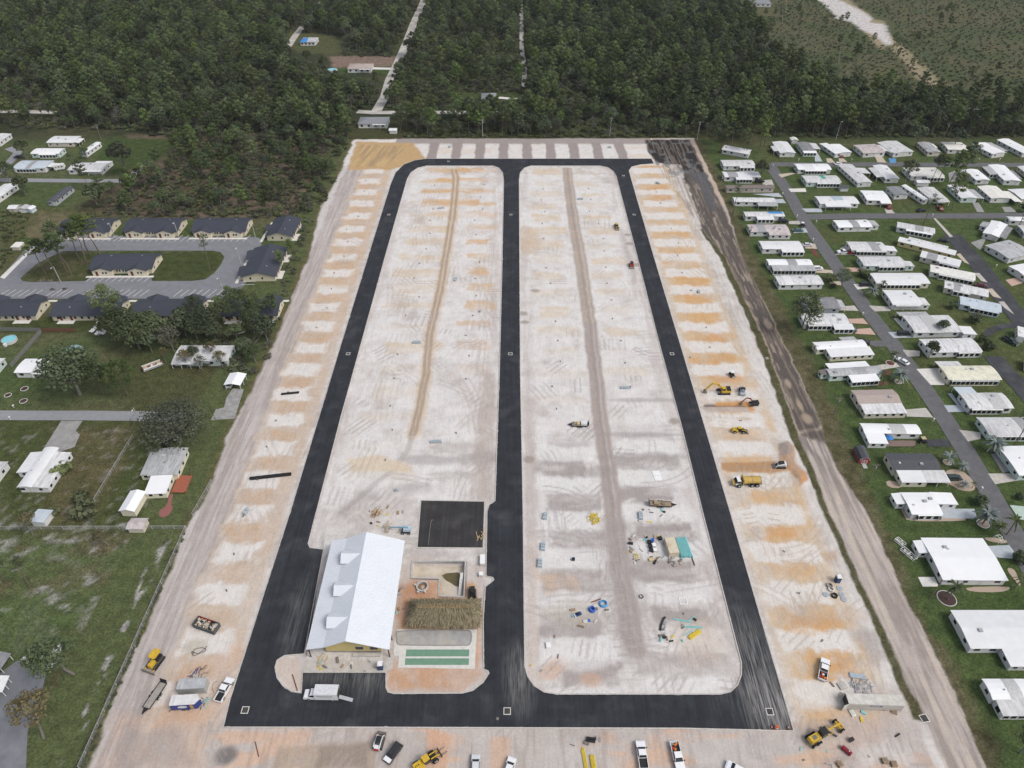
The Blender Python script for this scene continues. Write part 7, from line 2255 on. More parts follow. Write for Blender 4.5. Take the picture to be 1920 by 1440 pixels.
for a in (2.9, 4.2, 5.2): B1(1.55, 2.2, -.25, .25, .3, .65).obj('pipe_stub', RIMC, spa, (0, 0, 0), (0, 0, a))

# tiki hut
def tiki():
    A, B = G(770, 1124, 2.4), G(901, 1122, 2.4)
    C = G(765, 1172, 2.4)
    L_ = B.x - A.x; w = A.y - C.y
    e = thing('thatched_hut', 'long hut with a brown palm-thatch roof', 'hut', ((A.x + B.x) / 2, (A.y + C.y) / 2, 0))
    hl, hw, z0, z1 = L_ / 2, w / 2, 2.3, 5.0
    rl = hl - 2.6
    TH = M('thatch_core', (.24,.19,.10), .95, .25, 2)
    MB().add([(-hl, -hw, z0), (hl, -hw, z0), (hl, hw, z0), (-hl, hw, z0), (-rl, 0, z1), (rl, 0, z1)], [(0, 1, 5, 4), (1, 2, 5), (2, 3, 4, 5), (3, 0, 4), (3, 2, 1, 0)]).obj('roof', TH, e)
    lv = Leaves(9)
    rs = np.random.RandomState(3)
    # courses of fronds laid down the four slopes
    def course(a, b, c, d, cnt):
        for _ in range(cnt):
            u, t = rs.rand(), rs.rand()
            lo = np.array(a) * (1 - u) + np.array(b) * u; hi = np.array(d) * (1 - u) + np.array(c) * u
            p = hi * (1 - t) + lo * t; dr = lo - hi; dr /= np.linalg.norm(dr)
            p[2] += .10
            q = p + dr * rs.uniform(.7, 1.2) + rs.normal(size=3) * .16; q[2] += .05
            lv.blade([p, (p + q) / 2 + np.array([0, 0, .08]), q], rs.uniform(.06, .13), .03, rs.rand())
    course((-hl, -hw, z0), (hl, -hw, z0), (rl, 0, z1), (-rl, 0, z1), 2600)
    course((hl, hw, z0), (-hl, hw, z0), (-rl, 0, z1), (rl, 0, z1), 1400)
    course((hl, -hw, z0), (hl, hw, z0), (rl, 0, z1), (rl, 0, z1), 700)
    course((-hl, hw, z0), (-hl, -hw, z0), (-rl, 0, z1), (-rl, 0, z1), 700)
    me = lv.mesh('thatch', leaf_mat('thatch_fronds', (.085,.07,.028), (.34,.255,.14), .05, .9))
    tag(new_obj('thatch', me, e), kind='stuff')
    for i in range(36):
        x = -rl + 2 * rl * i / 35
        B1(x - .05, x + .05, -.55, .55, z1 + .08, z1 + .16).obj('ridge_slat', M('ridge_slat', (.40,.28,.14), .9), e)
    for i in range(6):
        for y in (-hw + .5, hw - .5): MB().cyl((-hl + .8 + i * (2 * hl - 1.6) / 5, y, 0), (-hl + .8 + i * (2 * hl - 1.6) / 5, y, z0 + .3), .13, .12, 7).obj('post', WOOD, e)
tiki()

# bocce and shuffleboard courts
COURTW = M('court_concrete', (.62,.60,.56), .9, .12, 1)
slab = sheet('games_pavement', [[(744,1180),(894,1180),(893,1202),(890,1254),(746,1252),(748,1230),(738,1229),(739,1205)]], COURTW, .05, .1)
boc = smooth_loop([(746,1183),(878,1182),(884,1188),(882,1207),(875,1210),(752,1209),(745,1207),(744,1190)], 1)
bo = sheet('court_bed', [boc], M('bocce_gravel', (.36,.355,.345), .95, .2, .6, stain=(.48,.42,.34), stain_amt=.7, stain_scale=(.25,.25,.25)), .06, 0, parent=slab)
sheet('court_border', [grow(boc, .25), grow(boc, .0)], M('border_wood', (.30,.285,.265), .9), .16, .18, parent=slab, px=False)
GREENC = M('court_green', (.15,.275,.19), .8, .1, 1)
for nm, q in (('court_lane', [(762,1218),(880,1218),(879.5,1231),(760.5,1231)]), ('court_lane', [(760,1234.5),(879.5,1234.5),(879,1247),(759,1247)])):
    sheet(nm, [q], GREENC, .058, 0, parent=slab)
sheet('footpath', [[(567,1253),(722,1253),(722,1262),(567,1262)]], CONC, .10, .14)
sheet('footpath', [[(592,1031),(606,1031),(610,1000),(606,999),(566,1230),(574,1234)]], CONC, .08, .1)
sheet('footpath', [[(720,1215),(738,1215),(736,1255),(717,1258)]], CONC, .06, .1)
sheet('footpath', [[(753,1011),(785,1011),(785,1019),(752,1019)]], CONC, .06, .1)

# catch basins in the asphalt: white frame, dark grate of bars
def basin(px_, py_, s, label, rz=0, z=.171, g='drain grates in the new road'):
    e = thing('drain_grate', label, 'drain grate', (*G2(px_, py_), z), rz, g)
    w = .15; s *= .78; f = MB()
    for a in ((-s, s, -s, -s + w), (-s, s, s - w, s), (-s, -s + w, -s + w, s - w), (s - w, s, -s + w, s - w)): f.box(*a, 0, .05)
    f.obj('frame', CONCW, e)
    B1(-s + w, s - w, -s + w, s - w, .0, .012).obj('grate_well', BLACKP, e)
    for i in range(5):
        x = -s + w + .1 + (2 * s - 2 * w - .2) * i / 4
        B1(x - .03, x + .03, -s + w + .01, s - w - .01, .013, .04).obj('grate_bar', DUSTY, e)
for q in ((951,1334,1.05,'white drain frame at the foot of the central road'), (460,1332,1.05,'white drain frame in the southwest road corner'), (1443,1335,1.05,'white drain frame in the southeast road corner'),
          (653,664,.95,'white drain frame halfway up the western road'), (957,664,.95,'white drain frame halfway up the central road'), (1260,664,.95,'white drain frame halfway up the eastern road'),
          (729,403,.85,'small drain frame near the north end of the western road'), (958,403,.85,'small drain frame near the north end of the central road'), (1189,403,.85,'small drain frame near the north end of the eastern road'),
          (841,303,.8,'small drain frame in the northern cross road'), (1169,330,.8,'small drain frame at the northeast bend')):
    basin(*q)
basin(1733, 1347, 1.15, 'white concrete drain at the lower end of the grass strip', .2, .05, None)
basin(1294, 670, .7, 'small pale drain beside the eastern road edge', 0, .05, None)
basin(1438, 672, .6, 'small drain at the mud track', 0, .05, None)
MB().cyl((0, 0, 0), (0, 0, .03), .35, .35, 14).obj('lid', DUSTY, thing('manhole_cover', 'round manhole cover in the southern road', 'manhole cover', (*G2(933,1348), .171)))

# bundles of grey-blue meter boxes left on the pads
BOXB = M('meter_box_blue', (.36,.42,.46), .6, .12, 2)
def bundle(px_, py_, deg, L_, w, label, h=.75):
    e = thing('box_bundle', label, 'crate', G(px_, py_), rad(deg), 'grey-blue bundles on the pads')
    k = max(2, int(L_ / .85))
    for i in range(k):
        x0 = -L_/2 + L_ * i / k
        MB().frus(x0 + .02, x0 + L_ / k - .02, -w/2, w/2, .12, h, .06, .06, .1, .1).obj('box', BOXB, e)
    B1(-L_/2, L_/2, -w/2, -w/2 + .15, 0, .119).obj('skid', WOOD, e); B1(-L_/2, L_/2, w/2 - .15, w/2, 0, .119).obj('skid', WOOD, e)
for q in ((843,276,60,2.0,1.2,'small bundle on the second pad of the north strip'), (1143,277,0,2.0,1.4,'square bundle on the north strip near the mud'), (827,391,8,3.2,1.1,'bundle on the upper western field, right of the track'),
          (1088,374,2,3.0,1.1,'bundle high on the eastern field by the tracked spine'), (1233,344,-40,2.4,1.1,'bundle at the top of the eastern outer row'), (854,525,75,2.4,1.1,'upright bundle in the middle of the western field'),
          (782,643,0,3.2,1.1,'long bundle left of the western tracked spine'), (1172,728,0,3.2,1.0,'long bundle on the eastern field above the brown spine'), (818,829,3,3.6,1.1,'long blue bundle on the lower western field'),
          (1310,548,80,2.0,1.0,'bundle on the middle of the eastern outer row'), (462,960,80,2.4,1.1,'bundle on a pad of the western outer row'), (1022,969,80,2.4,1.2,'bundle beside the central road, upper of three'),
          (1018,1026,82,2.6,1.3,'bundle beside the central road, middle of three'), (1012,1057,85,2.6,1.3,'bundle beside the central road, lowest of three'), (1201,968,85,2.8,1.3,'bundle below the brown equipment trailer'),
          (743,920,10,.9,.8,'small grey box alone on the lower western field'), (900,585,60,.9,.8,'tiny dark blue box on the western field by the central road')):
    bundle(*q)

# pipes
def pipes(label, px_, py_, deg, L_, n, r, m, group='pipe stacks', rows=1, name='pipe_stack', cat='pipes'):
    e = thing(name, label, cat, G(px_, py_), rad(deg), group)
    rs = random.Random(int(px_))
    for k in range(rows):
        for i in range(n - k):
            y = (i - (n - k - 1) / 2) * r * 2.08
            dx = rs.uniform(-.25, .25)
            MB().cyl((-L_/2 + dx, y, r + k * r * 1.75), (L_/2 + dx, y, r + k * r * 1.75), r, r, 10).obj('pipe', m, e)
    for x in (-L_ * .3, L_ * .3): B1(x - .05, x + .05, -n * r * 1.05, n * r * 1.05, -.02, .02).obj('bearer', WOOD, e)
PB = M('black_pipe', (.02,.02,.022), .5, .2, 2)
PT = M('turquoise_pipe', (.22,.52,.52), .45, .08, 2)
PY = M('yellow_pipe', (.62,.47,.05), .5, .08, 2)
pipes('short stack of black pipes on the western outer row', 543, 738, 9, 6.0, 3, .17, PB)
pipes('long stack of black pipes near the western road', 508, 894, 9, 12.0, 3, .2, PB, rows=2)
pipes('big bundle of turquoise pipes beside the tan box', 1281, 1028, 96, 6.2, 11, .16, PT, rows=3)
pipes('single black pipe lying beside the turquoise bundle', 1295, 1040, 96, 6.8, 1, .13, PB)
pipes('bundle of yellow pipes on the apron, left one', 1096, 1424, 97, 4.6, 3, .13, PY)
pipes('bundle of yellow pipes on the apron, right one', 1112, 1432, 95, 3.2, 5, .11, PY, rows=2)
pipes('pair of short black pipes on the apron', 1108, 1388, -8, 2.1, 2, .28, PB)
pipes('short white pipe lying above the crates', 1212, 1012, -2, 4.4, 1, .12, TRIM)
pipes('scattered turquoise pipes, upper pair', 1280, 1164, -12, 4.6, 2, .1, PT)
pipes('turquoise pipes below the scattered pair', 1300, 1176, -3, 4.4, 2, .12, PT)
pipes('turquoise pipe lying alone at the yellow pile', 1292, 1186, 30, 3.4, 1, .1, PT)
pipes('turquoise pipe pointing at the eastern road', 1296, 1160, 35, 2.6, 1, .1, PT)
pipes('yellow pipe pile at the lower right of the field', 1302, 1190, 33, 3.6, 5, .12, PY, rows=2)
pipes('rusty red beam beside the blue coil', 1119, 1126, 22, 2.8, 1, .14, M('rust_red', (.20,.05,.035), .8))
pipes('dark post lying on the sandy apron island', 553, 1280, 118, 4.4, 1, .12, M('timber_post'))
pipes('dark post lying below the southwest road corner', 482, 1405, 118, 3.6, 1, .11, M('timber_post'))
def heap(label, px_, py_, r, m, n, L_, name='pile', cat='pile'):
    e = thing(name, label, cat, G(px_, py_), 0)
    rs = random.Random(int(px_ * 3))
    for i in range(n):
        a, q = rs.uniform(0, 6.28), r * math.sqrt(rs.random())
        ln = L_ * rs.uniform(.5, 1)
        B1(-ln/2, ln/2, -.06, .06, -.05, .05).obj('piece', m if not isinstance(m, list) else rs.choice(m), e, (q * math.cos(a), q * math.sin(a), .08 + (r - q) * .25), (rs.uniform(-.15, .15), rs.uniform(-.3, .3), rs.gauss(1.1, .5)))
heap('loose pile of yellow conduit on the eastern field', 1113, 973, 1.9, PY, 46, 1.8, 'conduit_pile')
heap('small pile of yellow pipe fittings among the crates', 1192, 1043, .8, PY, 14, .7, 'fittings_pile')
heap('jumble of galvanised steel rods above the long container', 1614, 1288, 2.4, STEEL, 26, 3.2, 'steel_rod_pile')
heap('lumber offcuts in front of the clubhouse gable', 604, 1239, 1.5, LUMB, 16, 1.6, 'lumber_pile')
heap('lumber sticks on the black court', 900, 1005, 1.6, LUMB, 9, 2.6, 'lumber_pile')
heap('stack of boards behind the clubhouse', 705, 962, 1.5, [LUMB, WOOD, M('rust_red')], 22, 3.2, 'board_pile')
heap('white and cream offcuts beside the boom lift', 726, 985, 1.4, [M('debris_white'), LUMB, STEEL], 16, 1.4, 'offcut_pile')
heap('messy blue and brown boards behind the grey container', 372, 1266, 2.2, [M('debris_brown'), M('trailer_blue'), M('debris_white'), DUSTY], 34, 1.6, 'board_pile')
heap('turquoise fittings and boxes at the blue trailer nose', 382, 1318, 1.4, [PT, M('debris_white'), M('rust_red'), PT], 22, 1.2, 'fittings_pile')
heap('dark valves and fittings at the foot of the tan box', 1259, 1052, 1.4, [BLACKP, DUSTY, M('debris_white')], 20, .7, 'fittings_pile')

# crates, boxes and odd things
def boxthing(name, label, cat, px_, py_, deg, a, b, h, m, m2=None, group=None):
    e = thing(name, label, cat, G(px_, py_), rad(deg), group)
    B1(-a/2, a/2, -b/2, b/2, .1, h).obj('body', m, e)
    B1(-a/2 - .04, a/2 + .04, -b/2 - .04, b/2 + .04, h + .002, h + .1).obj('lid', m2 or m, e)
    for y in (-b/2 + .1, b/2 - .1): B1(-a/2, a/2, y - .08, y + .08, 0, .099).obj('skid', WOOD, e)
    return e
TANB = M('tan_box', (.56,.49,.36), .8, .1, 1)
boxthing('storage_box', 'tan storage box with a brown patch beside the turquoise pipes', 'storage box', 1258, 1030, 96, 5.2, 2.7, 1.9, TANB, M('tan_box_lid', (.60,.54,.41), .8, .1, 1, stain=(.35,.2,.1), stain_amt=.5, stain_scale=(.4,.4,.4)))
boxthing('white_crate', 'tall white crate beside the central road and pool', 'crate', 905, 1053, 90, 2.9, 1.3, 1.1, M('debris_white'), TRIM)
boxthing('white_crate', 'small white square box below the tall white crate', 'crate', 902, 1079, 90, 1.0, 1.0, .8, M('debris_white'), TRIM)
for i, (a, b) in enumerate(((1217,1018), (1219,1026), (1221,1034), (1226,1024), (1228,1033))):
    boxthing('plastic_crate', ('top black', 'middle black', 'lowest black', 'upper white', 'lower white')[i] + ' crate in the double row among the pipes', 'crate', a, b, 95, 1.0, .95, .6, BLACKP if i < 3 else M('debris_white'), BLACKP if i < 3 else TRIM, 'crates in a double row')
boxthing('blue_crate', 'bright blue box at the end of the short white pipe', 'crate', 1223, 1015, 60, 1.0, .8, .6, M('bright_blue', (.03,.10,.42)))
boxthing('black_drum', 'black drum above the tan box', 'drum', 1237, 1011, 20, 1.0, .9, .7, BLACKP)
boxthing('black_drum', 'black roll left of the crates', 'drum', 1182, 1020, -10, 1.3, .6, .5, BLACKP)
boxthing('wood_crate', 'open wooden crate below the black crates', 'crate', 1221, 1050, 10, 1.3, .9, .4, LUMB)
def coil(label, px_, py_, R_, r, m, z=.15, name='pipe_coil'):
    e = thing(name, label, 'coil', G(px_, py_), 0, 'coils of pipe')
    for k in range(3): MB().ring((0, 0, z + k * r * 1.7), R_ - k * .06, r, 22, 6).obj('turn', m, e)
    MB().ring((0, 0, z), R_ - r * 2.1, r, 22, 6).obj('turn', m, e)
coil('light blue pipe coil on the pale pad', 1131, 1133, 1.0, .12, M('coil_light', (.10,.33,.62), .5))
coil('darker blue pipe coil left of the light one', 1110, 1144, .75, .17, M('coil_blue', (.04,.13,.48), .5))
coil('black hose ring at the lower end of the field', 1245, 1195, .42, .08, BLACKP)
coil('thin black hose loop on a pale pad', 1202, 1119, .6, .04, BLACKP)
def hose(label, pts, r, m, name='hose', z=.12):
    P = [G(*p) for p in pts]
    Q = []
    for i in range(len(P) - 1):
        p0, p1, p2, p3 = P[max(i-1, 0)], P[i], P[i+1], P[min(i+2, len(P)-1)]
        for k in range(5):
            t = k / 5
            Q.append(.5 * ((2*p1) + (-p0+p2)*t + (2*p0-5*p1+4*p2-p3)*t*t + (-p0+3*p1-3*p2+p3)*t**3))
    Q.append(P[-1])
    c = Q[0].copy()
    o = MB().tube([(q.x - c.x, q.y - c.y, z) for q in Q], r, 5).obj(name, m, None, (c.x, c.y, 0))
    tag(o, label, 'hose')
hose('tangled dark hose on the sand by the dumpster', [(362,1228),(365,1218),(380,1215),(386,1220),(372,1226),(360,1222),(364,1230),(375,1224),(385,1216),(388,1212)], .07, M('dark_hose', (.10,.095,.085)))
hose('bent fat black pipe on the dark soil', [(1238,1183),(1240,1172),(1244,1162),(1247,1158)], .28, BLACKP, 'bent_pipe', .28)
hose('thin hose beside the white pickup and grey container', [(402,1300),(398,1290),(401,1281),(408,1278)], .05, M('dark_hose'))
hose('pale hose across the black court', [(803,1022),(808,980),(812,976)], .04, M('pale_hose', (.35,.34,.32)), z=.16)
for i, (a, b, L_) in enumerate(((1446,1365,'orange cone on the road edge, left of three'), (1455,1366,'orange barrel on the road edge, middle of three'), (1477,1366,'orange cone on the road edge, right of three'))):
    e = thing('traffic_cone', L_, 'traffic cone', (*G2(a, b), .17), 0, 'orange road markers')
    B1(-.28, .28, -.28, .28, 0, .05).obj('base', BLACKP, e)
    MB().cyl((0, 0, .05), (0, 0, .9), .22 if i != 1 else .38, .05 if i != 1 else .36, 12).obj('body', M('cone_orange', (.62,.12,.03), .6), e)
    MB().cyl((0, 0, .45), (0, 0, .62), .16 if i != 1 else .39, .13 if i != 1 else .38, 12).obj('band', TRIM, e)
def pallet(label, px_, py_, deg, k=3):
    e = thing('pallet_stack', label, 'pallets', G(px_, py_), rad(deg), 'stacked pallets')
    for j in range(k):
        for i in range(5): B1(-.6, .6, -.55 + i * .24, -.4 + i * .24, .1 + j * .16, .13 + j * .16).obj('slat', WOOD, e)
        for y in (-.5, 0, .5): B1(-.6, .6, y - .05, y + .05, .0 + j * .16, .099 + j * .16).obj('bearer', WOOD, e)
pallet('red-brown pallet stack leaning at the container side', 1657, 1328, 5); pallet('pallet stack at the right end of the container', 1676, 1335, -20)
pallet('left pallet stack of the pair in the southeast corner', 1658, 1428, 5, 5); pallet('right pallet stack of the pair in the southeast corner', 1675, 1434, 0, 5); pallet('dark broken pallet heap near the red tank', 1574, 1434, 25, 4)
def tank():
    e = thing('fuel_tank', 'red fuel tank lying on the southeast apron', 'tank', G(1586, 1409), rad(-48))
    MB().cyl((-1.1, 0, .55), (1.1, 0, .55), .5, .5, 16).obj('shell', M('tank_red', (.24,.02,.035), .45), e)
    for x in (-.7, .7): B1(x - .1, x + .1, -.4, .4, 0, .2).obj('foot', BLACKP, e)
    MB().cyl((.5, 0, 1.0), (.5, 0, 1.15), .12, .12, 10).obj('cap', TRIM, e)
tank()
boxthing('barrel', 'small dark barrel above the red tank', 'barrel', 1595, 1389, 20, .9, .7, .8, DUSTY, BLACKP)
# concrete rings and lids by the portable toilet
LIDC = M('grey_lid', (.36,.40,.44), .8, .12, 2)
for i, (a, b, L_) in enumerate(((1548,1115,'grey lid lying flat, left of the black ring'), (1574,1104,'grey lid, top of the leaning row'), (1578,1115,'grey lid, middle of the leaning row'), (1582,1124,'grey lid, bottom of the leaning row'))):
    e = thing('lid_slab', L_, 'lid', G(a, b), 0, 'concrete lids')
    MB().cyl((0, 0, .05), (0, 0, .22), .75, .75, 16).obj('slab', LIDC, e); B1(-.12, .12, -.04, .04, .22, .28).obj('lifting_eye', BLACKP, e)
for i, (a, b, m, L_) in enumerate(((1555,1099,M('ring_brown', (.33,.28,.25)),'brown concrete ring at the portable toilet'), (1558,1106,CONCW,'white concrete ring below the brown one'), (1564,1118,BLACKP,'black ring between the lids'))):
    e = thing('manhole_ring', L_, 'ring', G(a, b), 0, 'manhole rings')
    sbm = MB()
    for k in range(18):
        a0, a1 = 2 * math.pi * k / 18, 2 * math.pi * (k + 1) / 18
        P = lambda r, t, z: (r * math.cos(t), r * math.sin(t), z)
        sbm.add([P(.5, a0, .6), P(.5, a1, .6), P(.78, a1, .6), P(.78, a0, .6), P(.78, a0, 0), P(.78, a1, 0), P(.5, a0, 0), P(.5, a1, 0)], [(0, 3, 2, 1), (3, 4, 5, 2), (0, 1, 7, 6)])
    sbm.obj('wall', m, e)
# sheets and frames
e = thing('sheet_pile', 'two white panels lying on the pale sand', 'panels', G(1232, 892), rad(-84))
B1(-1.9, .05, -1.15, 1.15, 0, .14).obj('panel', TRIM, e); B1(.12, 1.9, -1.1, 1.1, 0, .14).obj('panel', TRIM, e)
e = thing('steel_sheets', 'stack of grey-blue steel sheets beside the work pickup', 'sheets', G(1607, 1268), rad(-12))
for k in range(4): B1(-1.9 + k * .08, 1.9 - k * .06, -.6, .6, k * .08, k * .08 + .06).obj('steel_sheet', BOXB, e, (0, 0, 0), (0, 0, k * .03))
e = thing('concrete_block', 'square grey concrete slab above the container', 'slab', G(1579, 1286), rad(15)); B1(-.9, .9, -.8, .8, 0, .35).obj('slab', CONC, e); B1(-.5, .5, -.4, .4, .35, .4).obj('top', RIMC, e)
e = thing('form_square', 'white square frame standing empty on the pale pad', 'frame', G(1281, 1127), 0)
for a in ((-1, 1, -1, -.8), (-1, 1, .8, 1), (-1, -.8, -.8, .8), (.8, 1, -.8, .8)): B1(*a, 0, .12).obj('bar', TRIM, e)
e = thing('concrete_box', 'small white concrete box on the lower field', 'box', G(1028, 1211), rad(5)); B1(-.6, .6, -.75, .75, 0, .5).obj('body', CONCW, e); B1(-.5, .5, -.6, .6, .5, .56).obj('lid', TRIM, e)
e = thing('concrete_box', 'white box lid lying before the long container', 'box', G(1598, 1338), rad(10)); B1(-.5, .5, -.75, .75, 0, .35).obj('body', CONCW, e); B1(-.35, .35, -.5, .5, .35, .4).obj('lid', M('pale_green', (.5,.58,.52)), e)
e = thing('pump', 'blue pump unit on damp sand left of the coils', 'pump', G(1084, 1153), rad(25)); B1(-.8, .8, -.4, .4, .1, .6).obj('body', M('pump_blue', (.02,.06,.20)), e); B1(-.5, .2, -.3, .3, .6, .9).obj('motor', BLACKP, e); B1(-1.0, -.82, -.5, .5, 0, .5).obj('panel', TRIM, e)
e = thing('pump', 'dark pump above the grey spill', 'pump', G(1075, 1050), 0); B1(-.4, .4, -.35, .35, .05, .7).obj('body', BLACKP, e); B1(-.15, .15, -.15, .15, .7, 1.1).obj('motor', M('pump_blue'), e)
e = thing('washing_unit', 'white and blue unit below the blue coils', 'unit', G(1100, 1166), rad(8)); B1(-.9, .9, -.4, .4, 0, .4).obj('body', M('debris_white'), e); B1(.3, .9, -.38, .38, .4, .55).obj('lid', M('coil_blue'), e)
# riser stubs: every pad has one
STUB = M('riser_stub', (.24,.22,.20), .8)
rs = random.Random(21); k = 0
for (a, b, y0, y1, ph) in ((-42, -38, 150, 360, 100), (-18, -14, 150, 360, 100), (14, 18, 170, 360, 96.6), (38, 42, 170, 360, 96.6), (72, 77, 80, 360, 92.4), (-78, -73, 95, 360, 92.4)):
    y = ph
    while y < y1:
        if y > y0 and rs.random() < .85:
            e = thing('riser_stub', 'small dark pipe stub standing on a pale pad', 'pipe stub', (rs.uniform(a, b), y + rs.uniform(-1, 1), 0), rs.uniform(0, 3), 'riser stubs on the pads')
            MB().cyl((0, 0, 0), (0, 0, .7), .09, .09, 7).cyl((.5, .1, 0), (.5, .1, .5), .07, .07, 6).obj('pipe', STUB, e)
            B1(-.1, .7, -.15, .25, 0, .06).obj('plate', STUB, e)
        y += PITCHY

# odds and ends lying about the work area
rs = random.Random(64)
SCR = [BLACKP, DUSTY, M('debris_white'), LUMB, PT, M('debris_brown'), DUSTY, STEEL, WOOD, M('debris_grey'), PY]
for (x0, x1, y0, y1, n) in ((1175, 1240, 1005, 1058, 30), (1235, 1300, 1045, 1062, 8), (1070, 1140, 1120, 1175, 9), (1235, 1315, 1140, 1205, 18), (1190, 1260, 955, 985, 9), (990, 1060, 1190, 1260, 4), (590, 700, 1238, 1260, 10), (690, 760, 950, 1000, 10), (1500, 1700, 1270, 1440, 14), (1060, 1130, 1380, 1400, 5), (740, 760, 1085, 1150, 6)):
    for k in range(n):
        a, b, h = rs.uniform(.15, .8), rs.uniform(.08, .35), rs.uniform(.08, .4)
        e = thing('scrap', 'small scrap of building material left on the sand', 'scrap', G(rs.uniform(x0, x1), rs.uniform(y0, y1)), rs.uniform(0, 3), 'scraps on the work area')
        MB().frus(-a, a, -b, b, 0, h, a * .2, .0, b * .3, .0).obj('piece', rs.choice(SCR), e)
# ================================================================ YARDS AND STREETS
GREYD = M('grey_drive', (.30,.295,.285), .9, .15, 1)
MINTD = M('mint_drive', (.42,.52,.45), .8, .1, 1)
BLUED = M('bright_blue_drive', (.10,.27,.50), .7, .1, 1)
TAND = M('tan_drive', (.50,.43,.34), .9, .12, 1)
for m_, q in (
 (TAND, [(1459,327),(1484,324),(1494,325),(1465,333)]), (CONCW, [(1478,354),(1510,353),(1512,360),(1483,360)]), (CONC, [(1430,338),(1447,337),(1452,350),(1430,346)]),
 (CONCB, [(1410,364),(1460,362),(1468,370),(1452,369)]), (CONCB, [(1450,374),(1468,373),(1474,381),(1452,381)]), (CONC, [(1476,415),(1498,414),(1502,421),(1480,420)]),
 (CONCB, [(1485,430),(1510,428),(1515,436),(1488,437)]), (TAND, [(1508,457),(1528,457),(1532,467),(1510,466)]), (CONCB, [(1527,288),(1533,287),(1542,303),(1528,303)]),
 (TAND, [(1549,297),(1558,297),(1566,305),(1551,305)]), (TAND, [(1572,297),(1581,297),(1589,304),(1574,304)]), (TAND, [(1639,291),(1652,291),(1662,305),(1645,304)]),
 (BLUED, [(1666,297),(1680,297),(1680,305),(1669,306)]), (CONCB, [(1503,391),(1540,391),(1542,398),(1512,398)]), (CONC, [(1658,391),(1670,391),(1678,400),(1662,400)]),
 (GREYD, [(1778,325),(1790,320),(1802,338),(1780,342)]), (GREYD, [(1823,380),(1835,380),(1846,398),(1832,398)]), (GREYD, [(1878,388),(1895,388),(1906,398),(1884,398)]),
 (TAND, [(1540,505),(1560,507),(1563,513),(1525,511)]), (TAND, [(1554,529),(1575,527),(1578,535),(1560,534)]), (CONC, [(1568,575),(1602,573),(1610,583),(1570,582)]),
 (PAVER, [(1590,598),(1618,597),(1628,608),(1594,606)]), (PAVER, [(1607,617),(1632,615),(1642,628),(1603,626)]), (CONC, [(1578,463),(1592,460),(1600,478),(1566,478)]),
 (PAVER, [(1585,502),(1620,502),(1622,509),(1587,510)]), (CONCW, [(1600,533),(1625,532),(1630,540),(1608,543)]), (CONC, [(1629,573),(1668,575),(1670,583),(1640,584)]),
 (CONCW, [(1675,597),(1683,596),(1708,625),(1700,625)]), (CONCB, [(1665,623),(1712,622),(1714,633),(1676,634)]), (CONC, [(1692,656),(1725,658),(1724,668),(1702,669)]),
 (CONCW, [(1718,692),(1760,690),(1775,715),(1770,722),(1745,722)]), (CONCB, [(1777,738),(1785,737),(1800,760),(1796,762)]), (CONCB, [(1770,760),(1808,760),(1812,772),(1778,773)]),
 (CONC, [(1798,806),(1840,811),(1838,823),(1815,828)]), (GREYD, [(1858,852),(1866,850),(1892,884),(1880,887)]), (CONC, [(1852,888),(1905,888),(1915,900),(1866,908)]),
 (MINTD, [(1893,947),(1925,950),(1935,972),(1912,976)]), (ST, [(1615,640),(1660,638),(1668,650),(1640,650)]), (CONC, [(1645,685),(1680,680),(1688,688),(1650,694)]),
 (CONC, [(1698,768),(1736,765),(1750,783),(1700,781)]), (DARKA, [(1738,824),(1774,823),(1785,838),(1740,838)]), (PEBBLE, [(1770,884),(1792,878),(1815,890),(1830,910),(1825,922),(1800,920),(1785,910),(1768,905)]),
 (CONCB, [(1755,954),(1827,954),(1832,972),(1752,974)]), (CONCB, [(1843,962),(1865,965),(1873,976),(1850,972)]), (CONCB, [(1850,1024),(1892,1022),(1901,1034),(1898,1048),(1868,1045)]),
 (CONCW, [(1721,1082),(1752,1082),(1760,1100),(1730,1100)]), (CONC, [(1750,410),(1754,409),(1787,444),(1781,445)]), (TAND, [(1793,477),(1800,475),(1818,496),(1808,492)]),
 (CONC, [(1826,512),(1836,512),(1852,530),(1840,527)]), (TAND, [(1850,542),(1860,541),(1878,560),(1862,556)]), (CONC, [(1872,566),(1882,565),(1902,590),(1884,578)]),
 (PAVER, [(1885,525),(1905,521),(1919,530),(1897,537)]), (GREYD, [(1820,455),(1850,445),(1838,470)]), (MULCH, [(1517,466),(1528,466),(1536,484),(1530,483)]), (MULCH, [(1638,716),(1668,714),(1665,722),(1635,723)]),
 (MULCH, [(1655,694),(1672,695),(1668,704),(1655,703)]), (PEBBLE, [(1695,973),(1715,978),(1812,977),(1810,972),(1712,971)]), (PEBBLE, [(1805,1101),(1820,1110),(1875,1111),(1895,1105),(1890,1099)]),
 (PEBBLE, [(1842,1008),(1856,1016),(1885,1020),(1890,1014),(1870,1008)]), (PEBBLE, [(1887,1068),(1900,1085),(1912,1100),(1914,1096),(1904,1070),(1893,1064)]), (PEBBLE, [(1660,900),(1665,914),(1690,916),(1688,905)])):
    sheet('driveway' if m_ not in (PEBBLE, MULCH) else 'garden_bed_ground', [smooth_loop(q, 1) if m_ in (PEBBLE, MULCH) else q], m_, .05 + .0007 * (q[0][0] % 9))
sheet('driveway', [[(1676,930),(1682,925),(1700,960),(1715,975),(1700,975)]], PEBBLE, .045)

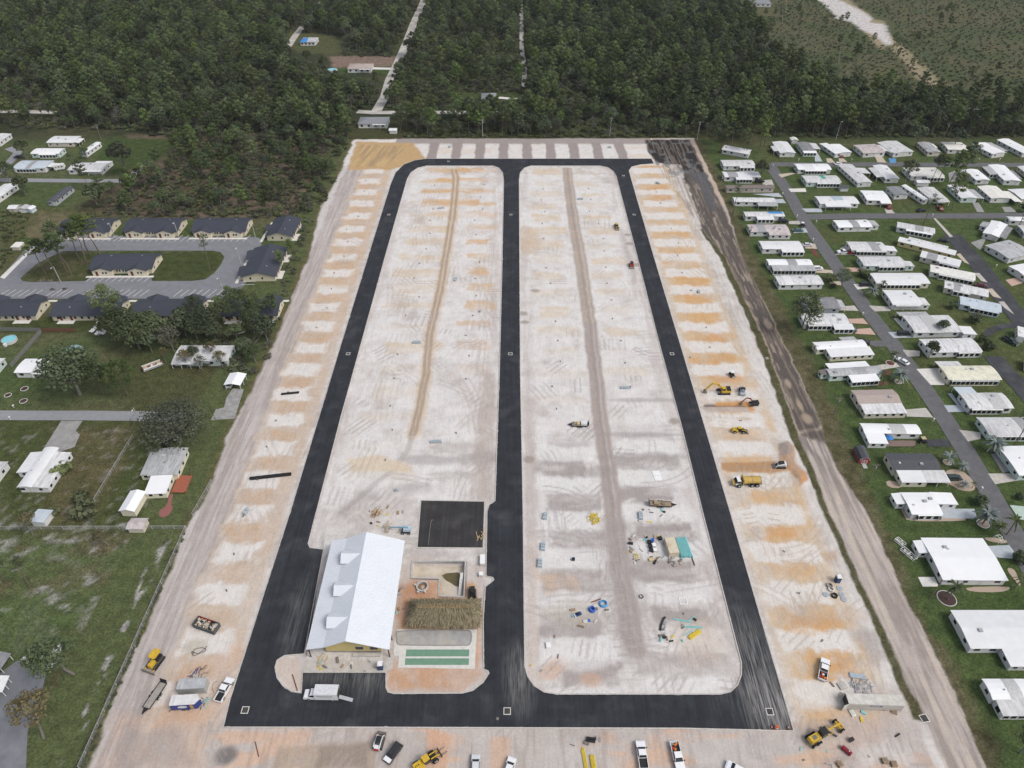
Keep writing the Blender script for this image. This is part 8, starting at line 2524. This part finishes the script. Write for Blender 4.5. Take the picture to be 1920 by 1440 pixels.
# cars at the homes
DK, SILV, RED, TEAL, GRN = (.02,.022,.026), (.55,.56,.58), (.22,.015,.02), (.08,.15,.17), (.03,.05,.05)
for q in (('dark suv beside the leafy tree on a pale drive', 1424, 342, 2, DK, True), ('dark suv behind the blue-tarp home', 1468, 417, 0, DK, True), ('teal sedan on the pale drive below the golf cart', 1496, 434, 0, TEAL, False),
          ('silver sedan at the red mulch path', 1513, 461, 5, SILV, False), ('white van at the end of the grey-porch home', 1532, 506, 2, WHITEC, True), ('white sedan parked on the north street', 1571, 309, 10, WHITEC, False),
          ('dark red car behind the white pickup', 1597, 476, 0, RED, True), ('dark red car in the carport of the L-shaped home', 1576, 294, 90, RED, False), ('red car before the white awning home', 1665, 390, 80, RED, False),
          ('dark car on the drive by the narrow trailer', 1727, 396, 15, DK, False), ('red car in the shade of the thin pine', 1762, 393, 85, RED, False), ('black car beside the cream-roofed home', 1760, 301, 10, DK, False),
          ('black suv on the white drive before the silver palm', 1621, 536, 4, DK, True), ('black suv on the blue drive before the wide grey home', 1693, 628, 2, DK, True), ('white sedan parked in the street by the silver palm', 1692, 680, 122, WHITEC, False),
          ('dark green suv on the pebble garden drive', 1786, 899, 2, GRN, True), ('dark car behind the cream-winged home', 1619, 643, -30, DK, False), ('dark sedan between the slanting homes', 1768, 453, -15, DK, False),
          ('maroon sedan at the fourth lane home', 1838, 537, -15, (.12,.03,.04), False), ('black car by the live oak and grey-roofed home', 316, 829, 70, DK, False), ('black car at the pale blue home', 36, 296, 10, DK, False),
          ('silver car in the white carport', 433, 722, 84, SILV, False)):
    car(q[0], q[1], q[2], q[3], q[4], q[5])
pickup('white pickup truck at the home with the dark screened front', 1581, 475, 182, group='cars parked at the homes')
pickup('dark green pickup truck beside the motorhome', 1893, 642, -60, GRN, group='cars parked at the homes')
pickup('teal pickup truck on the lower salmon drive', 1590, 621, 0, TEAL, group='cars parked at the homes')
def rv(label, px_, py_, deg, L_=7.5):
    e = thing('motorhome', label, 'motorhome', G(px_, py_), rad(deg), 'campers')
    m = paint((.70,.70,.68))
    MB().prism([(-L_/2, .5), (L_/2, .5), (L_/2 + .5, 1.3), (L_/2 + .1, 2.9), (L_/2 - .5, 3.1), (-L_/2 + .1, 3.1), (-L_/2, 2.9)], -1.2, 1.2, 'y').obj('body', m, e)
    B1(-1, .3, -.5, .5, 3.1, 3.35).obj('roof_unit', TRIM, e)
    for x in (-L_ * .3, 0, L_ * .3): window(e, x, -1.2, 2.0, .9, .7, '-y'); window(e, x, 1.2, 2.0, .9, .7, '+y')
    for x in (-L_ * .28, L_ * .35):
        for y in (-1.05, 1.05): wheel(e, x, y, .4, .28)
rv('white motorhome beside the curved black drive', 1908, 634, 62); rv('small pale camper at the bluish-roofed western home', 113, 318, 20, 5)
rv('white camper trailer cut by the east picture edge', 1925, 690, 60, 6)

# poles
POLEW = M('pole_wood', (.20,.165,.13), .95, .2, 3); POLEC = M('pole_concrete', (.42,.41,.39), .9)
def pole(label, px_, py_, h, m=POLEW, lamp=False, arm_=True, lean=0):
    e = thing('street_lamp' if lamp else 'utility_pole', label, 'lamp post' if lamp else 'utility pole', (*G2(px_, py_), 0), RND.uniform(-.2, .2), 'lamp posts' if lamp else 'utility poles')
    e.rotation_euler.y = lean
    MB().cyl((0, 0, -.2), (0, 0, h), .17, .10, 8).obj('pole', m, e)
    if lamp:
        MB().cyl((0, 0, h - .2), (0, -1.3, h + .1), .05, .05, 6).obj('arm', m, e); B1(-.2, .2, -1.8, -1.1, h + .02, h + .18).obj('lamp_head', M('lamp_pale', (.6,.6,.58)), e)
    elif arm_:
        B1(-1.1, 1.1, -.07, .07, h - .7, h - .55).obj('cross_arm', m, e)
        for x in (-1, -.4, .4, 1): MB().cyl((x, 0, h - .55), (x, 0, h - .35), .05, .05, 6).obj('insulator', STEEL, e)
        MB().cyl((.28, 0, h - 2.2), (.28, 0, h - 1.3), .2, .2, 10).obj('transformer', STEEL, e)
for q in (('utility pole behind the cream-winged home', 1517, 684, 9), ('utility pole in the long strip of grass above the deck home', 1562, 778, 8), ('utility pole at the red barn shed', 1628, 904, 8), ('dark utility pole at the corner of the very large house', 1743, 1123, 8.5),
          ('pale pole at the wood edge, first from the sand corner', 905, 258, 11, POLEC), ('pale pole at the wood edge behind the fifth pad', 1143, 258, 12, POLEC), ('pale pole at the wood edge above the mud', 1307, 262, 11, POLEC),
          ('pole beside the pink-stained home', 1402, 454, 8), ('pole at the mown field corner', 190, 262, 9), ('slanting pole in the brush land', 238, 388, 8, POLEC, False, False, -.25), ('pole at the wood edge behind the oak', 1768, 262, 10), ('pole at the mud track beside the brown-roofed home', 1350, 352, 7)):
    pole(*q)
for q in (('lamp post at the east stalls of the parking lot', 453, 498, 9), ('lamp post at the south corner of the parking lot', 421, 555, 9), ('lamp post before the north flats, western one', 216, 447, 8), ('lamp post before the north flats, middle one', 336, 446, 8), ('lamp post before the north flats, eastern one', 479, 446, 7),
          ('lamp post on the island of the parking lot, lower side', 115, 531, 8), ('tall lamp post behind the north row of homes', 1567, 262, 11), ('lamp post at the live oak', 262, 790, 6)):
    pole(*q, POLEC, True)

# chain fences along the western boundary
def fence(label, a, b, h=1.5, planks=False, m=None, step=3.0):
    A, B_ = Vector(G2(*a)), Vector(G2(*b))
    L_ = (B_ - A).length; d = (B_ - A).normalized()
    e = thing('wooden_fence' if planks else 'chain_fence', label, 'fence', (A.x, A.y, 0), math.atan2(d.y, d.x), 'yard fences')
    m = m or M('fence_steel', (.42,.43,.42), .6)
    n = max(2, int(L_ / step) + 1)
    me = B1(-.05, .05, -.05, .05, 0, h).mesh('post'); me.materials.append(m)
    for i in range(n): new_obj('post', me, e, (L_ * i / (n - 1), 0, 0))
    if planks:
        k = int(L_ / .3); pm = B1(-.135, .135, -.02, .02, .05, h).mesh('plank'); pm.materials.append(m)
        for i in range(k): new_obj('plank', pm, e, (.15 + L_ * i / k, -.08, 0))
    else:
        B1(0, L_, -.03, .03, h - .06, h).obj('rail', m, e)
        w = MB()
        for z in (.1, .4, .7, 1.0, 1.25): w.box(0, L_, -.012, .012, z, z + .022)
        w.obj('wire', m, e)
fence('chain fence between the west field and the haul track', (350,991), (150,1442))
fence('chain fence crossing below the western yards', (-5,993), (348,992))
fence('chain fence beside the red deck yard', (398,905), (362,968))
fence('brown plank fence behind the flats', (80,622), (143,622), 1.8, True, M('fence_brown', (.17,.085,.055), .9, .2, 3))
fence('grey plank fence behind the round pool', (-5,620), (78,622), 1.8, True, M('fence_grey', (.20,.20,.19), .9, .2, 3))
fence('grey plank fence slanting down from the corner', (79,624), (22,690), 1.8, True, M('fence_grey'))
fence('long chain fence edge in the brown yard', (250,820), (178,940), 1.2)

# pools, boat, wrecks, decks
def rpool(label, px_, py_, r):
    e = thing('round_pool', label, 'pool', G(px_, py_), 0, 'round garden pools')
    b = MB()
    for i in range(24):
        a0, a1 = 2 * math.pi * i / 24, 2 * math.pi * (i + 1) / 24
        P = lambda q, t, z: (q * math.cos(t), q * math.sin(t), z)
        b.add([P(r, a0, 0), P(r, a1, 0), P(r, a1, 1.2), P(r, a0, 1.2), P(r - .15, a0, 1.2), P(r - .15, a1, 1.2)], [(0, 1, 2, 3), (3, 2, 5, 4)])
    b.obj('wall', M('pool_wall', (.55,.56,.55)), e)
    MB().cyl((0, 0, .9), (0, 0, 1.08), r - .16, r - .16, 24).obj('water', M('pool_water', (.22,.55,.62), .1, .05, 1, spec=.5), e)
    B1(-.4, .4, -r - .9, -r - .05, 0, 1.1).obj('ladder', TRIM, e)
rpool('round pale blue pool by the grey fence', 19, 640, 2.6); rpool('round pale pool in the far clearing', 624, 133, 3.4)
def pontoon():
    e = thing('pontoon_boat', 'white pontoon boat with tan seats on the grass', 'boat', G(287, 689), rad(38))
    for y in (-.9, .9): MB().cyl((-3.4, y, .45), (3.0, y, .45), .32, .32, 10).cyl((3.0, y, .45), (3.7, y, .6), .32, .08, 10).obj('pontoon', STEEL, e)
    B1(-3.4, 3.4, -1.25, 1.25, .8, .92).obj('deck', M('boat_deck', (.22,.12,.09)), e)
    for y in (-1.22, 1.2): B1(-3.2, 3.2, y, y + .04, .92, 1.5).obj('rail', TRIM, e)
    for x, y in ((-2.4, .6), (-2.4, -.6), (.5, .8), (2.2, .7), (2.2, -.7)): B1(x - .6, x + .6, y - .35, y + .35, .92, 1.4).obj('seat', M('boat_seat', (.55,.47,.36)), e)
    B1(-.5, .1, -.9, -.3, .92, 1.7).obj('console', TRIM, e); B1(-3.8, -3.4, -.25, .25, .6, 1.5).obj('motor', BLACKP, e)
pontoon()
def crumple(label, px_, py_, n, sp, m, seed, name='wrecked_roof'):
    e = thing(name, label, 'wreckage', G(px_, py_), 0, 'wreckage')
    rs = random.Random(seed)
    for i in range(n):
        a, b = rs.uniform(.7, 1.8), rs.uniform(.4, .9)
        k = 6
        V, Fc = [], []
        for j in range(k + 1):
            z = rs.uniform(0, .5)
            V += [(-a + 2 * a * j / k, -b, z), (-a + 2 * a * j / k, b, z + rs.uniform(-.25, .25))]
        Fc = [(2*j, 2*j+2, 2*j+3, 2*j+1) for j in range(k)]
        MB().add(V, Fc).obj('metal_sheet', m, e, (rs.uniform(-sp, sp), rs.uniform(-sp * .6, sp * .6), rs.uniform(.1, 1.4)), (rs.uniform(-.5, .5), rs.uniform(-.3, .3), rs.uniform(0, 3)))
crumple('crumpled white roof sheets beside the wooden fence', 186, 624, 6, 3, ROOF['worn'], 1); crumple('collapsed white carport roof under the fallen treetop', 440, 628, 5, 3, ROOF['worn'], 2)
crumple('torn sheets on the wrecked home and tree', 385, 668, 9, 6, ROOF['worn'], 3); crumple('heap of white and teal wreckage at the old drive', 84, 1232, 10, 3.2, ROOF['worn'], 4, 'debris_heap')
def carport(label, A, B, w, m, h=2.5):
    a, b = G(*A, h), G(*B, h); L_ = (b - a).length; c = (a + b) / 2 + Vector((0, -w / 2, 0))
    e = thing('carport', label, 'carport', (c.x, c.y, 0), math.atan2(b.y - a.y, b.x - a.x), 'carports')
    roof_shell(L_ / 2, w / 2, h, .6, 'y', 2).obj('roof', m, e)
    for x in (-L_/2 + .2, L_/2 - .2):
        for y in (-w/2 + .2, 0, w/2 - .2): B1(-.06, .06, -.06, .06, 0, h).obj('post', TRIM, e, (x, y, 0))
carport('white gabled carport at the end of the cracked drive', (431,700), (460,701), 6, ROOF['bright'])
carport('dark framed carport at the west picture edge', (-28,1222), (16,1226), 7, ROOF['dgrey']); carport('white shelter roof at the west picture edge', (-20,1272), (17,1268), 3.6, ROOF['white'])
carport('green-blue roofed shelter behind the bright white flat-roofed home', (130,648), (152,650), 8, M('roof_teal', (.22,.34,.34), .5, .1, 1))
def deck(label, pts, m, h, n=12):
    P = W2(pts); c = Vector(P[0])
    e = thing('wood_deck', label, 'deck', (c.x, c.y, 0), 0, 'decks')
    a, b, d = Vector(P[0]), Vector(P[1]), Vector(P[3])
    for i in range(n):
        t0, t1 = i / n, (i + .94) / n
        q = [a + (d - a) * t0, b + (d - a) * t0, b + (d - a) * t1, a + (d - a) * t1]
        V = [(v.x - c.x, v.y - c.y, z) for z in (h - .06, h) for v in q]
        MB().add(V, [(3,2,1,0), (4,5,6,7), (0,1,5,4), (1,2,6,5), (2,3,7,6), (3,0,4,7)]).obj('plank', m, e)
    for v in (a, b, d, b + (d - a)): B1(-.08, .08, -.08, .08, 0, h + .9).obj('post', m, e, (v.x - c.x, v.y - c.y, 0))
deck('brick red deck beside the grey-roofed home', [(335,893),(361,894),(352,925),(322,925)], M('deck_red', (.34,.11,.065), .85, .15, 2), .5)
deck('brown deck in front of the bright white home', [(1655,827),(1717,827),(1724,838),(1652,838)], M('deck_brown', (.22,.16,.14), .85, .15, 2), .25, 9)
e = thing('umbrella', 'blue garden umbrella on the brown deck', 'umbrella', G(1664, 828)); MB().cyl((0, 0, .25), (0, 0, 2.1), .03, .03, 6).obj('pole', TRIM, e); MB().cyl((0, 0, 1.8), (0, 0, 2.35), 1.3, .03, 8).obj('canopy', M('umbrella_blue', (.04,.20,.50)), e)
sheet('footpath', [smooth_loop([(318,926),(326,926),(320,945),(325,952),(318,966),(305,971),(297,966),(300,956),(312,950)], 1)], M('red_path', (.27,.11,.095), .9, .15, 2), .05)
def ring_bed(label, px_, py_, r, m, plants=0):
    e = thing('ringed_bed', label, 'flower bed', G(px_, py_), 0, 'ringed flower beds')
    MB().ring((0, 0, .06), r, .11, 22, 5).obj('edging', CONCW, e)
    MB().cyl((0, 0, 0), (0, 0, .08), r, r, 20).obj('soil', m, e)
ring_bed('white-edged dark bed under the palm by the very large house', 1775, 1122, 2.3, M('dark_soil', (.06,.035,.03))); ring_bed('red mulch ring under the street palm', 1669, 681, 1.5, MULCH); ring_bed('pale ring under the large silver palm', 1684, 716, 1.2, PEBBLE)
ring_bed('brown ring bed on the western lawn, top one', 46, 729, 1.2, M('dark_soil')); ring_bed('brown ring bed on the western lawn, middle one', 15, 741, 1.1, M('dark_soil')); ring_bed('brown ring bed on the western lawn, lowest one', 44, 752, 1.2, M('dark_soil'))
ring_bed('pale ring under the lawn silver palm', 1776, 867, 1.2, PEBBLE); ring_bed('pale ring under the biggest silver palm', 1843, 982, 1.6, PEBBLE)
MBX = ('at the north street corner','at the two pale drives','above the blue-tarp home','below the pink-stained home','at the two salmon drives','beside the red mulch palm ring','at the tan shingle home','at the pebble garden','on the corner lawn','at the dark grey roofed home','at the patchy brown home','at the two-tone north home','at the east end of the north row','at the top of the white path','at the head of the black lane','along the black lane','on the lawn with ring beds','across from the ring beds')
for i, (a, b) in enumerate(((1449,312),(1467,366),(1494,407),(1524,452),(1617,591),(1676,673),(1749,790),(1839,919),(1530,418),(1497,302),(1596,302),(1835,301),(1874,301),(1748,406),(1835,460),(1867,501),(27,765),(20,787))):
    e = thing('mailbox', 'white mailbox post ' + MBX[i], 'mailbox', G(a, b), 0, 'mailboxes along the streets')
    B1(-.06, .06, -.06, .06, 0, 1.0).obj('post', TRIM, e); B1(-.16, .16, -.32, .32, 1.0, 1.32).obj('box', TRIM, e)
for i, (a, b) in enumerate(((78,511),(92,511),(125,527),(100,528))):
    e = thing('rubbish_pile', ('first', 'second', 'third', 'fourth')[i] + ' dark rubbish pile along the parking island edge', 'pile', G(a, b + 16), 0, 'rubbish at the island')
    for k in range(5): B1(-.5, .5, -.35, .35, 0, .5).obj('piece', DUSTY, e, (RND.uniform(-1.2, 1.2), RND.uniform(-.4, .4), 0), (0, 0, RND.uniform(0, 3)))
for i, (a, b, L_) in enumerate(((1687, 1018, 2.6), (1703, 1040, 4.2))):
    e = thing('raised_planter', ('short', 'long')[i] + ' white raised garden frame beside the very large house', 'garden frame', G(a, b), rad(-62), 'white garden frames')
    for y in (-.7, .7): B1(-L_/2, L_/2, y - .05, y + .05, .7, .8).obj('rail', TRIM, e); B1(-L_/2, L_/2, y - .05, y + .05, .1, .2).obj('rail', TRIM, e)
    for x in (-L_/2, 0, L_/2):
        B1(x - .05, x + .05, -.65, .65, .7, .8).obj('rail', TRIM, e)
        for y in (-.7, .7): B1(x - .06, x + .06, y - .06, y + .06, 0, .69).obj('post', TRIM, e)
    for k in range(7): B1(-.25, .25, -.2, .2, 0, .45).obj('planter', M('debris_white'), e, (RND.uniform(-.4, .4) * L_, RND.uniform(-.4, .4), 0), (0, 0, RND.uniform(0, 3)))
e = thing('garden_arch', 'white garden arch on the pebble bed at the street', 'arch', G(1868, 1015), rad(20), None)
for x in (-.5, .5): MB().tube([(x, -1, 0), (x, -.9, 1.6), (x, -.4, 2.2), (x, .4, 2.2), (x, .9, 1.6), (x, 1, 0)], .07, 5).obj('hoop', TRIM, e)
for y, z in ((-.9, 1.5), (-.4, 2.2), (.4, 2.2), (.9, 1.5)): B1(-.5, .5, y - .04, y + .04, z, z + .06).obj('bar', TRIM, e)
# ferns and brush along the yards and the fence
yard = []
ry = random.Random(9)
def strew(poly, n, kinds=('bush',), lo=.35, hi=.9):
    P = W2(poly); xs = [p[0] for p in P]; ys = [p[1] for p in P]; k = 0
    while k < n:
        x, y = ry.uniform(min(xs), max(xs)), ry.uniform(min(ys), max(ys))
        if inside((x, y), P): yard.append((x, y, ry.choice(kinds), ry.uniform(lo, hi))); k += 1
strew([(345,985),(355,985),(160,1440),(140,1440)], 150, ('bush', 'greybush'), .2, .45)
strew([(500,600),(572,415),(588,412),(520,610)], 60, ('bush', 'greybush'), .4, .9); strew([(400,625),(520,600),(500,700),(440,700)], 40, ('bush', 'greybush'), .5, 1.2)
strew([(0,390),(60,395),(40,460),(0,520)], 70, ('bush',), .4, 1.0); strew([(150,385),(590,398),(585,410),(140,412)], 130, ('bush', 'greybush'), .3, .8)
strew([(240,610),(420,610),(420,650),(230,660)], 60, ('bush', 'greybush'), .6, 1.3); strew([(330,640),(460,640),(460,690),(320,690)], 30, ('greybush',), .5, 1.0)
strew([(340,262),(655,262),(650,275),(330,275)], 60); strew([(760,252),(1290,252),(1290,258),(760,258)], 170, ('bush',), .5, 1.1); strew([(1440,252),(1920,252),(1920,257),(1440,257)], 120, ('bush',), .4, .9)
scatter('yard_undergrowth', yard, ['bush', 'greybush'], 'low weeds and brush along fences and the wood edge', 'undergrowth')
# ---------------------------------------------------------------- thin air between the lens and the woods
hz = B1(-9500, 9500, -3600, 6600, -6.2, 176).obj('haze')
hm = bpy.data.materials.new('haze_air'); hm.use_nodes = True
hm.node_tree.nodes.clear()
ho = hm.node_tree.nodes.new('ShaderNodeOutputMaterial'); hv = hm.node_tree.nodes.new('ShaderNodeVolumePrincipled')
hv.inputs['Color'].default_value = (.86, .92, 1.0, 1); hv.inputs['Density'].default_value = .00005
hm.node_tree.links.new(hv.outputs[0], ho.inputs['Volume'])
hz.data.materials.append(hm)
tag(hz, 'thin pale haze over the whole place', 'haze', kind='stuff')
